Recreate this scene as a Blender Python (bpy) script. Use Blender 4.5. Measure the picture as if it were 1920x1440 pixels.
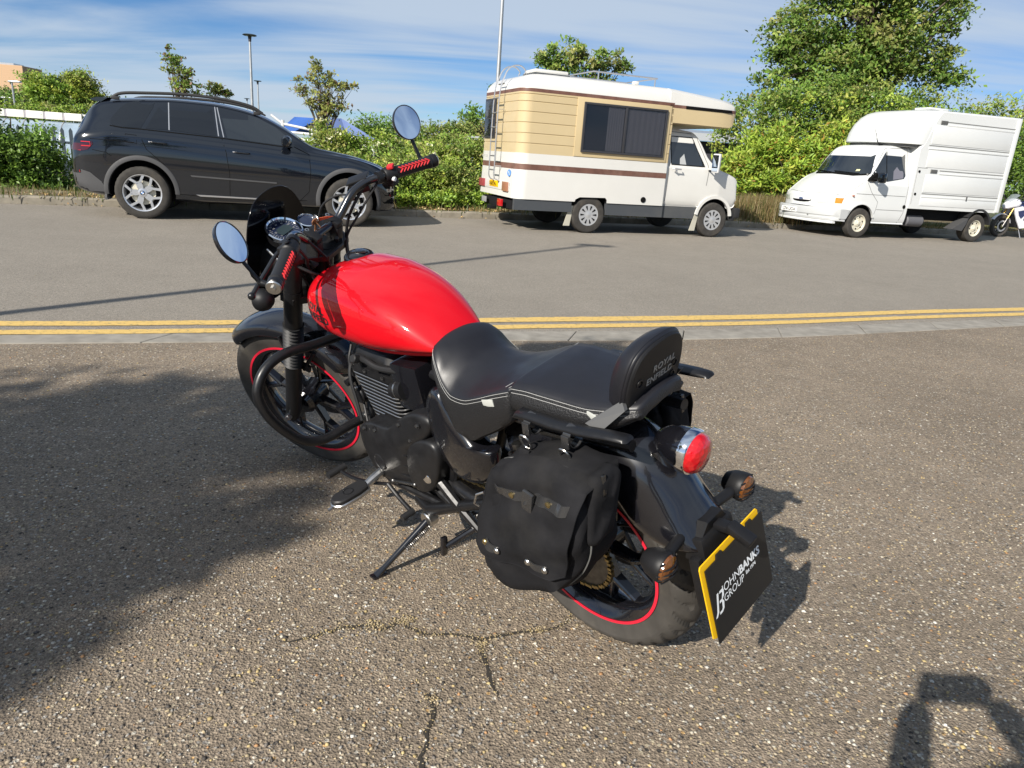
import bpy, bmesh, math, random
import numpy as np
from mathutils import Vector, Matrix
from mathutils.bvhtree import BVHTree

for o in list(bpy.data.objects):
    bpy.data.objects.remove(o)
random.seed(7)
rng = np.random.default_rng(7)
scene = bpy.context.scene
col = scene.collection
rad = math.radians

# ------------------------------------------------------------------ camera
CAM_H, PITCH, ROLL, FPX = 1.2522, 0.30655, 0.0708, 1352.86
cam_d = bpy.data.cameras.new('camera')
cam = bpy.data.objects.new('camera', cam_d)
col.objects.link(cam)
_f = Vector((0, math.cos(PITCH), -math.sin(PITCH)))
_r = Vector((1, 0, 0))
_u = _r.cross(_f)
_r2 = _r * math.cos(ROLL) + _u * math.sin(ROLL)
_u2 = _u * math.cos(ROLL) - _r * math.sin(ROLL)
_m = Matrix((_r2, _u2, -_f)).transposed().to_4x4()
_m.translation = (0, 0, CAM_H)
cam.matrix_world = _m
cam_d.sensor_fit = 'HORIZONTAL'
cam_d.sensor_width = 36
cam_d.lens = 36 * FPX / 1920
cam_d.clip_start = 0.05
cam_d.clip_end = 3000
scene.camera = cam

# ------------------------------------------------------------------ sun and sky
SUN_EL, SUN_AZ = rad(31.5), rad(214.5)          # azimuth clockwise from +Y
SUN = Vector((math.sin(SUN_AZ) * math.cos(SUN_EL), math.cos(SUN_AZ) * math.cos(SUN_EL), math.sin(SUN_EL)))
sl = bpy.data.lights.new('sun', 'SUN')
sl.energy = 5.0
sl.angle = rad(0.55)
sl.color = (1.0, 0.94, 0.85)
so = bpy.data.objects.new('sun', sl)
col.objects.link(so)
so.rotation_euler = (-SUN).to_track_quat('-Z', 'Y').to_euler()

world = bpy.data.worlds.new('World')
scene.world = world
world.use_nodes = True
wn, wl = world.node_tree.nodes, world.node_tree.links
wn.clear()
w_out = wn.new('ShaderNodeOutputWorld')
w_bg = wn.new('ShaderNodeBackground')
w_bg.inputs['Strength'].default_value = 0.07
w_sky = wn.new('ShaderNodeTexSky')
w_sky.sky_type = 'NISHITA'
w_sky.sun_disc = False
w_sky.sun_elevation = SUN_EL
w_sky.sun_rotation = SUN_AZ
w_sky.air_density = 0.7
w_sky.dust_density = 0.2
w_sky.ozone_density = 6.0
# thin cirrus: stretched noise over the sky direction
w_tc = wn.new('ShaderNodeTexCoord')
w_sep = wn.new('ShaderNodeSeparateXYZ')
wl.new(w_tc.outputs['Generated'], w_sep.inputs[0])
def wmath(op, a, b=None, c=None, clamp=False):
    n = wn.new('ShaderNodeMath'); n.operation = op; n.use_clamp = clamp
    for i, v in enumerate((a, b, c)):
        if v is None: continue
        if isinstance(v, (int, float)): n.inputs[i].default_value = v
        else: wl.new(v, n.inputs[i])
    return n.outputs[0]
w_z = wmath('ADD', wmath('MAXIMUM', w_sep.outputs[2], 0.0), 0.13)
w_px = wmath('DIVIDE', w_sep.outputs[0], w_z)
w_py = wmath('DIVIDE', w_sep.outputs[1], w_z)
w_cmb = wn.new('ShaderNodeCombineXYZ')
wl.new(w_px, w_cmb.inputs[0]); wl.new(w_py, w_cmb.inputs[1])
def wnoise(scale, sx, sy, rot, detail, dist, loc=(0, 0, 0)):
    mp = wn.new('ShaderNodeMapping')
    mp.inputs['Scale'].default_value = (sx, sy, 1)
    mp.inputs['Rotation'].default_value = (0, 0, rot)
    mp.inputs['Location'].default_value = loc
    wl.new(w_cmb.outputs[0], mp.inputs[0])
    n = wn.new('ShaderNodeTexNoise')
    n.inputs['Scale'].default_value = scale
    n.inputs['Detail'].default_value = detail
    n.inputs['Roughness'].default_value = 0.55
    n.inputs['Distortion'].default_value = dist
    wl.new(mp.outputs[0], n.inputs['Vector'])
    return n.outputs['Fac']
c1 = wnoise(0.9, 0.35, 1.3, rad(12), 7, 0.5, (3.1, 1.2, 0))
c2 = wnoise(0.35, 0.7, 1.2, rad(5), 3, 0.3, (0.4, 5.2, 0))
w_mix = wmath('ADD', wmath('MULTIPLY', c1, 0.55), wmath('MULTIPLY', c2, 0.6))
w_cov = wn.new('ShaderNodeMapRange')
w_cov.interpolation_type = 'SMOOTHSTEP'
w_cov.inputs['From Min'].default_value = 0.475
w_cov.inputs['From Max'].default_value = 0.64
w_cov.inputs['To Max'].default_value = 0.86
wl.new(w_mix, w_cov.inputs['Value'])
w_mc = wn.new('ShaderNodeMixRGB')
w_mc.inputs['Color2'].default_value = (5.3, 6.2, 7.3, 1)
wl.new(w_cov.outputs[0], w_mc.inputs['Fac'])
w_hs = wn.new('ShaderNodeHueSaturation'); w_hs.inputs['Saturation'].default_value = 1.08; w_hs.inputs['Hue'].default_value = 0.5
wl.new(w_sky.outputs[0], w_hs.inputs['Color'])
wl.new(w_hs.outputs[0], w_mc.inputs['Color1'])
wl.new(w_mc.outputs[0], w_bg.inputs['Color'])
wl.new(w_bg.outputs[0], w_out.inputs['Surface'])

vs = scene.view_settings
vs.view_transform = 'Standard'
vs.look = 'None'
vs.exposure = 0.6
vs.gamma = 1.0
vs.use_curve_mapping = False
scene.cycles.max_bounces = 8
scene.cycles.transparent_max_bounces = 12
scene.cycles.sample_clamp_indirect = 6.0
# ------------------------------------------------------------------ materials
MATS = {}
def mat(name, color, rough=0.5, metal=0.0, spec=0.5, coat=0.0, vary=0.0, vscale=8.0, bump=0.0, bscale=200.0,
        trans=0.0, ior=1.45, alpha=1.0, attr=None, dirt=0.0, dirtcol=(0.25, 0.2, 0.15), rvary=0.0, coatr=0.03,
        sheen=0.0, subs=0.0, voro=False, transl=0.0):
    if name in MATS: return MATS[name]
    m = bpy.data.materials.new(name); m.use_nodes = True
    nt = m.node_tree; N, L = nt.nodes, nt.links
    b = N['Principled BSDF']
    b.inputs['Roughness'].default_value = rough
    b.inputs['Metallic'].default_value = metal
    b.inputs['Specular IOR Level'].default_value = spec
    b.inputs['Coat Weight'].default_value = coat
    b.inputs['Coat Roughness'].default_value = coatr
    b.inputs['IOR'].default_value = ior
    b.inputs['Transmission Weight'].default_value = trans
    b.inputs['Alpha'].default_value = alpha
    if sheen: b.inputs['Sheen Weight'].default_value = sheen
    c4 = (*color, 1)
    b.inputs['Base Color'].default_value = c4
    tc = N.new('ShaderNodeTexCoord')
    src = None
    if attr:
        a = N.new('ShaderNodeAttribute'); a.attribute_name = attr
        mx = N.new('ShaderNodeMixRGB'); mx.blend_type = 'MULTIPLY'; mx.inputs[0].default_value = 1
        mx.inputs[1].default_value = c4
        L.new(a.outputs['Color'], mx.inputs[2]); src = mx.outputs[0]
    if vary:
        n = N.new('ShaderNodeTexNoise'); n.inputs['Scale'].default_value = vscale; n.inputs['Detail'].default_value = 5
        L.new(tc.outputs['Object'], n.inputs['Vector'])
        mr = N.new('ShaderNodeMapRange'); mr.inputs['From Min'].default_value = 0.3; mr.inputs['From Max'].default_value = 0.7
        mr.inputs['To Min'].default_value = 1 - vary; mr.inputs['To Max'].default_value = 1 + vary
        L.new(n.outputs['Fac'], mr.inputs['Value'])
        vm = N.new('ShaderNodeVectorMath'); vm.operation = 'SCALE'
        if src: L.new(src, vm.inputs[0])
        else: vm.inputs[0].default_value = color
        L.new(mr.outputs[0], vm.inputs['Scale']); src = vm.outputs[0]
    if dirt:
        n = N.new('ShaderNodeTexNoise'); n.inputs['Scale'].default_value = vscale * 0.35; n.inputs['Detail'].default_value = 8
        n.inputs['Roughness'].default_value = 0.65
        L.new(tc.outputs['Object'], n.inputs['Vector'])
        mr = N.new('ShaderNodeMapRange'); mr.inputs['From Min'].default_value = 0.5; mr.inputs['From Max'].default_value = 0.75
        mr.inputs['To Max'].default_value = dirt
        L.new(n.outputs['Fac'], mr.inputs['Value'])
        mx = N.new('ShaderNodeMixRGB'); L.new(mr.outputs[0], mx.inputs[0])
        if src: L.new(src, mx.inputs[1])
        else: mx.inputs[1].default_value = c4
        mx.inputs[2].default_value = (*dirtcol, 1); src = mx.outputs[0]
    if src: L.new(src, b.inputs['Base Color'])
    if rvary:
        n = N.new('ShaderNodeTexNoise'); n.inputs['Scale'].default_value = vscale * 1.7; n.inputs['Detail'].default_value = 6
        L.new(tc.outputs['Object'], n.inputs['Vector'])
        mr = N.new('ShaderNodeMapRange'); mr.inputs['From Min'].default_value = 0.3; mr.inputs['From Max'].default_value = 0.7
        mr.inputs['To Min'].default_value = max(0.02, rough - rvary); mr.inputs['To Max'].default_value = min(1, rough + rvary)
        L.new(n.outputs['Fac'], mr.inputs['Value']); L.new(mr.outputs[0], b.inputs['Roughness'])
    if bump:
        if voro:
            n = N.new('ShaderNodeTexVoronoi'); n.inputs['Scale'].default_value = bscale; o_ = n.outputs['Distance']
        else:
            n = N.new('ShaderNodeTexNoise'); n.inputs['Scale'].default_value = bscale; n.inputs['Detail'].default_value = 4; o_ = n.outputs['Fac']
        L.new(tc.outputs['Object'], n.inputs['Vector'])
        bp = N.new('ShaderNodeBump'); bp.inputs['Strength'].default_value = bump; bp.inputs['Distance'].default_value = 0.5 / bscale
        L.new(o_, bp.inputs['Height']); L.new(bp.outputs[0], b.inputs['Normal'])
    if transl:
        out = N['Material Output']
        t = N.new('ShaderNodeBsdfTranslucent'); ms = N.new('ShaderNodeMixShader'); ms.inputs[0].default_value = transl
        if src: L.new(src, t.inputs['Color'])
        else: t.inputs['Color'].default_value = c4
        L.new(b.outputs[0], ms.inputs[1]); L.new(t.outputs[0], ms.inputs[2]); L.new(ms.outputs[0], out.inputs['Surface'])
    m.diffuse_color = c4
    MATS[name] = m
    return m

M = dict(
    red=mat('red gloss paint', (0.52, 0.003, 0.009), 0.42, coat=1.0, spec=0.12, coatr=0.05),
    gloss=mat('black gloss paint', (0.006, 0.006, 0.008), 0.22, coat=1.0, spec=0.5, rvary=0.03),
    satin=mat('black satin paint', (0.008, 0.008, 0.009), 0.36, spec=0.5, rvary=0.08, vscale=30, bump=0.02, bscale=700),
    engine=mat('black engine paint', (0.009, 0.009, 0.010), 0.44, spec=0.5, vary=0.25, vscale=25, bump=0.05, bscale=900, rvary=0.07),
    matte=mat('black matte plastic', (0.008, 0.008, 0.009), 0.5, spec=0.4, vary=0.15, vscale=40, bump=0.05, bscale=900),
    leather=mat('black seat leather', (0.011, 0.011, 0.014), 0.42, spec=0.5, bump=0.12, bscale=520, vary=0.12, vscale=12, rvary=0.05),
    grain=mat('grained black vinyl', (0.012, 0.012, 0.013), 0.5, spec=0.5, bump=0.55, bscale=260, voro=True),
    canvas=mat('black canvas', (0.010, 0.010, 0.0115), 0.85, spec=0.2, bump=0.6, bscale=650, vary=0.35, vscale=14, dirt=0.30, dirtcol=(0.045, 0.042, 0.038)),
    strap=mat('black strap leather', (0.026, 0.026, 0.027), 0.24, spec=0.9, bump=0.1, bscale=400),
    rubber=mat('tyre rubber', (0.052, 0.048, 0.043), 0.72, spec=0.35, vary=0.2, vscale=18, bump=0.15, bscale=350, dirt=0.5, dirtcol=(0.13, 0.115, 0.09)),
    grip=mat('grip rubber', (0.016, 0.016, 0.017), 0.5, spec=0.4, bump=0.1, bscale=300),
    chrome=mat('chrome', (0.82, 0.83, 0.85), 0.07, metal=1.0),
    steel=mat('brushed steel', (0.55, 0.54, 0.52), 0.32, metal=1.0, vary=0.12, vscale=60),
    darksteel=mat('dark steel', (0.16, 0.155, 0.15), 0.4, metal=1.0, vary=0.3, vscale=50),
    brass=mat('aged brass', (0.42, 0.33, 0.16), 0.4, metal=1.0, vary=0.2, vscale=60),
    mirror=mat('mirror glass', (0.72, 0.82, 0.95), 0.02, metal=1.0),
    redlens=mat('red lens', (0.45, 0.004, 0.008), 0.12, coat=1.0, spec=0.6, bump=0.35, bscale=90, voro=True),
    amberlens=mat('amber lens', (0.13, 0.045, 0.010), 0.12, coat=1.0, spec=0.6, bump=0.3, bscale=90, voro=True),
    redtape=mat('red rim tape', (0.62, 0.015, 0.04), 0.35),
    redlace=mat('red lacing', (0.50, 0.02, 0.025), 0.55, bump=0.2, bscale=500),
    stitch=mat('pale stitching', (0.40, 0.40, 0.39), 0.8),
    tag=mat('grey woven tag', (0.42, 0.43, 0.40), 0.85, bump=0.3, bscale=800),
    yellow=mat('yellow plate plastic', (0.80, 0.46, 0.008), 0.35, spec=0.5),
    plateblk=mat('black show plate', (0.012, 0.012, 0.012), 0.42, spec=0.35),
    whiteprint=mat('white print', (0.78, 0.80, 0.80), 0.6),
    greyprint=mat('grey print', (0.36, 0.36, 0.35), 0.45, metal=0.3),
    blackprint=mat('black print', (0.010, 0.010, 0.012), 0.35, coat=0.6),
    copper=mat('copper key', (0.50, 0.24, 0.12), 0.35, metal=0.8),
    orange=mat('orange key tag', (0.72, 0.16, 0.07), 0.6),
    dial=mat('dial face', (0.010, 0.014, 0.035), 0.18, coat=1.0),
    lcd=mat('lcd face', (0.020, 0.032, 0.036), 0.35),
    smoked=mat('smoked screen', (0.004, 0.004, 0.005), 0.06, trans=0.55, spec=0.5, ior=1.3),
    reflector=mat('dark red reflector', (0.10, 0.012, 0.010), 0.25, coat=0.6, bump=0.3, bscale=300, voro=True),
)

# ------------------------------------------------------------------ mesh helpers
def V(*a): return np.array(a, float)
def unit(a):
    a = np.asarray(a, float); n = np.linalg.norm(a); return a / n if n > 1e-12 else a
def frame(d, hint=(0, 0, 1)):
    d = unit(d); h = np.asarray(hint, float)
    if abs(np.dot(d, unit(h))) > 0.97: h = V(1, 0, 0) if abs(d[0]) < 0.9 else V(0, 1, 0)
    x = unit(np.cross(h, d)); y = np.cross(d, x)
    return x, y, d
def rotm(ax, a):
    ax = unit(ax); c, s = math.cos(a), math.sin(a); x, y, z = ax
    return np.array([[c+x*x*(1-c), x*y*(1-c)-z*s, x*z*(1-c)+y*s], [y*x*(1-c)+z*s, c+y*y*(1-c), y*z*(1-c)-x*s], [z*x*(1-c)-y*s, z*y*(1-c)+x*s, c+z*z*(1-c)]])
def smooth_path(pts, k=6, closed=False):
    P = [np.asarray(p, float) for p in pts]; n = len(P); out = []
    rngs = range(n if closed else n - 1)
    for i in rngs:
        p1, p2 = P[i], P[(i + 1) % n]
        p0 = P[(i - 1) % n] if (closed or i > 0) else 2 * p1 - p2
        p3 = P[(i + 2) % n] if (closed or i < n - 2) else 2 * p2 - p1
        for j in range(k):
            t = j / k
            out.append(0.5 * ((2 * p1) + (-p0 + p2) * t + (2 * p0 - 5 * p1 + 4 * p2 - p3) * t * t + (-p0 + 3 * p1 - 3 * p2 + p3) * t ** 3))
    if not closed: out.append(P[-1])
    return out
def curve(xs, ys):
    """monotone (pchip-like) interpolation"""
    xs = np.asarray(xs, float); ys = np.asarray(ys, float)
    if xs[0] > xs[-1]: xs, ys = xs[::-1], ys[::-1]
    h = np.diff(xs); d = np.diff(ys) / h; m = np.zeros(len(xs))
    for i in range(1, len(xs) - 1):
        if d[i-1] * d[i] > 0:
            w1, w2 = 2*h[i]+h[i-1], h[i]+2*h[i-1]
            m[i] = (w1 + w2) / (w1 / d[i-1] + w2 / d[i])
    m[0], m[-1] = d[0], d[-1]
    def f(x):
        x = min(max(x, xs[0]), xs[-1]); i = min(int(np.searchsorted(xs, x, 'right')) - 1, len(xs) - 2)
        t = (x - xs[i]) / h[i]
        return ((2*t**3-3*t**2+1)*ys[i] + (t**3-2*t**2+t)*h[i]*m[i] + (-2*t**3+3*t**2)*ys[i+1] + (t**3-t**2)*h[i]*m[i+1])
    return f

class MB:
    def __init__(s, xf=None):
        s.v = []; s.f = []; s.xf = xf
    def add(s, vs, fs):
        n = len(s.v)
        for p in vs:
            p = np.asarray(p, float)
            if s.xf is not None: p = s.xf(p)
            s.v.append(tuple(p))
        s.f += [tuple(i + n for i in f) for f in fs]
        return s
    def rings(s, rings, closed=True, caps=True, loop=False):
        n = len(rings[0]); vs = [p for r in rings for p in r]; fs = []
        m = len(rings)
        for i in range(m if loop else m - 1):
            a, b = i * n, ((i + 1) % m) * n
            for j in range(n if closed else n - 1):
                k = (j + 1) % n
                fs.append((a + j, a + k, b + k, b + j))
        if caps and not loop:
            fs.append(tuple(range(n))[::-1]); fs.append(tuple((m - 1) * n + j for j in range(n)))
        return s.add(vs, fs)
    def tube(s, path, r, n=12, closed=False, caps=True, flat=1.0, hint=(0, 0, 1)):
        P = [np.asarray(p, float) for p in path]; m = len(P)
        rr = r if hasattr(r, '__len__') else [r] * m
        rings = []; x = None
        for i in range(m):
            a = P[(i - 1) % m] if (closed or i > 0) else P[i]
            b = P[(i + 1) % m] if (closed or i < m - 1) else P[i]
            d = unit(b - a)
            if x is None: x, y, _ = frame(d, hint)
            else:
                x = unit(x - d * np.dot(x, d)); y = np.cross(d, x)
            rings.append([P[i] + rr[i] * (math.cos(t) * x + flat * math.sin(t) * y) for t in [2 * math.pi * j / n for j in range(n)]])
        return s.rings(rings, caps=caps, loop=closed)
    def cyl(s, a, b, r, r2=None, n=20, bev=0.0):
        a = np.asarray(a, float); b = np.asarray(b, float); r2 = r if r2 is None else r2
        if bev:
            d = unit(b - a); return s.tube([a, a + d * bev, b - d * bev, b], [r - bev, r, r2, r2 - bev], n)
        return s.tube([a, b], [r, r2], n)
    def lathe(s, prof, o, d, n=32, caps=True, hint=(0, 0, 1), arc=None):
        """prof: (radius, height) list along axis d"""
        o = np.asarray(o, float); x, y, d = frame(d, hint)
        rings = []
        for r, h in prof:
            rings.append([o + d * h + r * (math.cos(t) * x + math.sin(t) * y) for t in [2 * math.pi * j / n for j in range(n)]])
        return s.rings(rings, caps=caps)
    def box(s, c, size, rot=None, bev=0.0):
        c = np.asarray(c, float); h = np.asarray(size, float) / 2
        R_ = np.eye(3) if rot is None else rot
        if not bev:
            vs = [c + R_ @ (h * V(i, j, k)) for i in (-1, 1) for j in (-1, 1) for k in (-1, 1)]
            return s.add(vs, [(0, 1, 3, 2), (4, 6, 7, 5), (0, 4, 5, 1), (2, 3, 7, 6), (0, 2, 6, 4), (1, 5, 7, 3)])
        bm = bmesh.new(); bmesh.ops.create_cube(bm, size=1)
        for v in bm.verts: v.co = Vector((v.co.x * size[0], v.co.y * size[1], v.co.z * size[2]))
        bmesh.ops.bevel(bm, geom=list(bm.edges), offset=min(bev, min(size) * 0.49), segments=2, profile=0.6, affect='EDGES')
        bm.verts.index_update()
        vs = [c + R_ @ np.array(v.co) for v in bm.verts]; fs = [tuple(v.index for v in f.verts) for f in bm.faces]
        bm.free(); return s.add(vs, fs)
    def prism(s, poly, fn, t0, t1, bev=0.0):
        """poly 2D points; fn(u, v, t) -> 3D; thickness t0..t1"""
        n = len(poly)
        if bev:
            c = np.mean(np.array(poly), axis=0)
            def ins(k):
                out = []
                for i in range(n):
                    p = np.array(poly[i]); a = np.array(poly[i-1]); b = np.array(poly[(i+1) % n])
                    e1 = unit(p - a); e2 = unit(b - p)
                    nn = unit(V(-(e1[1] + e2[1]), e1[0] + e2[0]))
                    out.append(p + nn * k * SG)
                return out
            ar = sum(poly[i-1][0] * poly[i][1] - poly[i][0] * poly[i-1][1] for i in range(n))
            SG = 1 if ar > 0 else -1
            q = ins(bev); sg = 1 if t1 > t0 else -1
            rings = [[fn(*p, t0) for p in q], [fn(*p, t0 + sg * bev) for p in poly], [fn(*p, t1 - sg * bev) for p in poly], [fn(*p, t1) for p in q]]
        else:
            rings = [[fn(*p, t0) for p in poly], [fn(*p, t1) for p in poly]]
        return s.rings(rings)
    def sphere(s, c, r, n=16, m=10, scale=(1, 1, 1)):
        c = np.asarray(c, float); sc = np.asarray(scale, float)
        rings = []
        for i in range(1, m):
            t = math.pi * i / m
            rings.append([c + sc * r * V(math.sin(t) * math.cos(a), math.sin(t) * math.sin(a), -math.cos(t)) for a in [2 * math.pi * j / n for j in range(n)]])
        return s.rings(rings)
    def mesh(s, name, smooth=True, angle=35):
        me = bpy.data.meshes.new(name); me.from_pydata([tuple(map(float, p)) for p in s.v], [], s.f); me.update()
        bm = bmesh.new(); bm.from_mesh(me)
        bmesh.ops.recalc_face_normals(bm, faces=bm.faces)
        big = [f for f in bm.faces if len(f.verts) > 4]
        if big: bmesh.ops.triangulate(bm, faces=big)
        bm.to_mesh(me); bm.free()
        if smooth:
            me.shade_smooth(); me.set_sharp_from_angle(angle=rad(angle))
        return me
    def obj(s, name, material, parent=None, smooth=True, angle=35, label=None):
        me = s.mesh(name, smooth, angle); me.materials.append(material)
        return link(name, me, parent, label)

def link(name, data, parent=None, label=None):
    o = bpy.data.objects.new(name, data); col.objects.link(o)
    if parent is not None: o.parent = parent
    if label: o['label'] = label
    return o
def thing(name, label, cat, loc=(0, 0, 0), mat3=None, group=None, rotz=None):
    o = bpy.data.objects.new(name, None); col.objects.link(o)
    o.empty_display_size = 0.1
    m = Matrix.Identity(4)
    if mat3 is not None: m = Matrix([list(map(float, r)) for r in mat3]).to_4x4()
    if rotz is not None: m = Matrix.Rotation(rotz, 4, 'Z')
    m.translation = loc
    o.matrix_world = m
    o['label'] = label; o['category'] = cat
    if group: o['group'] = group
    return o
def tag(o, label, cat, group=None, kind=None):
    o['label'] = label; o['category'] = cat
    if group: o['group'] = group
    if kind: o['kind'] = kind
    return o
def setting(o, kind='structure', label=None):
    o['kind'] = kind
    if label: o['label'] = label
    return o
def copy_tree(o, parent=None):
    c = o.copy(); col.objects.link(c)
    if parent is not None: c.parent = parent
    for ch in list(o.children): copy_tree(ch, c)
    return c
def blank(name, parent):
    return link(name, None, parent)

def subsurf(o, lv=1):
    md = o.modifiers.new('s', 'SUBSURF'); md.levels = lv; md.render_levels = lv
    return o
def bake(o):
    dg = bpy.context.evaluated_depsgraph_get(); dg.update()
    me = bpy.data.meshes.new_from_object(o.evaluated_get(dg)); o.modifiers.clear(); old = o.data; o.data = me
    return o
def bvh_of(me_or_obj):
    me = me_or_obj.data if hasattr(me_or_obj, 'data') else me_or_obj
    return BVHTree.FromPolygons([v.co.copy() for v in me.vertices], [tuple(p.vertices) for p in me.polygons])

def patch(name, poly, bvh, origin_fn, ddir, off, material, parent, step=0.06, thick=0.0, label=None):
    """polygon in 2D, cut into a grid, thrown on to a surface along ddir; off metres proud of it"""
    bm = bmesh.new()
    vs = [bm.verts.new((p[0], p[1], 0)) for p in poly]
    bm.faces.new(vs)
    xs = [p[0] for p in poly]; ys = [p[1] for p in poly]
    for ax, lo, hi in ((0, min(xs), max(xs)), (1, min(ys), max(ys))):
        t = lo + step
        while t < hi - 1e-4:
            co = (t, 0, 0) if ax == 0 else (0, t, 0); no = (1, 0, 0) if ax == 0 else (0, 1, 0)
            bmesh.ops.bisect_plane(bm, geom=list(bm.verts) + list(bm.edges) + list(bm.faces), plane_co=co, plane_no=no)
            t += step
    bmesh.ops.triangulate(bm, faces=bm.faces)
    d = Vector(ddir).normalized()
    for v in bm.verts:
        o_ = Vector(origin_fn(v.co.x, v.co.y))
        hit = bvh.ray_cast(o_, d, 10)
        v.co = (hit[0] - d * off) if hit[0] is not None else (o_ + d * 0.0)
        if hit[0] is None: v.tag = True
    dead = [v for v in bm.verts if v.tag]
    if dead: bmesh.ops.delete(bm, geom=dead, context='VERTS')
    if thick:
        g = bmesh.ops.extrude_face_region(bm, geom=list(bm.faces))
        for e in g['geom']:
            if isinstance(e, bmesh.types.BMVert): e.co += d * thick
    bmesh.ops.recalc_face_normals(bm, faces=bm.faces)
    me = bpy.data.meshes.new(name); bm.to_mesh(me); bm.free()
    if len(me.polygons) and not thick:
        # face outward (against ddir)
        s_ = sum((Vector(p.normal).dot(d)) * p.area for p in me.polygons)
        if s_ > 0: me.flip_normals()
    me.materials.append(material)
    me.shade_smooth(); me.set_sharp_from_angle(angle=rad(40))
    return link(name, me, parent, label)

def strip(pts, w):
    """2D polyline -> closed polygon of width w"""
    P = [np.array(p, float) for p in pts]; L_, R_ = [], []
    for i in range(len(P)):
        a = P[max(0, i - 1)]; b = P[min(len(P) - 1, i + 1)]; d = unit(b - a); n = V(-d[1], d[0])
        L_.append(tuple(P[i] + n * w / 2)); R_.append(tuple(P[i] - n * w / 2))
    return L_ + R_[::-1]
def line_on(name, pts, w, bvh, origin_fn, ddir, off, material, parent, step=0.15):
    mb = MB(); d = np.array(Vector(ddir).normalized())
    P = [np.array(p, float) for p in pts]; Q = []
    for i in range(len(P) - 1):
        k = max(1, int(np.linalg.norm(P[i + 1] - P[i]) / step))
        Q += [P[i] + (P[i + 1] - P[i]) * j / k for j in range(k)]
    Q.append(P[-1]); A, B = [], []
    for i in range(len(Q)):
        a = Q[max(0, i - 1)]; b = Q[min(len(Q) - 1, i + 1)]; t = unit(b - a); n = V(-t[1], t[0]) * w / 2
        for S_, q in ((A, Q[i] + n), (B, Q[i] - n)):
            o_ = Vector(origin_fn(q[0], q[1])); h = bvh.ray_cast(o_, Vector(ddir), 10)
            S_.append(None if h[0] is None else np.array(h[0]) - d * off)
    fs = []; vs = []
    for i in range(len(Q) - 1):
        q = [A[i], A[i + 1], B[i + 1], B[i]]
        if any(x is None for x in q): continue
        n = len(vs); vs += q; fs.append((n, n + 1, n + 2, n + 3))
    mb.add(vs, fs)
    return mb.obj(name, material, parent, smooth=False)

def text_mesh(name, s, size, extrude=0.0, shear=0.0, bold=0.0, align='CENTER', spacing=1.0):
    c = bpy.data.curves.new(name, 'FONT'); c.body = s; c.size = size; c.extrude = extrude; c.shear = shear
    c.offset = bold; c.align_x = align; c.align_y = 'CENTER'; c.space_character = spacing; c.resolution_u = 3
    o = bpy.data.objects.new('t', c); col.objects.link(o)
    dg = bpy.context.evaluated_depsgraph_get(); dg.update()
    me = bpy.data.meshes.new_from_object(o.evaluated_get(dg))
    bpy.data.objects.remove(o); bpy.data.curves.remove(c)
    me.name = name
    return me
def text_on(name, s, size, o3, ux, uy, material, parent, off=0.0, bold=0.0, shear=0.0, bvh=None, label=None, align='CENTER', spacing=1.0, ext=0.0, sx=1.0):
    """flat print at o3, x along ux, y along uy; wrapped on bvh along the normal when given"""
    me = text_mesh(name, s, size, ext, shear, bold, align, spacing)
    ux, uy = unit(ux), unit(uy); n = np.cross(ux, uy)
    if bvh is not None:
        bm = bmesh.new(); bm.from_mesh(me)
        bmesh.ops.triangulate(bm, faces=bm.faces)
        bmesh.ops.subdivide_edges(bm, edges=[e for e in bm.edges if e.calc_length() > size * 0.12], cuts=2, use_grid_fill=False)
        bm.to_mesh(me); bm.free()
    for v in me.vertices:
        p = np.asarray(o3, float) + ux * v.co.x * sx + uy * v.co.y + n * (v.co.z + off)
        if bvh is not None:
            h = bvh.ray_cast(Vector(p + n * 0.15), Vector(-n), 1.0)
            if h[0] is not None: p = np.array(h[0]) + n * (off + max(0.0, v.co.z))
        v.co = Vector(p)
    me.materials.clear(); me.materials.append(material)
    return link(name, me, parent, label)
# ================================================================== GROUND
kerbR = [(-26, -1.5), (-14, 1.3), (-6.5, 3.15), (-3.88, 3.963), (-3.116, 4.19), (-1.827, 4.634), (-0.376, 5.121), (0.544, 5.418), (1.373, 5.708), (2.342, 6.105), (3.785, 6.766), (5.224, 7.415), (8.558, 8.85), (16, 12.1), (45, 25)]
kerbF = [(-26, -1.68), (-14, 1.12), (-6.45, 2.98), (-3.80, 3.79), (-3.035, 4.016), (-1.768, 4.426), (-0.345, 4.879), (0.551, 5.136), (1.355, 5.407), (2.247, 5.752), (3.611, 6.379), (4.979, 7.022), (8.30, 8.49), (15.8, 11.75), (44.8, 24.7)]
Y1a = [(-26, -1.05), (-14, 1.75), (-6.7, 3.50), (-3.344, 4.516), (-1.965, 4.997), (-0.415, 5.568), (0.136, 5.790), (1.31, 6.236), (2.559, 6.742), (4.159, 7.485), (5.666, 8.139), (9.0, 9.6), (16.2, 12.7), (45, 25.6)]
Y1b = [(-26, -1.17), (-14, 1.63), (-6.66, 3.38), (-3.264, 4.402), (-1.919, 4.875), (-0.401, 5.421), (0.134, 5.622), (1.272, 6.041), (2.484, 6.533), (4.059, 7.279), (5.559, 7.934), (8.9, 9.4), (16.1, 12.5), (45, 25.4)]
Y2a = [(-26, -1.27), (-14, 1.53), (-6.63, 3.28), (-3.202, 4.313), (-1.88, 4.773), (-0.393, 5.323), (0.134, 5.526), (1.256, 5.943), (2.445, 6.42), (3.983, 7.141), (5.471, 7.801), (8.8, 9.25), (16.05, 12.4), (45, 25.3)]
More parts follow.
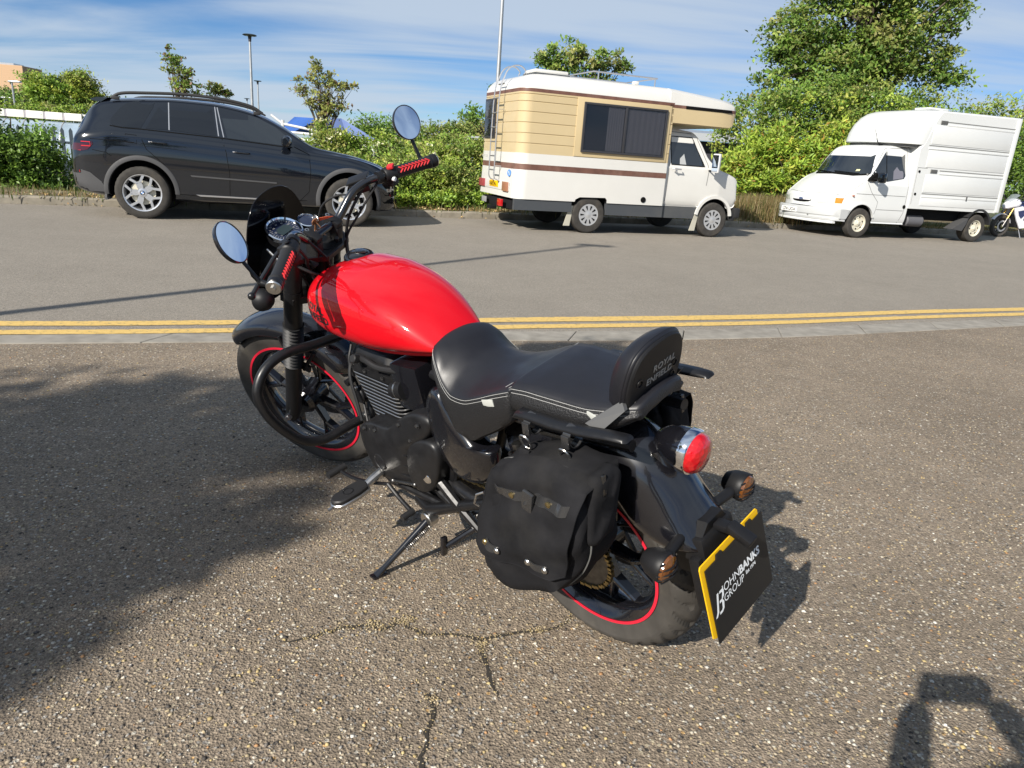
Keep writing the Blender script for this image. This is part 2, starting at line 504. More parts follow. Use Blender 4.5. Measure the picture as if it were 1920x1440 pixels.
Y2b = [(-26, -1.38), (-14, 1.42), (-6.6, 3.17), (-3.132, 4.213), (-1.837, 4.661), (-0.381, 5.187), (0.133, 5.389), (1.222, 5.796), (2.37, 6.255), (3.885, 6.970), (5.35, 7.611), (8.7, 9.08), (16.0, 12.25), (45, 25.15)]
FK_A = V(-7.27, 11.79, 0); FK_D = unit(V(20.93, 9.44, 0)); FK_N = V(-FK_D[1], FK_D[0], 0)   # far kerb line, direction, and away from the road
def fkp(t, n=0.0, z=0.0): return FK_A + FK_D * t + FK_N * n + V(0, 0, z)

def sheet(name, poly, z, material, th=0.0):
    bm = bmesh.new(); f = bm.faces.new([bm.verts.new((p[0], p[1], z)) for p in poly])
    bmesh.ops.triangulate(bm, faces=[f]); bmesh.ops.recalc_face_normals(bm, faces=bm.faces)
    me = bpy.data.meshes.new(name); bm.to_mesh(me); bm.free()
    if me.polygons[0].normal.z < 0: me.flip_normals()
    me.materials.append(material); o = link(name, me); return o

def ground_mat(name, base, dark, chips, chip_scale, chip_amt, fine_scale, bump=0.6, patch=0.10, chip2=None):
    m = bpy.data.materials.new(name); m.use_nodes = True; nt = m.node_tree; N, L = nt.nodes, nt.links
    b = N['Principled BSDF']; b.inputs['Roughness'].default_value = 0.88; b.inputs['Specular IOR Level'].default_value = 0.35
    tc = N.new('ShaderNodeTexCoord')
    def noise(sc, det=5, ro=0.6):
        n = N.new('ShaderNodeTexNoise'); n.inputs['Scale'].default_value = sc; n.inputs['Detail'].default_value = det; n.inputs['Roughness'].default_value = ro
        L.new(tc.outputs['Object'], n.inputs['Vector']); return n.outputs['Fac']
    def ramp(fac, stops):
        r = N.new('ShaderNodeValToRGB'); L.new(fac, r.inputs[0]); e = r.color_ramp.elements
        e[0].position, e[0].color = stops[0][0], (*stops[0][1], 1); e[1].position, e[1].color = stops[-1][0], (*stops[-1][1], 1)
        for p, c in stops[1:-1]:
            k = e.new(p); k.color = (*c, 1)
        return r
    def mix(f, a, c, mode='MIX'):
        x = N.new('ShaderNodeMixRGB'); x.blend_type = mode
        for i, v in ((0, f), (1, a), (2, c)):
            if isinstance(v, (int, float)): x.inputs[i].default_value = v
            elif isinstance(v, tuple): x.inputs[i].default_value = (*v, 1)
            else: L.new(v, x.inputs[i])
        return x.outputs[0]
    r0 = ramp(noise(fine_scale, 6, 0.75), [(0.30, dark), (0.50, base), (0.68, tuple(min(1, c * 1.35) for c in base))])
    r1 = ramp(noise(0.9, 5, 0.6), [(0.3, (1 - patch,) * 3), (0.7, (1 + patch,) * 3)])
    r1b = ramp(noise(5.5, 4, 0.6), [(0.35, (1 - patch * 0.6,) * 3), (0.65, (1 + patch * 0.6,) * 3)])
    r1c = ramp(noise(42, 3, 0.65), [(0.36, (0.84,) * 3), (0.64, (1.16,) * 3)])
    c0 = mix(1.0, mix(1.0, mix(1.0, r0.outputs[0], r1.outputs[0], 'MULTIPLY'), r1b.outputs[0], 'MULTIPLY'), r1c.outputs[0], 'MULTIPLY')
    vo = N.new('ShaderNodeTexVoronoi'); vo.inputs['Scale'].default_value = chip_scale; L.new(tc.outputs['Object'], vo.inputs['Vector'])
    sp = N.new('ShaderNodeSeparateXYZ'); L.new(vo.outputs['Color'], sp.inputs[0])
    cr = ramp(sp.outputs[0], chips); cr.color_ramp.interpolation = 'CONSTANT'
    th = N.new('ShaderNodeMath'); th.operation = 'LESS_THAN'; L.new(vo.outputs['Distance'], th.inputs[0]); th.inputs[1].default_value = 0.36
    pick = N.new('ShaderNodeMath'); pick.operation = 'LESS_THAN'; L.new(sp.outputs[1], pick.inputs[0]); pick.inputs[1].default_value = chip_amt
    mk = N.new('ShaderNodeMath'); mk.operation = 'MULTIPLY'; L.new(th.outputs[0], mk.inputs[0]); L.new(pick.outputs[0], mk.inputs[1])
    c1 = mix(mk.outputs[0], c0, cr.outputs[0])
    vo2 = N.new('ShaderNodeTexVoronoi'); vo2.inputs['Scale'].default_value = chip_scale * 2.3; L.new(tc.outputs['Object'], vo2.inputs['Vector'])
    sp2 = N.new('ShaderNodeSeparateXYZ'); L.new(vo2.outputs['Color'], sp2.inputs[0])
    g2 = ramp(sp2.outputs[2], [(0.0, (0.62,) * 3), (1.0, (1.38,) * 3)])
    c2 = mix(0.8, c1, g2.outputs[0], 'MULTIPLY')
    L.new(c2, b.inputs['Base Color'])
    hm = N.new('ShaderNodeMath'); hm.operation = 'MULTIPLY_ADD'; L.new(mk.outputs[0], hm.inputs[0]); hm.inputs[1].default_value = 0.5; L.new(vo2.outputs['Distance'], hm.inputs[2])
    hn = N.new('ShaderNodeMath'); hn.operation = 'ADD'; L.new(hm.outputs[0], hn.inputs[0]); L.new(noise(fine_scale * 0.8, 4, 0.7), hn.inputs[1])
    bp = N.new('ShaderNodeBump'); bp.inputs['Strength'].default_value = bump; bp.inputs['Distance'].default_value = 0.0035
    L.new(hn.outputs[0], bp.inputs['Height']); L.new(bp.outputs[0], b.inputs['Normal'])
    return m

M_fore = ground_mat('forecourt asphalt', (0.222, 0.178, 0.130), (0.095, 0.074, 0.054), [(0.0, (0.40, 0.34, 0.24)), (0.22, (0.27, 0.25, 0.22)), (0.5, (0.14, 0.12, 0.10)), (0.68, (0.42, 0.27, 0.12)), (0.74, (0.50, 0.46, 0.38)), (0.9, (0.055, 0.05, 0.045))], 72, 0.45, 150, 1.0, 0.14)
M_road = ground_mat('road asphalt', (0.252, 0.224, 0.185), (0.13, 0.115, 0.095), [(0.0, (0.26, 0.24, 0.21)), (0.5, (0.33, 0.31, 0.27)), (0.8, (0.10, 0.09, 0.08))], 120, 0.5, 130, 0.7, 0.07)
M_kerb = mat('worn concrete', (0.27, 0.25, 0.215), 0.9, spec=0.25, vary=0.18, vscale=9, bump=0.5, bscale=220, dirt=0.5, dirtcol=(0.12, 0.105, 0.085))
M_kerbfar = mat('old kerb concrete', (0.25, 0.225, 0.18), 0.9, spec=0.25, vary=0.22, vscale=5, bump=0.4, bscale=120, dirt=0.6, dirtcol=(0.12, 0.10, 0.07))

gm = ground_mat('waste ground', (0.075, 0.082, 0.035), (0.03, 0.035, 0.015), [(0.0, (0.12, 0.11, 0.05)), (1.0, (0.05, 0.07, 0.02))], 14, 0.4, 20, 0.5, 0.2)
g = sheet('ground', [(-1500, -1500), (1500, -1500), (1500, 1500), (-1500, 1500)], -0.06, gm); setting(g)
road_poly = kerbR + [tuple(fkp(60)[:2]), tuple(fkp(-30)[:2])]
g = sheet('road', road_poly, 0.0, M_road); setting(g)
fore = kerbF + [(48, -12), (10, -14), (-26, -14)]
g = sheet('forecourt', fore, 0.0, M_fore); setting(g)
# painted lines: worn thermoplastic with ragged edges
def yellow_mat():
    m = bpy.data.materials.new('worn yellow line paint'); m.use_nodes = True; nt = m.node_tree; N, L = nt.nodes, nt.links
    b = N['Principled BSDF']; b.inputs['Roughness'].default_value = 0.75
    tc = N.new('ShaderNodeTexCoord'); n = N.new('ShaderNodeTexNoise'); n.inputs['Scale'].default_value = 26; n.inputs['Detail'].default_value = 8; n.inputs['Roughness'].default_value = 0.75
    L.new(tc.outputs['Object'], n.inputs['Vector'])
    r = N.new('ShaderNodeValToRGB'); L.new(n.outputs['Fac'], r.inputs[0]); e = r.color_ramp.elements
    e[0].position, e[0].color = 0.34, (0.16, 0.14, 0.10, 1); e[1].position, e[1].color = 0.46, (0.60, 0.40, 0.115, 1); k = e.new(0.75); k.color = (0.66, 0.47, 0.17, 1)
    L.new(r.outputs[0], b.inputs['Base Color'])
    n2 = N.new('ShaderNodeTexNoise'); n2.inputs['Scale'].default_value = 300; L.new(tc.outputs['Object'], n2.inputs['Vector'])
    bp = N.new('ShaderNodeBump'); bp.inputs['Strength'].default_value = 0.4; bp.inputs['Distance'].default_value = 0.002; L.new(n2.outputs['Fac'], bp.inputs['Height']); L.new(bp.outputs[0], b.inputs['Normal'])
    return m
M_yel = yellow_mat()
def refine(P_, step=0.05):
    out = []
    P_ = smooth_path([V(*p) for p in P_], 4)
    for a, b in zip(P_[:-1], P_[1:]):
        k = max(1, int(np.linalg.norm(b - a) / step)); out += [a + (b - a) * j / k for j in range(k)]
    return out + [P_[-1]]
def painted(name, A, B, seed):
    r = random.Random(seed); a = refine(A[2:-2]); b = refine(B[2:-2]); n = min(len(a), len(b))
    mb = MB(); vs, fs = [], []
    for i in range(n):
        t = i / (n - 1); p = a[int(t * (len(a) - 1))]; q = b[int(t * (len(b) - 1))]; d = unit(q - p)
        p = p + d * (0.004 * math.sin(i * 1.7 + seed) + r.uniform(-0.004, 0.004)); q = q + d * r.uniform(-0.005, 0.005)
        vs += [V(*p, 0.004), V(*q, 0.004)]
        if i: fs.append((2 * i - 2, 2 * i - 1, 2 * i + 1, 2 * i))
    mb.add(vs, fs); o = mb.obj(name, M_yel, None, smooth=False); setting(o); o['label'] = 'worn double yellow line painted along the near road edge'
    return o
painted('yellow_line', Y1a, Y1b, 3); painted('yellow_line', Y2a, Y2b, 4)

# dropped kerb stones between road and forecourt
kerb = blank('kerb', None); setting(kerb, 'structure', 'flush concrete kerb between the forecourt and the road')
kr = smooth_path([V(*p) for p in kerbR[1:-1]], 8); kf = smooth_path([V(*p) for p in kerbF[1:-1]], 8)
kr = [p for p in refine(kerbR[1:-1], 0.03)]; kf = [p for p in refine(kerbF[1:-1], 0.03)]
def at_len(P_, s):
    acc = 0
    for a, b in zip(P_[:-1], P_[1:]):
        l = np.linalg.norm(b - a)
        if acc + l >= s: return a + (b - a) * (s - acc) / l
        acc += l
    return P_[-1]
totR = sum(np.linalg.norm(b - a) for a, b in zip(kr[:-1], kr[1:])); totF = sum(np.linalg.norm(b - a) for a, b in zip(kf[:-1], kf[1:]))
nk = int(totR / 0.915); rk_ = random.Random(2)
for i in range(nk):
    t0, t1 = i / nk + 0.004 / totR, (i + 1) / nk - 0.004 / totR; tm_ = (t0 + t1) / 2
    if not (-8 < at_len(kr, tm_ * totR)[0] < 12): continue
    m = MB(); dz = 0.006 + rk_.uniform(-0.002, 0.003)
    A_ = [at_len(kr, t * totR) for t in (t0, tm_, t1)]; B_ = [at_len(kf, t * totF) for t in (t0, tm_, t1)]
    d0 = unit(B_[1] - A_[1]) * 0.006
    A_ = [p + d0 * 0.5 for p in A_]; B_ = [p + d0 * 1.5 for p in B_]
    top = [V(*p, dz) for p in A_] + [V(*p, dz) for p in B_[::-1]]; c_ = np.mean(top, axis=0)
    ins_ = [c_ + (p - c_) * 0.985 for p in top]
    m.rings([[V(p[0], p[1], -0.05) for p in top], [V(p[0], p[1], dz - 0.003) for p in top], ins_])
    m.obj('kerb_stone', M_kerb, kerb, smooth=False)

# raised kerb across the road
kerb2 = blank('kerb', None); setting(kerb2, 'structure', 'raised concrete kerb along the hedge side of the road')
t = -8.0; rk_ = random.Random(4)
while t < 34:
    L_ = 0.914; m = MB(); hz = 0.125 + rk_.uniform(-0.006, 0.006); dn = rk_.uniform(-0.008, 0.008)
    prof = [(0.0, -0.03), (0.0, hz - 0.03), (0.012, hz - 0.008), (0.03, hz), (0.125, hz), (0.125, -0.03)]
    m.rings([[fkp(t + 0.004 + e_, n + dn, z) for n, z in prof] for e_ in (0.0, L_ - 0.008)])
    m.obj('kerb_stone', M_kerbfar, kerb2, smooth=False); t += L_
# verge behind it
m_soil = ground_mat('verge soil', (0.17, 0.135, 0.085), (0.06, 0.048, 0.03), [(0.0, (0.26, 0.20, 0.10)), (0.4, (0.12, 0.14, 0.04)), (0.8, (0.10, 0.08, 0.05))], 30, 0.6, 60, 1.0, 0.25)
m = MB(); vs, fs = [], []
for i, t in enumerate(np.linspace(-30, 60, 181)):
    for j, n in enumerate((0.13, 0.5, 1.2, 3.0, 7.0)):
        vs.append(fkp(t, n, 0.11 + 0.05 * math.sin(t * 1.3 + j * 2) * (j > 0) + 0.03 * j * (j < 3)))
    if i:
        for j in range(4): a = (i - 1) * 5 + j; fs.append((a, a + 5, a + 6, a + 1))
m.add(vs, fs); v_ = m.obj('verge', m_soil, None); setting(v_)

# ------------------------------------------------ loose and embedded stone chips
def chips_obj(name, pts, sizes, cols_, material, kind='stuff', sink=0.35, flatz=0.62):
    n = len(pts)
    base = np.array([[1, 0, 0], [0.3, 0.9, 0.05], [-0.8, 0.55, -0.05], [-0.9, -0.5, 0.05], [0.25, -0.95, -0.03], [0.15, 0.05, 1.0], [0, 0, -0.8]])
    tris = np.array([[0, 1, 5], [1, 2, 5], [2, 3, 5], [3, 4, 5], [4, 0, 5], [1, 0, 6], [2, 1, 6], [3, 2, 6], [4, 3, 6], [0, 4, 6]])
    k = len(base); ang = rng.uniform(0, 2 * np.pi, n); c_, s_ = np.cos(ang), np.sin(ang)
    j = base[None] * (1 + rng.uniform(-0.28, 0.28, (n, k, 3)))
    asp = rng.uniform(0.55, 1.0, n)
    x = j[..., 0] * sizes[:, None]; y = j[..., 1] * (sizes * asp)[:, None]; z = j[..., 2] * (sizes * flatz * rng.uniform(0.6, 1.0, n))[:, None]
    X = x * c_[:, None] - y * s_[:, None] + pts[:, 0:1]; Y = x * s_[:, None] + y * c_[:, None] + pts[:, 1:2]; Z = z + pts[:, 2:3] + (sizes * (1 - 2 * sink) * 0.3)[:, None]
    co = np.stack([X, Y, Z], -1).reshape(-1, 3); T = (tris[None] + (np.arange(n) * k)[:, None, None]).reshape(-1, 3)
    return fast_mesh(name, co, T, np.repeat(cols_, len(tris), 0), material)
def fast_mesh(name, co, T, fcol, material, parent=None, smooth=False):
    me = bpy.data.meshes.new(name); nv, nf = len(co), len(T); w = T.shape[1]
    me.vertices.add(nv); me.vertices.foreach_set('co', co.astype(np.float32).ravel())
    me.loops.add(nf * w); me.loops.foreach_set('vertex_index', T.astype(np.int32).ravel())
    me.polygons.add(nf); me.polygons.foreach_set('loop_start', np.arange(0, nf * w, w, dtype=np.int32)); me.polygons.foreach_set('loop_total', np.full(nf, w, np.int32))
    me.update(calc_edges=True)
    if fcol is not None:
        at = me.attributes.new('tint', 'FLOAT_COLOR', 'FACE'); at.data.foreach_set('color', np.concatenate([fcol, np.ones((nf, 1))], 1).astype(np.float32).ravel())
    me.materials.append(material); return link(name, me, parent)
M_chip = mat('stone chips', (1, 1, 1), 0.75, spec=0.4, attr='tint', vary=0.15, vscale=300)
pal = np.array([[0.36, 0.29, 0.18], [0.25, 0.235, 0.21], [0.30, 0.25, 0.18], [0.45, 0.41, 0.33], [0.17, 0.15, 0.13], [0.34, 0.19, 0.09], [0.07, 0.062, 0.055], [0.40, 0.31, 0.15], [0.55, 0.52, 0.46]])
prob = np.array([0.19, 0.20, 0.16, 0.10, 0.12, 0.045, 0.09, 0.065, 0.03])
kfx = np.array([p[0] for p in kerbF]); kfy = np.array([p[1] for p in kerbF])
def scatter(n, y0, y1, dens=1.0):
    y = rng.uniform(y0, y1, n); w = 0.35 + 0.95 * (y + 0.4); x = rng.uniform(-1, 1, n) * w
    ok = y < np.interp(x, kfx, kfy) - 0.02
    return x[ok], y[ok]
X, Y = [], []
for n, a, b in ((17000, 0.95, 1.7), (15000, 1.7, 2.7), (11000, 2.7, 4.0), (9000, 4.0, 8.2)):
    x, y = scatter(n, a, b); X.append(x); Y.append(y)
X, Y = np.concatenate(X), np.concatenate(Y)
# thin the scatter in soft patches so the surface is uneven
den = 0.5 + 0.5 * np.sin(X * 3.1 + 1.7 * np.sin(Y * 1.9)) * np.sin(Y * 2.7 + 1.1 * np.sin(X * 2.3)); keep = rng.uniform(0, 1, len(X)) < 0.55 + 0.45 * den
X, Y = X[keep], Y[keep]; n = len(X)
S_ = 0.0022 + 0.0052 * rng.random(n) ** 2.0; big = rng.random(n) < 0.015; S_[big] *= 1.45
cc_ = pal[rng.choice(len(pal), n, p=prob / prob.sum())] * rng.uniform(0.75, 1.2, (n, 1))
o = chips_obj('stone_chips', np.stack([X, Y, np.full(n, 0.0)], 1), S_, cc_, M_chip); setting(o, 'stuff', 'pale flint and brown gravel chips bedded in the forecourt asphalt')

# crack across the forecourt with grit gathered in it
crk = [[(-0.42, 1.655), (-0.34, 1.675), (-0.3005, 1.6653), (-0.2563, 1.7058), (-0.24, 1.68), (-0.1827, 1.6555), (-0.12, 1.662), (-0.0668, 1.657), (-0.0373, 1.649), (0.02, 1.672), (0.0779, 1.6963), (0.13, 1.705), (0.1829, 1.732), (0.21, 1.765), (0.2167, 1.80)],
       [(-0.0373, 1.649), (-0.034, 1.615), (-0.0262, 1.5847), (-0.010, 1.54), (-0.006, 1.505), (0.0071, 1.4688), (0.02, 1.44)],
       [(-0.150, 1.43), (-0.1357, 1.4004), (-0.128, 1.36), (-0.138, 1.31), (-0.131, 1.271), (-0.142, 1.24), (-0.1345, 1.2125), (-0.14, 1.15)],
       [(-0.42, 1.655), (-0.50, 1.60), (-0.56, 1.58)]]
m = MB(); r = random.Random(8); gx_, gy_, gs_ = [], [], []
for ln in crk:
    P_ = refine(ln, 0.008); vs, fs = [], []
    for i, p in enumerate(P_):
        a = P_[max(0, i - 1)]; b = P_[min(len(P_) - 1, i + 1)]; d = unit(b - a); n_ = V(-d[1], d[0]); t = i / (len(P_) - 1)
        w_ = (0.0030 + 0.0035 * r.random()) * min(1, 4 * (1 - t) + 0.15); p = p + n_ * r.uniform(-0.002, 0.002)
        vs += [V(*(p + n_ * w_), 0.0022), V(*(p - n_ * w_), 0.0022)]
        if i: fs.append((2 * i - 2, 2 * i - 1, 2 * i + 1, 2 * i))
        for _ in range(5 if ln is crk[0] or i < 12 else 1):
            off = r.gauss(0, 0.007); gx_.append(p[0] + n_[0] * off + r.uniform(-.004, .004)); gy_.append(p[1] + n_[1] * off); gs_.append(r.uniform(0.0012, 0.0032))
    m.add(vs, fs)
o = m.obj('crack', mat('crack shadow soil', (0.035, 0.03, 0.024), 0.95), None, smooth=False); o['kind'] = 'stuff'; o['label'] = 'branching crack in the forecourt in front of the rear wheel'
for cx, cy, n_, sd in ((-0.325, 1.672, 90, 0.020), (-0.255, 1.700, 80, 0.014), (-0.24, 1.72, 40, 0.010), (-0.138, 1.415, 45, 0.010), (-0.030, 1.63, 60, 0.010), (0.12, 1.705, 60, 0.012)):
    for _ in range(n_): gx_.append(r.gauss(cx, sd)); gy_.append(r.gauss(cy, sd * 0.7)); gs_.append(r.uniform(0.0012, 0.0036))
n = len(gx_); cpal = np.array([[0.42, 0.32, 0.15], [0.38, 0.30, 0.18], [0.48, 0.40, 0.26], [0.28, 0.22, 0.13]])
o = chips_obj('grit', np.stack([gx_, gy_, np.full(n, 0.003)], 1), np.array(gs_), cpal[rng.integers(0, 4, n)] * rng.uniform(0.7, 1.1, (n, 1)), M_chip); setting(o, 'stuff', 'ochre grit gathered along the crack')

# road chips near the yellow lines and dead leaves on the far verge
n = 6000; tt = rng.uniform(-8, 12, n); kx = np.array([p[0] for p in kerbR]); ky = np.array([p[1] for p in kerbR])
yy = np.interp(tt, kx, ky) + 0.02 + rng.random(n) ** 2 * 2.2
o = chips_obj('road_grit', np.stack([tt, yy, np.full(n, 0.0)], 1), 0.0018 + 0.003 * rng.random(n), pal[rng.choice(len(pal), n, p=prob / prob.sum())] * 0.8, M_chip); setting(o, 'stuff', 'grit on the road by the double yellow lines')
# small weeds growing in the near kerb joint
def leaf_quads(P_, S_, tilt=0.6, nrm=None, narrow=0.5):
    """diamond leaves, folded along the midrib: returns verts, tris"""
    n = len(P_); a = rng.uniform(0, 2 * np.pi, n); el = rng.normal(0.25, tilt, n)
    d = np.stack([np.cos(a) * np.cos(el), np.sin(a) * np.cos(el), np.sin(el)], 1)
    up = rng.normal(0, 0.50, (n, 3)) + np.array([0, 0, 0.55]) + np.array(SUN)[None] * 0.85; s = np.cross(d, up); s /= np.linalg.norm(s, axis=1, keepdims=True) + 1e-9; u = np.cross(s, d)
    L_ = S_[:, None]; w = L_ * narrow
    v0 = P_; v1 = P_ + d * L_ * 0.5 + s * w * 0.5 + u * L_ * 0.08; v2 = P_ + d * L_; v3 = P_ + d * L_ * 0.5 - s * w * 0.5 + u * L_ * 0.08
    co = np.stack([v0, v1, v2, v3], 1).reshape(-1, 3); b = np.arange(n)[:, None] * 4
    T = np.stack([np.concatenate([b, b + 1, b + 2], 1), np.concatenate([b, b + 2, b + 3], 1)], 1).reshape(-1, 3)
    return co, T
def leaves_obj(name, P_, S_, colr, material, parent=None, **k):
    co, T = leaf_quads(P_, S_, **k); return fast_mesh(name, co, T, np.repeat(colr, 2, 0), material, parent)
M_leaf = mat('leaf', (1, 1, 1), 0.45, spec=0.45, attr='tint', transl=0.38)
M_dry = mat('dry leaf', (1, 1, 1), 0.8, spec=0.2, attr='tint')
n = 9000; t = rng.uniform(-9, 33, n); q = np.array([fkp(0)] * n) + np.outer(t, FK_D) + np.outer(0.10 + rng.random(n) ** 1.5 * 0.9 - 0.14 * (rng.random(n) < 0.3), FK_N)
q[:, 2] = np.where((q - np.array(fkp(0))) @ FK_N < 0.0, 0.006, 0.135) + rng.uniform(0, 0.02, n)
cp = np.array([[0.30, 0.20, 0.09], [0.40, 0.29, 0.14], [0.22, 0.13, 0.06], [0.45, 0.36, 0.20]])[rng.integers(0, 4, n)] * rng.uniform(0.7, 1.2, (n, 1))
o = leaves_obj('dead_leaves', q, rng.uniform(0.02, 0.06, n), cp, M_dry, tilt=0.35); setting(o, 'stuff', 'dry brown leaf litter along the far kerb')
# ================================================================== VEHICLES
MV = dict(
    carblack=mat('black car paint', (0.004, 0.0055, 0.009), 0.10, coat=1.0, spec=0.6, coatr=0.02),
    glassdk=mat('privacy glass', (0.004, 0.005, 0.007), 0.04, spec=0.7, coat=0.6),
    glassmid=mat('car window glass', (0.010, 0.013, 0.016), 0.04, spec=0.9, coat=1.0),
    archgrey=mat('grey arch plastic', (0.060, 0.060, 0.062), 0.6, spec=0.4, rvary=0.08),
    archdark=mat('dark lower plastic', (0.022, 0.022, 0.023), 0.6, spec=0.4),
    alloy=mat('silver alloy', (0.62, 0.63, 0.65), 0.28, metal=0.75, spec=0.5),
    alloydull=mat('wheel trim silver', (0.50, 0.50, 0.50), 0.42, metal=0.5),
    tyre=mat('car tyre', (0.045, 0.042, 0.038), 0.85, spec=0.25, vary=0.2, vscale=12, bump=0.2, bscale=120, dirt=0.5, dirtcol=(0.11, 0.09, 0.07)),
    black=mat('dull black underbody', (0.008, 0.008, 0.009), 0.85, spec=0.2),
    gap=mat('panel gap', (0.006, 0.006, 0.006), 0.9, spec=0.1),
    ggap=mat('panel gap grey', (0.18, 0.18, 0.175), 0.9, spec=0.1),
    lampred=mat('tail lamp red', (0.50, 0.012, 0.015), 0.15, coat=1.0),
    lampdark=mat('dark lamp lens', (0.05, 0.004, 0.006), 0.1, coat=1.0),
    silver=mat('satin silver trim', (0.55, 0.55, 0.56), 0.3, metal=0.8),
    white=mat('motorhome white paint', (0.60, 0.59, 0.555), 0.35, coat=0.4, dirt=0.10, dirtcol=(0.45, 0.43, 0.36), vscale=2.5, vary=0.02),
    beige=mat('beige paint', (0.50, 0.395, 0.225), 0.45, coat=0.3, dirt=0.12, dirtcol=(0.42, 0.34, 0.22), vscale=2.5, vary=0.03),
    brown=mat('faded brown stripe', (0.13, 0.062, 0.045), 0.5, vary=0.25, vscale=7, dirt=0.4, dirtcol=(0.27, 0.18, 0.14)),
    vanw=mat('van white paint', (0.60, 0.61, 0.60), 0.40, coat=0.3, dirt=0.18, dirtcol=(0.46, 0.45, 0.40), vscale=1.6, vary=0.02),
    vancream=mat('van bumper grey', (0.42, 0.43, 0.43), 0.5, dirt=0.4, dirtcol=(0.28, 0.27, 0.25), vscale=3),
    skirt=mat('dark grey skirt', (0.055, 0.060, 0.066), 0.5, dirt=0.4, dirtcol=(0.12, 0.115, 0.10), vscale=3),
    amber=mat('amber lamp', (0.75, 0.20, 0.015), 0.2, coat=1.0),
    headlamp=mat('headlamp glass', (0.50, 0.53, 0.48), 0.1, coat=1.0, spec=0.6, bump=0.3, bscale=50, voro=True),
    flap=mat('old mud flap', (0.42, 0.40, 0.33), 0.8, dirt=0.5, dirtcol=(0.2, 0.18, 0.14)),
    curtain=mat('lilac grey curtain', (0.30, 0.29, 0.33), 0.9, bump=0.2, bscale=60),
    wframe=mat('dark window frame', (0.045, 0.045, 0.05), 0.45, metal=0.3),
    rust=mat('rusty wheel', (0.55, 0.52, 0.42), 0.6, dirt=0.6, dirtcol=(0.22, 0.12, 0.07), vscale=12),
)
tint_glass = mat('tinted pane', (0.010, 0.012, 0.02), 0.05, spec=0.6, coat=0.6, alpha=0.45)

def arc_ring(c, r0, r1, y0, y1, a0, a1, n=40):
    """solid arch strip in an x-z plane"""
    rings = []
    for t in np.linspace(a0, a1, n):
        d = V(math.cos(t), 0, math.sin(t))
        rings.append([V(c[0], y0, c[1]) + d * r0, V(c[0], y0, c[1]) + d * r1, V(c[0], y1, c[1]) + d * r1, V(c[0], y1, c[1]) + d * r0])
    return rings

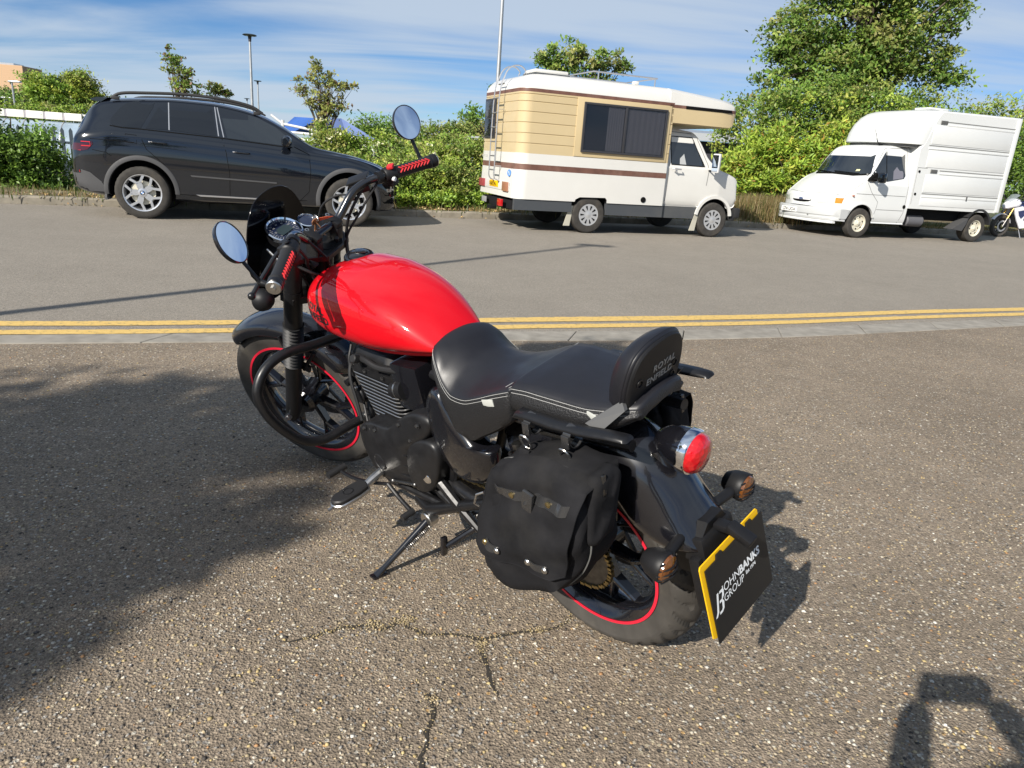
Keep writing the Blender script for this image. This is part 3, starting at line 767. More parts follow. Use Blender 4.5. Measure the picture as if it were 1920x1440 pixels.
def road_wheel(parent, x, z, yf, R, width, kind, out=-1, name='wheel', spin=0.0):
    """yf: y of the outer face; out=-1 faces -y"""
    w = blank(name, parent); s = out; ri = {'y5': 0.257, 'trim': 0.185, 'steel': 0.185}[kind]
    def P(r, a, d): return V(x + r * math.cos(a), yf - s * d, z + r * math.sin(a))       # d metres inboard
    m = MB(); rings = []
    prof = [(ri, 0.020), (ri + 0.012, 0.006), ((ri + R) / 2, 0.0), (R - 0.028, 0.006), (R - 0.008, 0.020), (R, 0.045), (R, width - 0.045), (R - 0.02, width - 0.01), (ri, width - 0.02)]
    for j in range(72):
        a = 2 * math.pi * j / 72; rings.append([P(r - (0.004 if (r == R and j % 2) else 0), a, d) for r, d in prof])
    m.rings(rings, loop=True); m.obj('tyre', MV['tyre'], w, angle=25)
    m = MB(); rings = []
    for j in range(60):
        a = 2 * math.pi * j / 60; rings.append([P(r, a, d) for r, d in ((ri - 0.010, 0.016), (ri + 0.005, 0.012), (ri + 0.005, 0.03), (ri - 0.018, 0.10), (ri - 0.030, 0.11), (ri - 0.022, 0.05))])
    m.rings(rings, loop=True); m.obj('rim', MV['alloy'] if kind == 'y5' else MV['alloydull'] if kind == 'trim' else MV['rust'], w, angle=40)
    m = MB(); m.lathe([(0.001, 0.12), (ri, 0.12), (ri, 0.14)], V(x, yf, z), (0, -s, 0), 30); m.obj('wheel_back', MV['black'], w)
    if kind == 'y5':
        def plate(poly, d0, d1):
            mm.rings([[P(*q, d1) for q in poly], [P(*q, d0 + 0.008) for q in poly], [P(max(0.0, q[0] - 0.003), q[1] * 1.0, d0) for q in poly]])
        for k in range(5):
            a = math.pi / 2 + 2 * math.pi * k / 5 + spin; mm = MB()
            plate([(0.05, a - 0.75), (0.105, a - 0.42), (0.155, a - 0.26), (0.165, a), (0.155, a + 0.26), (0.105, a + 0.42), (0.05, a + 0.75)], 0.026, 0.06)
            for d in (-1, 1):
                poly = [(0.150, a + d * 0.02), (0.150, a + d * 0.27), (ri - 0.004, a + d * 0.475), (ri - 0.004, a + d * 0.325)]
                if d < 0: poly = poly[::-1]
                plate(poly, 0.020, 0.05)
            mm.obj('spoke', MV['alloy'], w, smooth=False)
            mm = MB(); mm.cyl(P(0.056, a + 0.6, 0.024), P(0.056, a + 0.6, 0.03), 0.011, n=10); mm.obj('wheel_bolt', MV['gap'], w)
        mm = MB(); mm.lathe([(0.062, 0.03), (0.062, 0.024), (0.034, 0.018), (0.001, 0.018)], V(x, yf, z), (0, -s, 0), 24); mm.obj('hub', MV['alloy'], w)
        mm = MB(); mm.lathe([(0.032, 0.0178), (0.032, 0.016), (0.001, 0.016)], V(x, yf, z), (0, -s, 0), 24); hubc = mm.obj('hub_emblem', mat('emblem ring black', (0.01, 0.01, 0.012), 0.3, coat=1), w)
        for k in range(4):
            mm = MB(); a0 = k * math.pi / 2
            mm.add([P(0, 0, 0.0155)] + [P(0.021, a0 + t, 0.0155) for t in np.linspace(0, math.pi / 2, 6)], [(0, i, i + 1) for i in range(1, 6)])
            mm.obj('emblem_quarter', mat('emblem white', (0.7, 0.7, 0.72), 0.4) if k % 2 else mat('emblem blue', (0.05, 0.2, 0.5), 0.4), w, smooth=False)
        mm = MB(); mm.lathe([(0.17, 0.075), (0.17, 0.085), (0.05, 0.085)], V(x, yf, z), (0, -s, 0), 30); mm.obj('brake_disc', MV['rust'], w)
    elif kind == 'trim':
        mm = MB(); mm.lathe([(ri, 0.014), (ri - 0.02, 0.020), (0.06, 0.014), (0.03, 0.006), (0.001, 0.005)], V(x, yf, z), (0, -s, 0), 36); mm.obj('wheel_trim', MV['alloydull'], w)
        for k in range(10):
            a = 2 * math.pi * k / 10 + spin; mm = MB()
            mm.rings([[P(0.085, a - 0.05, t), P(0.085, a + 0.05, t), P(0.155, a + 0.11, t), P(0.160, a, t), P(0.155, a - 0.11, t)] for t in (0.0165, 0.009)])
            mm.obj('trim_slot', MV['gap'], w, smooth=False)
    else:
        mm = MB(); mm.lathe([(ri - 0.01, 0.055), (ri - 0.045, 0.045), (ri - 0.075, 0.040), (0.085, 0.050), (0.075, 0.035), (0.05, 0.030), (0.03, 0.010), (0.001, 0.008)], V(x, yf, z), (0, -s, 0), 36); mm.obj('wheel_disc', MV['rust'], w)
        for k in range(6):
            a = 2 * math.pi * k / 6 + spin; mm = MB(); mm.cyl(P(0.128, a, 0.036), P(0.128, a, 0.05), 0.017, n=12); mm.obj('wheel_hole', MV['gap'], w)
            mm = MB(); mm.cyl(P(0.062, a + 0.3, 0.026), P(0.062, a + 0.3, 0.045), 0.010, n=8); mm.obj('wheel_nut', MV['rust'], w)
    return w

def loft_body(name, stations, ringfn, material, parent, n=64, angle=35, cutters=(), cutmat=None, pre=None):
    m = MB(); m.rings([ringfn(x) for x in stations]); o = m.obj(name, material, parent, angle=angle)
    if cutters:
        for k, (cx, cz, r, y0, y1) in enumerate(cutters):
            c = MB(); c.cyl(V(cx, y0, cz), V(cx, y1, cz), r, n=56); co = c.obj('cut', cutmat, None, smooth=False)
            co.matrix_world = parent.matrix_world
            md = o.modifiers.new('b', 'BOOLEAN'); md.operation = 'DIFFERENCE'; md.solver = 'EXACT'; md.object = co; md.material_mode = 'TRANSFER'
            bpy.context.view_layer.update()
            bake(o); bpy.data.objects.remove(co)
        o.data.shade_smooth(); o.data.set_sharp_from_angle(angle=rad(angle))
    return o

def section(pts, k=3):
    """half section (s, z) from bottom centre to top centre -> smooth full ring"""
    P_ = [V(*p) for p in pts]
    S_ = smooth_path(P_, k)
    return S_

# ---------------------------------------------------------------- black estate SUV
suv = thing('parked_suv', 'black estate SUV with silver five spoke alloy wheels parked by the hedge', 'car', (-5.538, 10.683, 0.0), rotz=rad(17.41))
Wc = 0.965
c_zb = curve([-0.96, -0.85, -0.6, -0.4, 0.0, 2.9, 3.3, 3.55, 3.68, 3.74], [0.52, 0.38, 0.31, 0.29, 0.27, 0.26, 0.24, 0.24, 0.28, 0.42])
c_zr = curve([-0.96, -0.92, -0.86, -0.72, -0.60, -0.50, -0.24, 0.1, 0.5, 0.95, 1.3, 1.66, 2.0, 2.30, 2.42, 2.7, 2.99, 3.25, 3.44, 3.58, 3.68, 3.74], [0.86, 1.05, 1.19, 1.42, 1.575, 1.625, 1.670, 1.700, 1.722, 1.712, 1.672, 1.585, 1.425, 1.235, 1.175, 1.125, 1.078, 1.015, 0.955, 0.86, 0.73, 0.55])
c_bl = curve([-0.96, -0.88, -0.80, -0.5, -0.33, 0.0, 1.03, 1.94, 2.40, 2.99, 3.3, 3.44, 3.6, 3.74], [0.82, 1.02, 1.13, 1.205, 1.235, 1.235, 1.185, 1.120, 1.075, 1.02, 0.950, 0.89, 0.76, 0.50])
c_w = curve([-0.96, -0.90, -0.82, -0.70, -0.40, 0.0, 2.9, 3.2, 3.42, 3.58, 3.68, 3.74], [0.60, 0.78, 0.87, 0.915, 0.955, 0.965, 0.965, 0.935, 0.865, 0.74, 0.60, 0.42])
c_gr = curve([-0.96, -0.75, -0.56, 0.0, 1.3, 1.66, 2.2, 2.42, 3.0, 3.4, 3.74], [0.48, 0.60, 0.63, 0.645, 0.635, 0.655, 0.76, 0.80, 0.78, 0.68, 0.34])
def suv_ring(x):
    w, zb, zr, bl, gr = c_w(x), c_zb(x), c_zr(x), c_bl(x), c_gr(x); bl = min(bl, zr - 0.02)
    cab = max(0.0, min(1.0, (zr - bl) / 0.35))
    half = [(0, zb), (w * 0.75, zb), (w * 0.93, zb + 0.015), (w * 0.975, zb + 0.07), (w * 0.985, zb + 0.20), (w * 0.998, 0.5 * (zb + bl) - 0.02), (w * 1.0, bl - 0.27), (w * 0.985, bl - 0.17), (w * 0.978, bl - 0.10),
            (w * 0.955, bl - 0.035), (w * 0.93, bl), (w * 0.93 + (gr - w * 0.93) * 0.35, bl + (zr - 0.055 * cab - 0.02 - bl) * 0.38), (w * 0.93 + (gr - w * 0.93) * 0.78, bl + (zr - 0.055 * cab - 0.02 - bl) * 0.80), (gr, zr - 0.055 * cab - 0.012), (gr * 0.90, zr - 0.030 * cab - 0.006), (gr * 0.6, zr - 0.008), (0, zr)]
    P_ = smooth_path([V(*p) for p in half], 2)
    ring = [V(x, Wc - s, z) for s, z in P_] + [V(x, Wc + s, z) for s, z in P_[::-1][1:-1]]
    return ring
st = sorted(set(list(np.linspace(-0.96, -0.4, 20)) + list(np.linspace(-0.4, 2.9, 60)) + list(np.linspace(2.9, 3.74, 26))))
body = loft_body('body', st, suv_ring, MV['carblack'], suv, cutters=[(0.0, 0.385, 0.445, -0.1, 0.42), (2.933, 0.385, 0.445, -0.1, 0.42), (0.0, 0.385, 0.445, 1.5, 2.05), (2.933, 0.385, 0.445, 1.5, 2.05)], cutmat=MV['black'], angle=32)
sb = bvh_of(body)
so_ = lambda u, v: (u, -1.0, v); sd_ = (0, 1, 0)
def sside(name, poly, mt, off=0.003, step=0.08, parent=suv, **k): return patch(name, poly, sb, so_, sd_, off, mt, parent, step=step, **k)
def sline(name, pts, w, mt, off=0.0035, parent=suv): return line_on(name, pts, w, sb, so_, sd_, off, mt, parent, step=0.08)
sside('quarter_window', [tuple(p) for p in smooth_path([V(0.21, 1.640), V(-0.02, 1.628), V(-0.18, 1.570), V(-0.30, 1.44), V(-0.36, 1.33), V(-0.33, 1.285), V(-0.24, 1.262), V(0.02, 1.262), V(0.055, 1.30)], 3, closed=True)], MV['glassdk'])
sside('rear_window', [(0.10, 1.262), (0.30, 1.640), (0.375, 1.640), (0.39, 1.262)], MV['glassdk'])
sside('rear_window', [(0.425, 1.262), (0.415, 1.640), (0.97, 1.632), (1.03, 1.222)], MV['glassdk'])
sside('front_window', [(1.185, 1.205), (1.075, 1.628), (1.30, 1.605), (1.62, 1.52), (1.86, 1.41), (2.08, 1.245), (2.06, 1.165), (1.9, 1.160)], MV['glassmid'])
for pts in ([(0.405, 1.262), (0.392, 1.64)], [(1.065, 1.225), (1.012, 1.632)], [(1.135, 1.215), (1.045, 1.628)]): sline('pillar_glint', pts, 0.014, MV['silver'], 0.004)  # bright reflections along the pillars, laid on as silver lines
sline('waist_trim', [(-0.36, 1.27), (-0.2, 1.250), (0.05, 1.248), (1.03, 1.206), (1.9, 1.145), (2.1, 1.135)], 0.012, MV['gap'])
for nm, pts in (('door_gap', [(0.03, 1.25), (0.05, 1.10), (0.10, 0.98), (0.30, 0.80), (0.44, 0.60), (0.50, 0.45), (0.50, 0.37)]), ('door_gap', [(1.11, 1.20), (1.165, 1.0), (1.20, 0.70), (1.19, 0.37)]), ('door_gap', [(2.12, 1.15), (2.34, 1.05), (2.36, 0.80), (2.33, 0.5), (2.20, 0.37)]),
                ('door_gap', [(0.46, 0.372), (1.2, 0.368), (2.3, 0.37)]), ('panel_gap', [(-0.60, 0.93), (-0.42, 0.90), (-0.36, 0.86)]), ('panel_gap', [(-0.62, 1.075), (-0.3, 1.07), (-0.05, 1.06)]), ('fuel_flap', [(-0.16, 1.17), (-0.02, 1.16), (-0.02, 1.05), (-0.17, 1.06), (-0.16, 1.17)])):
    sline(nm, pts, 0.008, MV['gap'], 0.002)
sside('side_moulding', [(0.66, 0.655), (2.16, 0.610), (2.18, 0.590), (0.68, 0.632)], MV['archgrey'], 0.012, 0.2, thick=0.012)
sside('sill', [(0.44, 0.375), (2.50, 0.365), (2.52, 0.262), (0.47, 0.272)], MV['archdark'], 0.012, 0.2, thick=0.012)
sside('sill_step', [(0.72, 0.382), (2.0, 0.370), (2.02, 0.352), (0.78, 0.358)], MV['silver'], 0.028, 0.2, thick=0.016)
sside('rear_bumper_trim', [(-0.95, 0.63), (-0.84, 0.67), (-0.66, 0.62), (-0.52, 0.50), (-0.47, 0.40), (-0.44, 0.30), (-0.60, 0.31), (-0.78, 0.36), (-0.90, 0.42), (-0.96, 0.54)], MV['archgrey'], 0.006, 0.06)
for cx in (0.0, 2.933):
    m = MB(); rings = []
    for t in np.linspace(rad(-14 if cx else -2), rad(196 if cx == 0 else 190), 44):
        d = V(math.cos(t), 0, math.sin(t)); ring = []
        for r, off in ((0.438, -0.002), (0.442, 0.016), (0.470, 0.018), (0.500, 0.008), (0.506, -0.004)):
            p = V(cx, 0, 0.385) + d * r; h = sb.ray_cast(Vector((p[0], -1, p[2])), Vector((0, 1, 0)), 1.3)
            y = 0.0 if h[0] is None or h[0].y > 0.25 else h[0].y
            if r < 0.446:
                pp_ = V(cx, 0, 0.385) + d * 0.46; h2 = sb.ray_cast(Vector((pp_[0], -1, pp_[2])), Vector((0, 1, 0)), 1.3); y = 0.0 if h2[0] is None else h2[0].y
            ring.append(V(p[0], y - off, p[2]))
        ring.append(V(ring[0][0], ring[0][1] + 0.05, ring[0][2])); rings.append(ring)
    m.rings(rings); m.obj('wheel_arch', MV['archgrey'], suv, angle=40)
sside('tail_lamp', [(-0.93, 1.085), (-0.80, 1.085), (-0.73, 1.065), (-0.60, 1.050), (-0.585, 1.005), (-0.66, 0.925), (-0.74, 0.905), (-0.95, 0.915)], MV['lampdark'], 0.006, 0.05)
sside('lamp_segment', [(-0.945, 1.085), (-0.76, 1.085), (-0.80, 1.045), (-0.83, 1.015), (-0.95, 1.015)], MV['lampred'], 0.012, 0.05, thick=0.005)
sside('lamp_segment', [(-0.95, 1.000), (-0.83, 1.000), (-0.79, 0.965), (-0.745, 0.910), (-0.95, 0.910)], MV['lampred'], 0.012, 0.05, thick=0.005)
sline('lamp_line', [(-0.74, 1.03), (-0.62, 1.03), (-0.62, 0.975), (-0.74, 0.975)], 0.012, MV['lampred'], 0.012)
sside('rear_reflector', [(-0.945, 0.655), (-0.80, 0.650), (-0.79, 0.615), (-0.95, 0.600)], MV['lampred'], 0.012, 0.05, thick=0.005)
for x, z in ((0.16, 1.085), (1.28, 1.020)):
    m = MB(); h = sb.ray_cast(Vector((x + 0.1, -1, z)), Vector((0, 1, 0)), 2); y = h[0].y
    m.tube(smooth_path([V(x, y, z), V(x + 0.03, y - 0.035, z - 0.002), V(x + 0.17, y - 0.035, z - 0.008), V(x + 0.21, y, z - 0.012)], 4), 0.014, 10, flat=0.8); hd = m.obj('door_handle', MV['carblack'], suv)
    sside('handle_recess', [(x + 0.02, z - 0.035), (x + 0.19, z - 0.04), (x + 0.17, z + 0.015), (x + 0.04, z + 0.02)], MV['gap'], 0.003, 0.1, parent=hd)
    m = MB(); m.box(V(x - 0.01, y - 0.018, z - 0.002), (0.030, 0.02, 0.016), None, 0.005); m.obj('handle_cap', MV['silver'], hd)
mi = blank('door_mirror', suv)
m = MB(); m.rings([[V(2.02 + dx + 0.07 * math.cos(a) * f_, y, 1.215 + 0.082 * math.copysign(abs(math.sin(a)) ** 0.7, math.sin(a)) * f_) for a in np.linspace(0, 2 * math.pi, 21)[:-1]] for y, f_, dx in ((0.06, 0.6, 0), (0.02, 0.95, 0), (-0.10, 1.05, 0), (-0.19, 0.95, -0.01), (-0.225, 0.6, -0.015))]); m.obj('mirror_shell', MV['carblack'], mi, angle=50)
m = MB(); m.tube([V(2.05, 0.10, 1.15), V(2.04, 0.0, 1.17)], 0.03, 10); m.obj('mirror_foot', MV['gap'], mi)
sside('side_indicator', [(2.36, 0.945), (2.50, 0.935), (2.53, 0.915), (2.42, 0.905)], MV['silver'], 0.006, 0.1, thick=0.005)
sside('side_badge', [(2.20, 0.575), (2.38, 0.57), (2.38, 0.55), (2.20, 0.555)], MV['archgrey'], 0.004, 0.1)
# roof rails, spoiler, glass fore and aft
for yy in (0.33, 1.60):
    m = MB(); P_ = [V(-0.36, yy, 1.64), V(-0.22, yy, 1.715), V(0.1, yy, 1.745), (0.6, yy, 1.768), (1.1, yy, 1.750), (1.5, yy, 1.685), (1.68, yy, 1.59)]
    m.tube(smooth_path([V(*p) for p in P_], 5), 0.017, 10, flat=1.3)
    for x in (-0.30, 1.60): m.box(V(x, yy, c_zr(x) - 0.015), (0.10, 0.035, 0.05), None, 0.01)
    m.obj('roof_rail', MV['archdark'] if yy < 1 else MV['archdark'], suv)
m = MB(); m.rings([[V(x, y, z) for x, z in ((-0.40, 1.648), (-0.55, 1.640), (-0.635, 1.612), (-0.63, 1.598), (-0.56, 1.585), (-0.50, 1.58))] for y in np.linspace(0.36, 1.57, 6)]); m.obj('roof_spoiler', MV['carblack'], suv, angle=50)
patch('windscreen', [(0.33, 1.575), (0.22, 1.23), (1.71, 1.23), (1.60, 1.575)], sb, lambda u, v: (5.0, u, v), (-1, 0, 0), 0.004, MV['glassmid'], suv, step=0.12)
patch('rear_screen', [(0.42, 1.56), (0.30, 1.22), (1.63, 1.22), (1.51, 1.56)], sb, lambda u, v: (-3.0, u, v), (1, 0, 0), 0.004, MV['glassdk'], suv, step=0.12)
m = MB(); m.lathe([(0.035, 0.0), (0.045, 0.02), (0.045, 0.12)], V(-0.92, 0.42, 0.43), (1, 0, 0), 16); m.obj('exhaust_tip', MV['silver'], suv)
for z in (0.63, 0.52, 0.40):
    patch('bumper_slot', [(0.12, z + 0.03), (0.75, z + 0.03), (0.75, z - 0.03), (0.16, z - 0.03)], sb, lambda u, v: (5.0, u, v), (-1, 0, 0), 0.004, MV['gap'], suv, step=0.1)
sside('headlamp', [(3.25, 0.90), (3.48, 0.86), (3.60, 0.80), (3.52, 0.74), (3.34, 0.78)], MV['headlamp'], 0.004, 0.06)
sside('fog_lamp', [(3.48, 0.48), (3.60, 0.47), (3.60, 0.42), (3.50, 0.42)], MV['silver'], 0.005, 0.06)
wh = road_wheel(suv, 0.0, 0.369, -0.005, 0.369, 0.27, 'y5', spin=0.30)
road_wheel(suv, 2.933, 0.369, -0.005, 0.369, 0.25, 'y5', spin=0.55)
for x in (0.0, 2.933):
    m = MB(); m.cyl(V(x, 1.68, 0.369), V(x, 1.93, 0.369), 0.369, n=40, bev=0.02); m.obj('wheel', MV['tyre'], suv)
m = MB(); m.box(V(1.45, 0.965, 0.30), (3.6, 1.3, 0.12), None, 0.02); m.obj('underbody', MV['black'], suv)

# ---------------------------------------------------------------- motorhome
mh = thing('motorhome', 'old beige and white motorhome with brown stripes and a rear ladder parked by the hedge', 'motorhome', (1.166, 13.236, 0.0), rotz=rad(21.38))
WM = 2.08
def rr_foot(x0, x1, y0, y1, rr_, z, n=7, xs=0.0):
    out = []
    for (cx, cy, a0, r) in ((x1 - rr_[1], y0 + rr_[1], -90, rr_[1]), (x1 - rr_[1], y1 - rr_[1], 0, rr_[1]), (x0 + rr_[0], y1 - rr_[0], 90, rr_[0]), (x0 + rr_[0], y0 + rr_[0], 180, rr_[0])):
        for k in range(n + 1):
            a = rad(a0 + 90 * k / n); out.append(V(cx + r * math.cos(a), cy + r * math.sin(a), z))
    return out
def banded(name, rings, bands, parent, angle=30):
    """bands: list of (z, material) from below; faces pick the last band whose z is below their centre"""
    m = MB(); m.rings(rings); me = m.mesh(name, True, angle)
    ms = [];
    for z, mt in bands:
        if mt not in ms: ms.append(mt); me.materials.append(mt)
    for p in me.polygons:
        pick = 0
        for z, mt in bands:
            if p.center.z >= z: pick = ms.index(mt)
        p.material_index = pick
    return link(name, me, parent)
zs = [0.545, 0.56, 1.030, 1.125, 1.300]; g_z = [1.46, 1.62, 1.79, 1.96, 2.12, 2.235]
lv = [(z, 0.0) for z in zs]
for gz_ in g_z: lv += [(gz_ - 0.010, 0.0), (gz_ - 0.004, 0.010), (gz_ + 0.004, 0.010), (gz_ + 0.010, 0.0)]
lv += [(2.270, 0.0), (2.325, 0.0), (2.345, 0.004), (2.44, 0.03), (2.52, 0.08), (2.565, 0.16), (2.585, 0.30)]
rings = []
for z, ins in lv:
    x0 = -1.425 - 0.045 * max(0, (1.2 - z)) / 0.7 * 0.6 + ins * (0.9 if z > 2.33 else 1); rings.append(rr_foot(x0 if z < 2.4 else x0 + ins * 0.6, 1.485, 0.0 + ins, WM - ins, (0.20, 0.02), z))
coach = banded('coach_body', rings, [(0, MV['white']), (1.030, MV['brown']), (1.125, MV['white']), (1.300, MV['beige']), (2.268, MV['brown']), (2.325, MV['white'])], mh)
# notch for the rear wheel
co = MB(); co.rings([[V(x, y, z) for x, z in ((-0.35, 0.2), (-0.35, 0.46), (-0.30, 0.585), (-0.22, 0.625), (0.28, 0.635), (0.315, 0.60), (0.325, 0.2))] for y in (-0.2, 0.45)]); co = co.obj('cut', MV['black'], None, smooth=False); co.matrix_world = mh.matrix_world
md = coach.modifiers.new('b', 'BOOLEAN'); md.operation = 'DIFFERENCE'; md.solver = 'EXACT'; md.object = co; md.material_mode = 'TRANSFER'
bpy.context.view_layer.update(); bake(coach); bpy.data.objects.remove(co); coach.data.shade_smooth(); coach.data.set_sharp_from_angle(angle=rad(30))
# luton over the cab
lt = []
for x, zb_, zt_, ins in ((1.38, 1.985, 2.580, 0.0), (1.50, 1.985, 2.575, 0.0), (2.0, 1.985, 2.535, 0.0), (2.5, 1.985, 2.488, 0.0), (2.70, 1.985, 2.462, 0.015), (2.77, 2.02, 2.440, 0.03), (2.825, 2.20, 2.36, 0.06), (2.835, 2.24, 2.30, 0.07)):
    def RR_(z, k): return V(x, k, z)
    zs_ = [zb_, zb_ + 0.012, min(max(2.245, zb_ + .02), zt_ - .08), min(max(2.30, zb_ + .04), zt_ - .05), zt_ - 0.07, zt_ - 0.02, zt_]
    yo = [0.05 + ins, ins, ins, ins, ins + 0.02, ins + 0.10, ins + 0.30]
    near = [V(x, y, z) for y, z in zip(yo, zs_)]; far = [V(x, WM - y, z) for y, z in zip(yo, zs_)]
    lt.append(near + far[::-1])
banded('luton', lt, [(0, MV['beige']), (2.243, MV['brown']), (2.300, MV['white'])], mh, angle=28)
m = MB(); m.box(V(2.20, -0.004, 2.273), (0.98, 0.012, 0.052), None, 0.003); m.obj('dark_trim', MV['gap'], mh)
# plain panel round the side window, then the window
m = MB(); m.box(V(0.50, -0.002, 1.785), (1.84, 0.02, 0.955), None, 0.006); m.obj('window_panel', MV['beige'], mh)
win = blank('side_window', mh)
x0, x1, z0, z1 = -0.30, 1.335, 1.385, 2.195; t_ = 0.035
m = MB()
for c, s in (((x0 + x1) / 2, z0 + t_ / 2), ((x0 + x1) / 2, z1 - t_ / 2)): m.box(V(c, -0.028, s), (x1 - x0, 0.036, t_), None, 0.004)
for c in (x0 + t_ / 2, x1 - t_ / 2): m.box(V(c, -0.028, (z0 + z1) / 2), (t_, 0.036, z1 - z0 - 2 * t_), None, 0.004)
fr = m.obj('window_frame', MV['wframe'], win); fr['kind'] = 'stuff' if 0 else 'thing'; del fr['kind']
m = MB(); m.box(V(0.51, -0.032, 1.79), (0.042, 0.036, z1 - z0 - 2 * t_), None, 0.004); m.obj('mullion', MV['wframe'], win)
m = MB(); m.box(V(0.5, -0.014, 1.79), (x1 - x0 - 0.04, 0.004, z1 - z0 - 0.04)); m.obj('dark_interior', mat('dim interior', (0.006, 0.008, 0.016), 0.8), win)
for a, b in ((0.17, 0.49), (0.54, 1.29)):
    m = MB(); k = 40; F_ = [V(a + (b - a) * i / k, -0.021 + 0.0022 * math.sin(i * 1.1 + a * 7) + 0.0010 * math.sin(i * 2.7), 0) for i in range(k + 1)]
    m.rings([[p + V(0, 0, z) for p in F_] + [p + V(0, 0.002, z) for p in F_[::-1]] for z in (1.43, 2.15 if a > 0.5 else 2.155)]); m.obj('curtain', MV['curtain'], win, angle=80)
for a, b in ((x0 + t_, 0.49), (0.53, x1 - t_)):
    m = MB(); m.box(V((a + b) / 2, -0.033, 1.79), (b - a, 0.004, z1 - z0 - 2 * t_)); m.obj('pane', tint_glass, win, smooth=False)
# lower skirt and underside
for a, b in ((-1.44, -0.36), (0.33, 1.50)):
    m = MB(); m.rings([[V(x, y, z) for x, y in ((a, 0.02), (b, 0.02), (b, 0.10), (a, 0.10))] for z, in ((0.335 if a > 0 else 0.36,), (0.545,))]); m.obj('skirt', MV['skirt'], mh, smooth=False)
m = MB(); m.box(V(0.3, WM / 2, 0.42), (3.4, WM - 0.5, 0.16), None, 0.02); m.box(V(-1.0, 1.0, 0.38), (0.6, 0.7, 0.14), None, 0.02); m.obj('chassis', MV['black'], mh)
# rear wall fittings
rwx = -1.43
def rear(name, y0, y1, z0_, z1_, mt, d=0.012, off=0.0, parent=mh, bev=0.004):
    m = MB(); zc_ = (z0_ + z1_) / 2; xx = rwx - 0.03 * max(0, (1.2 - zc_)) / 0.7 - off - d / 2
    m.box(V(xx, (y0 + y1) / 2, zc_), (d, abs(y1 - y0), z1_ - z0_), None, bev); return m.obj(name, mt, parent)
rwn = rear('rear_window', 1.27, 1.86, 1.53, 2.21, MV['wframe'], 0.02)
rear('pane', 1.305, 1.825, 1.88, 2.175, tint_glass, 0.004, 0.02, rwn); rear('pane', 1.305, 1.825, 1.565, 1.855, tint_glass, 0.004, 0.02, rwn); rear('blind', 1.31, 1.82, 1.90, 2.17, mat('grey blind', (0.22, 0.22, 0.23), 0.9), 0.003, 0.017, rwn)
rear('lamp_recess', 0.30, 1.95, 0.65, 0.80, MV['white'], 0.006)
rear('rear_lamp', 0.32, 0.60, 0.64, 0.80, mat('dull amber lamp', (0.33, 0.15, 0.09), 0.3, coat=0.6), 0.03); rear('rear_lamp', 1.62, 1.93, 0.66, 0.80, mat('dull red lamp', (0.30, 0.05, 0.06), 0.3, coat=0.6), 0.03)
np_ = rear('number_plate', 0.86, 1.34, 0.685, 0.795, MV['yellow'] if 'yellow' in MV else M['yellow'], 0.01, 0.004)
text_on('plate_text', 'UA03 YJA', 0.085, V(rwx - 0.062, 1.10, 0.745), (0, -1, 0), (0, 0, 1), M['blackprint'], np_, bold=0.002, sx=0.95)
rear('fog_lamp', 0.48, 0.66, 0.38, 0.50, MV['lampred'], 0.05, 0.02); rear('tow_bar', 0.85, 1.05, 0.30, 0.36, MV['black'], 0.12); rear('muffler_plate', 1.45, 1.70, 0.38, 0.48, mat('galvanised', (0.4, 0.4, 0.4), 0.5, metal=0.5), 0.02)
m = MB(); m.lathe([(0.001, 0.004), (0.058, 0.004), (0.058, 0.0)], V(-1.452, 0.33, 0.955), (-1, -0.25, 0), 28); stk = m.obj('round_sticker', mat('sticker blue', (0.10, 0.24, 0.52), 0.5), mh)
for k in range(3):
    m = MB(); a = k * math.pi / 3; d = V(0.25, -1, 0); d = unit(d); m.tube([V(-1.4575, 0.3287, 0.955) + (d * math.cos(a) + V(0, 0, 1) * math.sin(a)) * s for s in (-0.036, 0.036)], 0.006, 4, flat=0.2); m.obj('sticker_star', M['whiteprint'], stk)
text_on('faded_lettering', 'HOME  CAR', 0.06, V(rwx - 0.004, 1.80, 1.215), (0, -1, 0), (0, 0, 1), mat('faded grey print', (0.50, 0.50, 0.48), 0.7), mh)
lad = blank('rear_ladder', mh)
for yy in (0.80, 1.08):
    m = MB(); m.tube(smooth_path([V(-1.47, yy, 0.80), V(-1.56, yy, 0.86), V(-1.57, yy, 1.1), V(-1.55, yy, 2.2), V(-1.47, yy, 2.55), V(-1.36, yy, 2.70), V(-1.20, yy, 2.73), V(-1.10, yy, 2.66), V(-1.12, yy, 2.60)], 6), 0.012, 8); m.obj('ladder_rail', MV['silver'], lad)
for z in np.linspace(0.98, 2.42, 7):
    m = MB(); m.tube([V(-1.565 + (0.09 if z > 2.3 else 0), 0.80, z), V(-1.565 + (0.09 if z > 2.3 else 0), 1.08, z)], 0.013, 8); m.obj('ladder_rung', mat('ladder rung', (0.28, 0.27, 0.25), 0.5, metal=0.6), lad)
for z in (1.05, 2.0):
    m = MB(); m.tube([V(-1.44, 0.80, z), V(-1.56, 0.80, z)], 0.008, 6); m.obj('ladder_bracket', MV['silver'], lad)
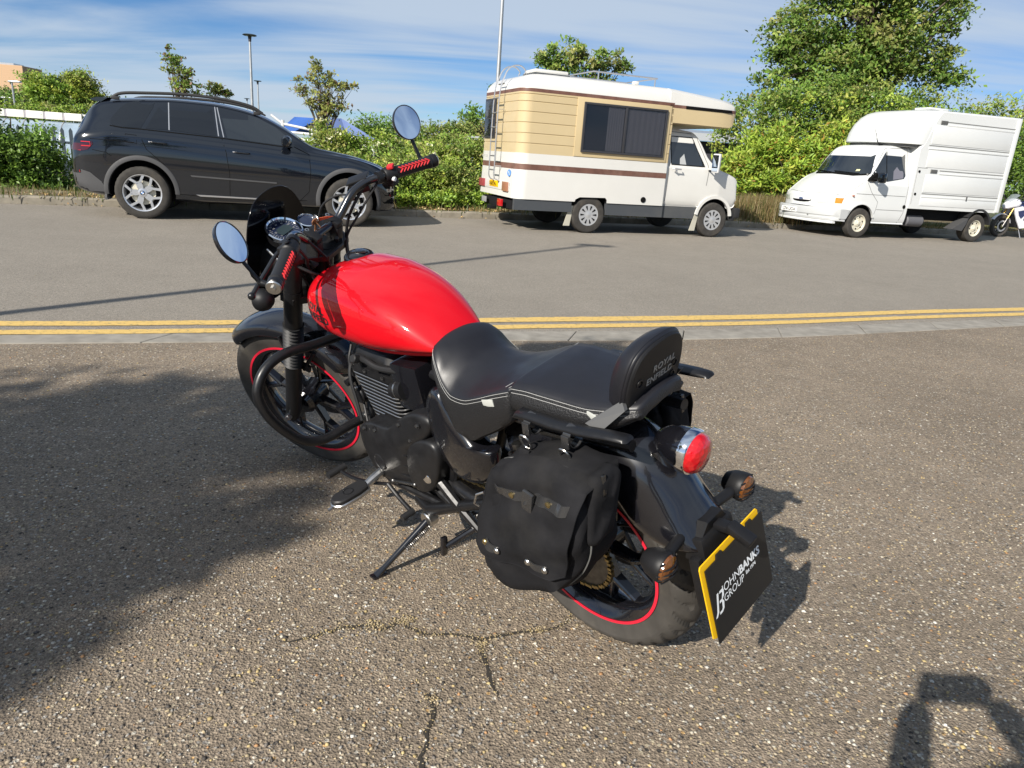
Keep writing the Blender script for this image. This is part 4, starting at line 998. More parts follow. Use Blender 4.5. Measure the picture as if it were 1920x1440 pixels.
# roof fittings
m = MB(); m.box(V(-0.78, 0.62, 2.635), (0.62, 0.5, 0.07), None, 0.025); rv = m.obj('roof_vent', MV['white'], mh)
m = MB(); m.box(V(-0.78, 0.62, 2.595), (0.66, 0.54, 0.03), None, 0.008); m.obj('vent_base', MV['skirt'], rv)
m = MB(); m.box(V(0.88, 0.45, 2.625), (0.10, 0.10, 0.06), None, 0.02); m.obj('roof_light', MV['white'], mh)
rk2 = blank('roof_rack', mh)
for yy in (0.42, 1.62):
    m = MB(); m.tube([V(0.02, yy, 2.735), V(1.30, yy, 2.735)], 0.014, 8); m.obj('rack_bar', MV['silver'], rk2)
    for x in (0.12, 1.26):
        m = MB(); m.tube([V(x, yy, 2.56), V(x, yy, 2.735)], 0.013, 8); m.obj('rack_post', MV['silver'], rk2)
for x in (0.02, 1.30):
    m = MB(); m.tube([V(x, 0.42, 2.735), V(x, 1.62, 2.735)], 0.012, 8); m.obj('rack_bar', MV['silver'], rk2)
m = MB(); m.cyl(V(1.055, -0.012, 0.635), V(1.055, 0.01, 0.635), 0.052, n=24, bev=0.004); m.obj('fuel_cap', MV['gap'], mh)
# cab
c_ct = curve([1.44, 1.60, 2.05, 2.18, 2.45, 2.60, 2.95, 3.08, 3.14, 3.16], [1.93, 1.925, 1.895, 1.82, 1.43, 1.285, 1.175, 1.12, 1.04, 0.80])
c_cb = curve([1.44, 2.2, 3.0, 3.12, 3.16], [0.545, 0.545, 0.545, 0.56, 0.62])
def cab_ring(x):
    zt_, zb_ = c_ct(x), c_cb(x); w = 0.985 - 0.06 * max(0, x - 2.7) / 0.46; bl = min(1.27, zt_ - 0.03); up = max(0, (zt_ - bl)) 
    half = [(0, zb_), (w * 0.9, zb_), (w * 0.97, zb_ + 0.02), (w, zb_ + 0.12), (w * 1.005, 0.5 * (zb_ + bl)), (w, bl - 0.05), (w * 0.985, bl), (w * 0.985 - 0.16 * up, bl + up * 0.55), (w * 0.985 - 0.24 * up, zt_ - 0.05 * min(1, up * 4)), (w * 0.86 - 0.22 * up, zt_ - 0.006), (w * 0.4, zt_), (0, zt_)]
    P_ = smooth_path([V(*p) for p in half], 2); yc = WM / 2
    return [V(x, yc - s, z) for s, z in P_] + [V(x, yc + s, z) for s, z in P_[::-1][1:-1]]
cab = loft_body('cab', list(np.linspace(1.44, 2.0, 12)) + list(np.linspace(2.05, 3.16, 40)), cab_ring, MV['white'], mh, cutters=[(2.64, 0.36, 0.365, -0.1, 0.42), (2.64, 0.36, 0.365, 1.66, 2.2)], cutmat=MV['black'], angle=34)
cbv = bvh_of(cab)
def cside(name, poly, mt, off=0.003, step=0.08, parent=mh, **k): return patch(name, poly, cbv, lambda u, v: (u, -1.0, v), (0, 1, 0), off, mt, parent, step=step, **k)
def cline(name, pts, w, mt, off=0.003): return line_on(name, pts, w, cbv, lambda u, v: (u, -1.0, v), (0, 1, 0), off, mt, mh, step=0.08)
cw = cside('door_window', [tuple(p) for p in [(1.61, 1.30), (1.60, 1.32), (1.60, 1.76), (1.63, 1.79), (2.03, 1.785), (2.08, 1.75), (2.32, 1.30), (2.31, 1.28)]], MV['glassmid'], 0.004)
cline('window_seal', [(1.60, 1.30), (1.60, 1.78), (2.05, 1.78), (2.33, 1.285), (1.60, 1.29)], 0.016, MV['gap'], 0.006)
cside('pale_glass_patch', [(1.78, 1.30), (1.80, 1.56), (1.86, 1.58), (1.92, 1.30)], mat('pale matt patch', (0.35, 0.36, 0.36), 0.8), 0.0045, 0.1)  # pale matt patch laid on the door glass
cside('stripe', [(1.49, 1.115), (3.12, 1.085), (3.14, 0.995), (1.49, 1.025)], MV['brown'], 0.003)
for pts in ([(1.54, 0.50), (1.55, 1.0), (1.56, 1.84), (1.60, 1.86), (2.12, 1.845), (2.40, 1.32), (2.42, 1.20), (2.40, 0.95)], [(1.54, 0.56), (2.25, 0.56)], ): cline('door_gap', pts, 0.012, MV['ggap'])
m = MB(); m.tube([V(1.60, -0.0, 1.215), V(1.62, -0.03, 1.215), V(1.76, -0.03, 1.21), V(1.78, 0.0, 1.21)], 0.012, 8); m.cyl(V(1.68, 0.02, 1.18), V(1.68, -0.012, 1.18), 0.018, n=12); m.obj('door_handle', MV['silver'], mh)
m = MB(); m.rings(arc_ring((2.64, 0.36), 0.360, 0.415, 0.025, 0.060, rad(8), rad(172))); m.obj('wheel_arch', MV['white'], mh)
m = MB(); m.rings([[V(x, y, z) for x, z in ((1.50, 0.33), (2.28, 0.33), (2.32, 0.545), (1.50, 0.545))] for y in (0.07, 0.14)]); m.obj('skirt', MV['skirt'], mh, smooth=False)
for x0_, x1_, z0_ in ((2.16, 2.26, 0.11), (-0.47, -0.40, 0.12)):
    m = MB(); m.rings([[V(x, y, z) for x, z in ((x0_ + 0.10, 0.47), (x0_, z0_), (x0_ + 0.12, z0_), (x0_ + 0.17, 0.47))] for y in (0.06, 0.075)]); m.obj('mud_flap', MV['flap'], mh, smooth=False)
m = MB(); m.box(V(3.20, WM / 2, 0.47), (0.13, 1.98, 0.19), None, 0.03); m.box(V(3.12, 0.14, 0.40), (0.10, 0.14, 0.16), None, 0.02); m.obj('front_bumper', MV['archdark'], mh)
m = MB(); m.box(V(3.165, WM / 2, 0.86), (0.03, 1.70, 0.42), None, 0.01); m.obj('grille', MV['gap'], mh)
patch('windscreen', [(0.30, 1.80), (0.18, 1.36), (1.90, 1.36), (1.78, 1.80)], cbv, lambda u, v: (5.0, u, v), (-1, 0, 0), 0.004, MV['glassmid'], mh, step=0.12)
m = MB(); m.box(V(2.44, -0.12, 1.36), (0.05, 0.16, 0.34), rotm((0, 0, 1), 0.3), 0.02); mm_ = m.obj('door_mirror', mat('mirror shell grey', (0.5, 0.5, 0.5), 0.4), mh)
m = MB(); m.tube([V(2.42, 0.06, 1.22), V(2.44, -0.06, 1.22)], 0.014, 8); m.obj('mirror_arm', MV['gap'], mm_)
m = MB(); m.box(V(2.408, -0.125, 1.36), (0.006, 0.13, 0.29), rotm((0, 0, 1), 0.3), 0.0); m.obj('mirror_glass', M['mirror'], mm_)
road_wheel(mh, 0.0, 0.325, 0.03, 0.325, 0.19, 'trim'); road_wheel(mh, 2.64, 0.325, 0.03, 0.325, 0.19, 'trim', spin=0.2)
for x in (0.0, 2.64):
    m = MB(); m.cyl(V(x, 1.85, 0.325), V(x, 2.03, 0.325), 0.325, n=36, bev=0.02); m.obj('wheel', MV['tyre'], mh)

# ---------------------------------------------------------------- white box van
van = thing('box_van', 'white box van with rounded roof fairing and dented grey bumper parked facing left', 'van', (7.476, 16.627, 0.0), rotz=rad(20.49))
WV = 1.98; yc = WV / 2
v_t = curve([-0.86, -0.845, -0.80, -0.70, -0.35, -0.12, 0.0, 0.30, 0.45, 0.60, 0.9, 1.32], [0.62, 0.80, 0.885, 0.945, 1.19, 1.325, 1.375, 1.80, 1.955, 2.01, 2.035, 2.04])
v_b = curve([-0.86, -0.6, -0.2, 1.32], [0.36, 0.34, 0.33, 0.33])
v_w = curve([-0.86, -0.80, -0.70, -0.50, -0.20, 0.1, 1.32], [0.80, 0.88, 0.93, 0.965, 0.98, 0.985, 0.985])
v_k = curve([-0.86, -0.4, 0.0, 0.5, 1.0, 1.32], [0.26, 0.24, 0.22, 0.14, 0.05, 0.0])
def van_ring(x):
    zt_, zb_, w, k = v_t(x), v_b(x), v_w(x), v_k(x); bl = min(1.22, zt_ - 0.05); up = max(0.0, zt_ - bl)
    half = [(0, zb_), (w * 0.88, zb_), (w * 0.96, zb_ + 0.03), (w * 0.995, zb_ + 0.16), (w, 0.5 * (zb_ + bl)), (w * 0.985, bl - 0.06), (w * 0.965, bl + 0.0), (w * 0.955 - 0.14 * up, bl + up * 0.5), (w * 0.93 - 0.20 * up, bl + up * 0.86), (w * 0.86 - 0.20 * up, zt_ - 0.02), (w * 0.5, zt_ + 0.0), (0, zt_ + 0.01)]
    P_ = smooth_path([V(*p) for p in half], 2)
    f = lambda s: x + k * (abs(s) / w) ** 2.4
    return [V(f(s), yc - s, z) for s, z in P_] + [V(f(s), yc + s, z) for s, z in P_[::-1][1:-1]]
vcab = loft_body('cab', list(np.linspace(-0.86, -0.7, 8)) + list(np.linspace(-0.66, 0.7, 50)) + list(np.linspace(0.75, 1.32, 8)), van_ring, MV['vanw'], van, cutters=[(0.0, 0.36, 0.375, -0.1, 0.42), (0.0, 0.36, 0.375, 1.56, 2.2)], cutmat=MV['black'], angle=34)
vb = bvh_of(vcab)
def vside(name, poly, mt, off=0.003, step=0.08, parent=van, **k): return patch(name, poly, vb, lambda u, v: (u, -1.0, v), (0, 1, 0), off, mt, parent, step=step, **k)
def vfront(name, poly, mt, off=0.004, step=0.08, parent=van, **k): return patch(name, poly, vb, lambda u, v: (-3.0, u, v), (1, 0, 0), off, mt, parent, step=step, **k)
def vline(name, pts, w, mt, off=0.003, side=True):
    if side: return line_on(name, pts, w, vb, lambda u, v: (u, -1.0, v), (0, 1, 0), off, mt, van, step=0.08)
    return line_on(name, pts, w, vb, lambda u, v: (-3.0, u, v), (1, 0, 0), off, mt, van, step=0.06)
ws_ = vfront('windscreen', [(0.31, 1.84), (0.14, 1.40), (0.40, 1.365), (0.99, 1.385), (1.58, 1.365), (1.84, 1.40), (1.67, 1.84), (0.99, 1.90)], MV['glassmid'])
vfront('screen_seal', [(0.14, 1.405), (0.40, 1.37), (0.99, 1.39), (1.58, 1.37), (1.84, 1.405), (1.84, 1.365), (1.58, 1.325), (0.99, 1.345), (0.40, 1.325), (0.16, 1.36)], MV['gap'], 0.005)
vfront('parking_notice', [(0.42, 1.43), (0.42, 1.475), (0.66, 1.47), (0.66, 1.43)], mat('yellow paper', (0.75, 0.72, 0.35), 0.8), 0.006)
for y0, y1 in ((0.35, 1.05), (1.10, 1.70)):
    m = MB(); pts = []
    for t in np.linspace(0, 1, 10):
        y = y0 + (y1 - y0) * t; h = vb.ray_cast(Vector((-3, y, 1.375 + 0.03 * t)), Vector((1, 0, 0)), 5); pts.append(np.array(h[0]) + V(-0.02, 0, 0.01))
    m.tube(pts, 0.009, 6); m.obj('wiper', MV['gap'], van)
hl_ = vfront('headlamp', [tuple(p) for p in smooth_path([V(0.56, 0.715), V(0.50, 0.82), V(0.40, 0.885), V(0.20, 0.895), V(0.19, 0.72), V(0.40, 0.705)], 2, closed=True)], MV['headlamp'], 0.006, 0.05, thick=0.004)
vfront('headlamp', [(1.42, 0.715), (1.48, 0.82), (1.58, 0.885), (1.80, 0.895), (1.82, 0.72), (1.58, 0.705)], MV['headlamp'], 0.006, 0.05, thick=0.004)
vfront('indicator', [(0.185, 0.72), (0.185, 0.895), (0.075, 0.895), (0.085, 0.725)], MV['amber'], 0.007, 0.04, thick=0.004)
vfront('indicator', [(1.835, 0.72), (1.835, 0.895), (1.90, 0.895), (1.89, 0.725)], MV['headlamp'], 0.007, 0.04, thick=0.004)
gr_ = vfront('grille', [tuple(p) for p in smooth_path([V(0.68, 0.76), V(0.75, 0.705), V(0.99, 0.69), V(1.23, 0.705), V(1.30, 0.76), V(1.23, 0.815), V(0.99, 0.825), V(0.75, 0.815)], 2, closed=True)], MV['gap'], 0.006, 0.05)
m = MB(); hh = vb.ray_cast(Vector((-3, 0.99, 0.76)), Vector((1, 0, 0)), 5)[0]; m.sphere(V(hh.x - 0.006, 0.99, 0.76), 0.05, 20, 10, (0.16, 1.35, 0.55)); em = m.obj('badge', mat('badge blue', (0.05, 0.09, 0.25), 0.25, coat=1), gr_)
m = MB(); m.tube([V(hh.x - 0.014, 0.99 + 0.062 * math.cos(a), 0.76 + 0.025 * math.sin(a)) for a in np.linspace(0, 2 * math.pi, 25)[:-1]], 0.0035, 6, closed=True); m.obj('badge_ring', MV['silver'], em)
text_on('badge_script', 'Ford', 0.042, V(hh.x - 0.0165, 0.99, 0.758), (0, -1, 0), (0, 0, 1), MV['silver'], em, shear=0.3)
# bumper follows the curved nose
def plan(yy, d=0.0):
    s = abs(yy - yc) / yc; return -0.885 - d + 0.30 * s ** 2.6 + (0.12 * max(0, s - 0.93) / 0.07)
m = MB(); rings = []
ys_ = list(np.linspace(0.0, WV, 41))
for yy in ys_:
    rings.append([V(plan(yy, d), yy, z) for d, z in ((0.0, 0.345), (0.035, 0.352), (0.042, 0.40), (0.030, 0.415), (0.030, 0.44), (0.045, 0.455), (0.045, 0.575), (0.030, 0.605), (-0.04, 0.608), (-0.06, 0.345))])
m.rings(rings); bmp = m.obj('front_bumper', MV['vancream'], van, angle=30)
m = MB(); m.rings([[V(x, y, z) for x, z in ((-0.57, 0.40), (-0.40, 0.40), (-0.30, 0.60), (-0.57, 0.605))] for y in (-0.012, 0.03)]); m.obj('bumper_end', MV['vancream'], bmp, angle=30)
m = MB(); m.rings([[V(plan(yy, d), yy, z) for d, z in ((0.03, 0.29), (0.035, 0.30), (0.03, 0.345), (-0.05, 0.345), (-0.05, 0.29))] for yy in np.linspace(0.08, WV - 0.08, 31)]); m.obj('front_valance', MV['vanw'], van, angle=30)
pl_ = blank('number_plate', van); px_ = plan(1.20, 0.05)
m = MB(); m.box(V(px_ - 0.006, 1.22, 0.505), (0.008, 0.52, 0.105), rotm((0, 0, 1), 0.04), 0.002); pb = m.obj('plate_back', mat('white plate', (0.75, 0.75, 0.72), 0.4), pl_)
text_on('plate_text', 'S74 UOA', 0.105, V(px_ - 0.013, 1.22, 0.503), V(0.04, -1, 0), (0, 0, 1), M['blackprint'], pl_, bold=0.0015, sx=0.95)
m = MB(); m.cyl(V(plan(0.62, 0.04), 0.62, 0.43), V(plan(0.62, 0.055), 0.62, 0.43), 0.012, n=12); m.obj('bumper_bolt', MV['ggap'], bmp)
vfront('hood_gap', [(0.16, 0.915), (0.45, 0.93), (0.99, 0.905), (1.53, 0.93), (1.82, 0.915), (1.82, 0.908), (1.53, 0.922), (0.99, 0.897), (0.45, 0.922), (0.16, 0.907)], MV['ggap'], 0.003, 0.1)
vline('hood_gap', [(-0.50, 0.86), (-0.30, 1.02), (0.02, 1.245)], 0.008, MV['ggap'])
dw = vside('door_window', [(0.10, 1.265), (0.30, 1.50), (0.56, 1.86), (0.62, 1.895), (1.10, 1.905), (1.14, 1.87), (1.15, 1.40), (1.10, 1.335), (0.62, 1.25), (0.14, 1.255)], MV['glassmid'], 0.004)
vline('window_divider', [(0.605, 1.26), (0.600, 1.89)], 0.02, MV['gap'], 0.006)
vside('seat_glimpse', [(0.78, 1.30), (0.80, 1.48), (0.90, 1.58), (1.02, 1.62), (1.09, 1.45), (1.08, 1.345)], mat('grey seat cloth', (0.14, 0.14, 0.17), 0.9), 0.005, 0.1)
vside('quarter_glimpse', [(0.96, 1.58), (1.00, 1.70), (1.08, 1.72), (1.09, 1.56)], mat('pale blue glimpse', (0.30, 0.38, 0.45), 0.6), 0.005, 0.1)
for pts in ([(0.34, 0.36), (0.40, 0.62), (0.42, 0.8), (0.20, 1.0), (0.06, 1.20), (0.08, 1.28), (0.55, 1.93), (0.62, 1.965), (1.20, 1.985)], [(1.20, 1.985), (1.235, 1.5), (1.22, 0.6), (1.12, 0.36)], [(-0.2, 0.955), (0.5, 0.955), (1.20, 0.955)], [(0.42, 0.64), (1.20, 0.64)]): vline('panel_gap', pts, 0.010, MV['ggap'])
vside('door_handle', [(1.145, 1.10), (1.145, 1.26), (1.185, 1.26), (1.185, 1.10)], MV['gap'], 0.012, 0.1, thick=0.01)
m = MB(); m.cyl(V(1.21, -0.008, 0.73), V(1.21, 0.03, 0.73), 0.042, n=20, bev=0.004); m.obj('fuel_cap', MV['gap'], van)
m = MB(); m.cyl(V(-0.28, 0.0, 0.905), V(-0.28, 0.05, 0.905), 0.018, n=12); m.obj('side_repeater', mat('faded orange', (0.35, 0.13, 0.08), 0.4), van)
vm = blank('door_mirror', van)
m = MB(); m.box(V(0.20, -0.20, 1.32), (0.10, 0.17, 0.22), rotm((0, 0, 1), 0.2), 0.035); m.obj('mirror_shell', MV['glassdk'], vm)
m = MB(); m.rings([[V(x, y, z) for x, z in ((0.05, 1.245), (0.30, 1.245), (0.24, 1.42), (0.10, 1.30))] for y in (-0.015, 0.08)]); m.tube([V(0.16, 0.0, 1.28), V(0.18, -0.14, 1.29)], 0.03, 8); m.obj('mirror_foot', MV['gap'], vm, smooth=False)
m = MB(); m.rings(arc_ring((0, 0.36), 0.372, 0.400, -0.012, 0.04, rad(15), rad(160))); m.obj('wheel_arch', MV['vanw'], van)
m = MB(); m.tube([V(0.70, 0.55, 2.03), V(0.62, 0.55, 2.08), V(0.42, 0.52, 2.36)], [0.02, 0.006, 0.004], 8); m.tube([V(0.70, 0.55, 2.03), V(0.60, 0.55, 2.09), V(0.46, 0.50, 2.28)], 0.003, 6); m.box(V(0.70, 0.55, 2.035), (0.09, 0.05, 0.02), None, 0.008); m.obj('roof_aerial', MV['gap'], van)
# box body
bx_ = blank('box_body', van)
m = MB(); rings = []
for x, z1_, ins in ((1.30, 2.03, 0.0), (1.305, 2.05, 0.0), (1.40, 2.15, 0.0), (1.62, 2.70, 0.0), (1.72, 2.83, 0.0), (4.16, 2.86, 0.0), (4.19, 2.85, 0.02)):
    zs_ = [0.70 + ins, 0.705, z1_ - 0.04, z1_ - 0.012, z1_]; yo = [0.03 + ins, ins - 0.02, ins - 0.02, ins, ins + 0.04]
    rings.append([V(x, y, z) for y, z in zip(yo, zs_)] + [V(x, WV - y, z) for y, z in zip(yo[::-1], zs_[::-1])])
m.rings(rings); m.obj('box_shell', MV['vanw'], bx_, angle=30)
# fairing: rounded nose over the cab
m = MB(); rings = []
for z, xf, sw, ins in ((2.085, 0.63, 0.76, 0.0), (2.10, 0.61, 0.78, 0.0), (2.30, 0.66, 0.76, 0.0), (2.50, 0.78, 0.70, 0.01), (2.66, 0.95, 0.62, 0.03), (2.76, 1.12, 0.54, 0.07), (2.82, 1.32, 0.44, 0.14), (2.845, 1.55, 0.3, 0.25)):
    ring = []
    for t in np.linspace(-1, 1, 33):
        s = math.sin(t * math.pi / 2); yy = yc + (yc + 0.018 - ins) * s; ring.append(V(xf + sw * (1 - math.cos(t * math.pi / 2)) ** 1.25 + 0.0, yy, z))
    ring += [V(1.9, WV - ins, z), V(1.9, ins, z)]; rings.append(ring)
m.rings(rings); m.obj('roof_fairing', MV['vanw'], bx_, angle=32)
m = MB(); m.rings([[V(0.75 + 0.62 * (1 - math.cos(t * math.pi / 2)) ** 1.25, yc + (yc - 0.06) * math.sin(t * math.pi / 2), z) for t in np.linspace(-1, 1, 25)] + [V(1.38, WV - 0.08, z), V(1.38, 0.08, z)] for z in (2.02, 2.09)]); m.obj('fairing_gap', MV['ggap'], bx_, angle=32)
for z in (2.60, 2.085, 1.565, 1.045):
    x0_ = 1.52 if z > 1.6 else 1.62
    if z == 2.60: x0_ = 1.90
    if z == 1.565: x0_ = 2.00
    m = MB(); m.rings([[V(x, y, zz) for y, zz in ((-0.026, z - 0.006), (-0.026, z + 0.010), (-0.019, z + 0.010), (-0.019, z - 0.006))] for x in (x0_, 4.03)]); m.obj('panel_joint', MV['ggap'], bx_, smooth=False)
    m = MB(); m.box(V((x0_ + 4.03) / 2, -0.026, z - 0.062), (4.03 - x0_, 0.014, 0.035), None, 0.006); m.obj('panel_rib', MV['vanw'], bx_)
for x0_, x1_, z0_, z1_ in ((1.62, 4.02, 0.78, 0.96), (1.62, 4.02, 1.08, 1.47), (1.56, 4.02, 1.62, 1.99), (1.56, 4.02, 2.12, 2.52)):
    m = MB(); m.box(V((x0_ + x1_) / 2, -0.024, (z0_ + z1_) / 2), (x1_ - x0_, 0.010, z1_ - z0_), None, 0.004); m.obj('side_panel', MV['vanw'], bx_)
m = MB(); m.box(V(4.10, -0.03, 1.78), (0.11, 0.03, 2.12), None, 0.008); m.obj('corner_post', MV['vanw'], bx_)
for x, z in ((1.80, 2.585), (1.82, 1.545)):
    v2 = blank('side_vent', bx_)
    m = MB(); m.box(V(x, -0.034, z), (0.20, 0.010, 0.075), None, 0.002); m.obj('vent_plate', MV['ggap'], v2)
    for k in range(3):
        m = MB(); m.box(V(x, -0.041, z - 0.022 + k * 0.022), (0.18, 0.006, 0.008)); m.obj('vent_slat', MV['archgrey'], v2, smooth=False)
for x, z in ((1.40, 1.52), (1.42, 1.03)):
    m = MB(); m.cyl(V(x, -0.02, z), V(x, -0.034, z), 0.028, n=16); m.obj('locker_catch', MV['gap'], bx_)
m = MB(); m.tube([V(1.34, -0.0215, 1.60), V(1.62, -0.0215, 1.60)], 0.005, 4); m.tube([V(1.345, -0.0215, 1.60), V(1.36, -0.0215, 0.80)], 0.004, 4); m.obj('locker_gap', MV['ggap'], bx_)
m = MB(); m.box(V(3.02, -0.036, 0.99), (0.03, 0.012, 0.10), None, 0.003); m.obj('panel_latch', MV['archgrey'], bx_)
m = MB(); m.box(V(2.05, 0.62, 2.895), (0.55, 0.45, 0.05), None, 0.02); m.obj('roof_hatch', MV['vanw'], bx_)
# chassis, rear arch and wheels
m = MB(); m.box(V(2.4, yc, 0.56), (3.3, 1.5, 0.22), None, 0.02); m.obj('chassis', MV['black'], van)
m = MB(); m.cyl(V(1.55, 0.25, 0.42), V(2.05, 0.25, 0.42), 0.13, n=20, bev=0.02); m.obj('fuel_tank', mat('grey tank', (0.10, 0.10, 0.11), 0.6), van)
m = MB(); m.box(V(1.9, 0.30, 0.60), (0.6, 0.1, 0.12), None, 0.01); m.obj('step_board', MV['vancream'], van)
m = MB(); rings = []
for t in np.linspace(rad(10), rad(148), 26):
    d = V(math.cos(t), 0, math.sin(t)); rings.append([V(3.58, y, 0.35) + d * r for r, y in ((0.385, -0.03), (0.43, -0.03), (0.43, 0.24), (0.40, 0.24))])
m.rings(rings); ma = m.obj('wheel_arch', MV['archdark'], van, angle=40)
m = MB(); m.rings([[V(x, y, z) for x, z in ((3.255, 0.555), (2.80, 0.285), (3.13, 0.255), (3.22, 0.42))] for y in (-0.028, 0.22)]); m.obj('arch_skirt', MV['archgrey'], ma, smooth=False)
road_wheel(van, 0.0, 0.325, -0.010, 0.325, 0.20, 'steel', spin=0.3)
road_wheel(van, 3.58, 0.325, 0.0, 0.325, 0.26, 'steel', spin=0.1)
for x in (0.0, 3.58):
    m = MB(); m.cyl(V(x, 1.75, 0.325), V(x, 1.97, 0.325), 0.325, n=36, bev=0.02); m.obj('wheel', MV['tyre'], van)
# ================================================================== MOTORCYCLE
BIKE_M = np.array([[-0.7315, -0.6569, -0.1825], [0.6818, -0.7048, -0.1958], [0.0, -0.2677, 0.9635]])
BIKE_O = V(0.3166, 1.7646, 0.001)
bike = thing('motorcycle', 'red and black cruiser motorcycle leaning on its side stand in the foreground', 'motorcycle', tuple(BIKE_O), BIKE_M)
RAKE = rad(26.5); STEER = 0.3367
SAX = V(-math.sin(RAKE), 0, math.cos(RAKE)); SAP = V(1.516, 0, 0)
SR = rotm(SAX, STEER)
def ST(p): return SR @ (np.asarray(p, float) - SAP) + SAP
def NB(): return MB()
def NS(): return MB(ST)
def fk(s, y, off=0.0):   # point on fork leg, s metres up from the axle
    return V(1.4 - s * math.sin(RAKE) + off * math.cos(RAKE), y, 0.332 + s * math.cos(RAKE) + off * math.sin(RAKE))

def make_wheel(front):
    S = NS if front else NB
    c = V(1.4, 0, 0.332) if front else V(0, 0, 0.314)
    R = 0.332 if front else 0.314
    rr = 0.2415 if front else 0.216
    hw = 0.050 if front else 0.067
    name = 'front_wheel' if front else 'rear_wheel'
    # rim: two flanges and a well
    w = hw * 0.86
    prof = [(rr - 0.002, -w), (rr + 0.006, -w), (rr + 0.006, -w + 0.008), (rr - 0.006, -w + 0.012), (rr - 0.010, -w * 0.6), (rr - 0.022, -w * 0.35),
            (rr - 0.022, w * 0.35), (rr - 0.010, w * 0.6), (rr - 0.006, w - 0.012), (rr + 0.006, w - 0.008), (rr + 0.006, w), (rr - 0.002, w),
            (rr - 0.016, w * 0.8), (rr - 0.030, w * 0.4), (rr - 0.032, 0), (rr - 0.030, -w * 0.4), (rr - 0.016, -w * 0.8)]
    m = S()
    rings = []
    n = 72
    for j in range(n):
        a = 2 * math.pi * j / n
        rings.append([c + V(math.cos(a) * r, h, math.sin(a) * r) for r, h in prof])
    m.rings(rings, loop=True)
    wheel = m.obj(name, M['gloss'], bike)
    # tyre
    m = S(); n = 220 if not front else 120
    prof = []
    K = 26
    for i in range(K + 1):
        t = -1 + 2 * i / K; a = t * rad(118)
        y = hw * math.sin(a) if abs(a) < rad(90) else hw * math.copysign(1 - 0.22 * (abs(a) - rad(90)) / rad(28), a)
        if abs(a) <= rad(90): r = R - (R - rr - 0.050) * (1 - math.cos(a)) ** 0.9
        else: r = rr + 0.050 - 0.052 * (abs(a) - rad(90)) / rad(28)
        prof.append((r, y, t))
    prof_in = [(rr - 0.004, hw * 0.5, 9), (rr - 0.004, -hw * 0.5, 9)]
    rings = []
    for j in range(n):
        a = 2 * math.pi * j / n; ring = []
        for r, y, t in prof:
            g = 0
            if abs(t) < 0.68:
                ph = (a * (17 if not front else 22) / (2 * math.pi) + 0.9 * abs(t) * (1 if t > 0 else -1) + (0.5 if t > 0 else 0)) % 1.0
                if ph < 0.16 and 0.08 < abs(t) < 0.66: g = 0.0075
                ph2 = (ph + 0.5) % 1.0
                if ph2 < 0.10 and 0.3 < abs(t) < 0.66: g = 0.006
            ring.append(c + V(math.cos(a) * (r - g), y, math.sin(a) * (r - g)))
        for r, y, _ in prof_in: ring.append(c + V(math.cos(a) * r, y, math.sin(a) * r))
        rings.append(ring)
    m.rings(rings, loop=True)
    m.obj('tyre', M['rubber'], wheel, angle=18)
    # red tape on both flanges
    for sgn in (1, -1):
        m = S(); rings = []
        for j in range(96):
            a = 2 * math.pi * j / 96
            y0 = sgn * (w + 0.0006); y1 = sgn * (w + 0.0022)
            ring = [c + V(math.cos(a) * r, y, math.sin(a) * r) for r, y in ((rr + 0.0005, y0), (rr + 0.0085, y0), (rr + 0.0085, y1), (rr + 0.0005, y1))]
            rings.append(ring)
        m.rings(rings, loop=True); m.obj('rim_tape', M['redtape'], wheel)
    # hub
    m = S()
    m.lathe([(0.020, -0.062), (0.040, -0.062), (0.052, -0.045), (0.046, -0.02), (0.046, 0.02), (0.052, 0.045), (0.040, 0.062), (0.020, 0.062)], c, (0, 1, 0), 28)
    m.obj('hub', M['gloss'], wheel)
    # six Y spokes
    for k in range(6):
        a0 = 2 * math.pi * k / 6 + (0.33 if front else 0.1)
        m = S()
        def P(r, a, y=0): return c + V(math.cos(a) * r, y, math.sin(a) * r)
        def bar(p, q, w0, w1, d0=0.030, d1=0.024):
            ax = unit(q - p); yy = V(0, 1, 0); zz = unit(np.cross(ax, yy)); rings_ = []
            for pt, ww, dd in ((p, w0, d0), (q, w1, d1)):
                rings_.append([pt + zz * ww * sx + yy * dd * sy for sx, sy in ((-1, -0.45), (-0.45, -0.6), (0.45, -0.6), (1, -0.45), (1, 0.45), (0.45, 0.6), (-0.45, 0.6), (-1, 0.45))])
            m.rings(rings_)
        rj = rr * 0.56
        bar(P(0.040, a0), P(rj, a0), 0.013, 0.010)
        for d in (-1, 1):
            bar(P(rj - 0.006, a0), P(rr - 0.022, a0 + d * 0.25), 0.009, 0.0065)
        m.obj('spoke', M['gloss'], wheel, smooth=False)
    # disc
    side = 1 if front else -1
    dr = 0.150 if front else 0.135
    m = S(); rings = []
    yo = 0.068 * side if front else -0.075
    yo = -0.070 if front else yo
    for j in range(60):
        a = 2 * math.pi * j / 60; ri = dr - 0.036 - 0.004 * (j % 5 == 0)
        rings.append([c + V(math.cos(a) * r, y, math.sin(a) * r) for r, y in ((ri, yo - 0.0025), (dr, yo - 0.0025), (dr, yo + 0.0025), (ri, yo + 0.0025))])
    m.rings(rings, loop=True)
    for k in range(5):
        a = 2 * math.pi * k / 5
        m.tube([c + V(math.cos(a) * 0.03, yo, math.sin(a) * 0.03), c + V(math.cos(a + 0.3) * (dr - 0.033), yo, math.sin(a + 0.3) * (dr - 0.033))], 0.008, 8)
    m.obj('brake_disc', M['darksteel'], wheel, smooth=False)
    return wheel
make_wheel(True)
rw = make_wheel(False)
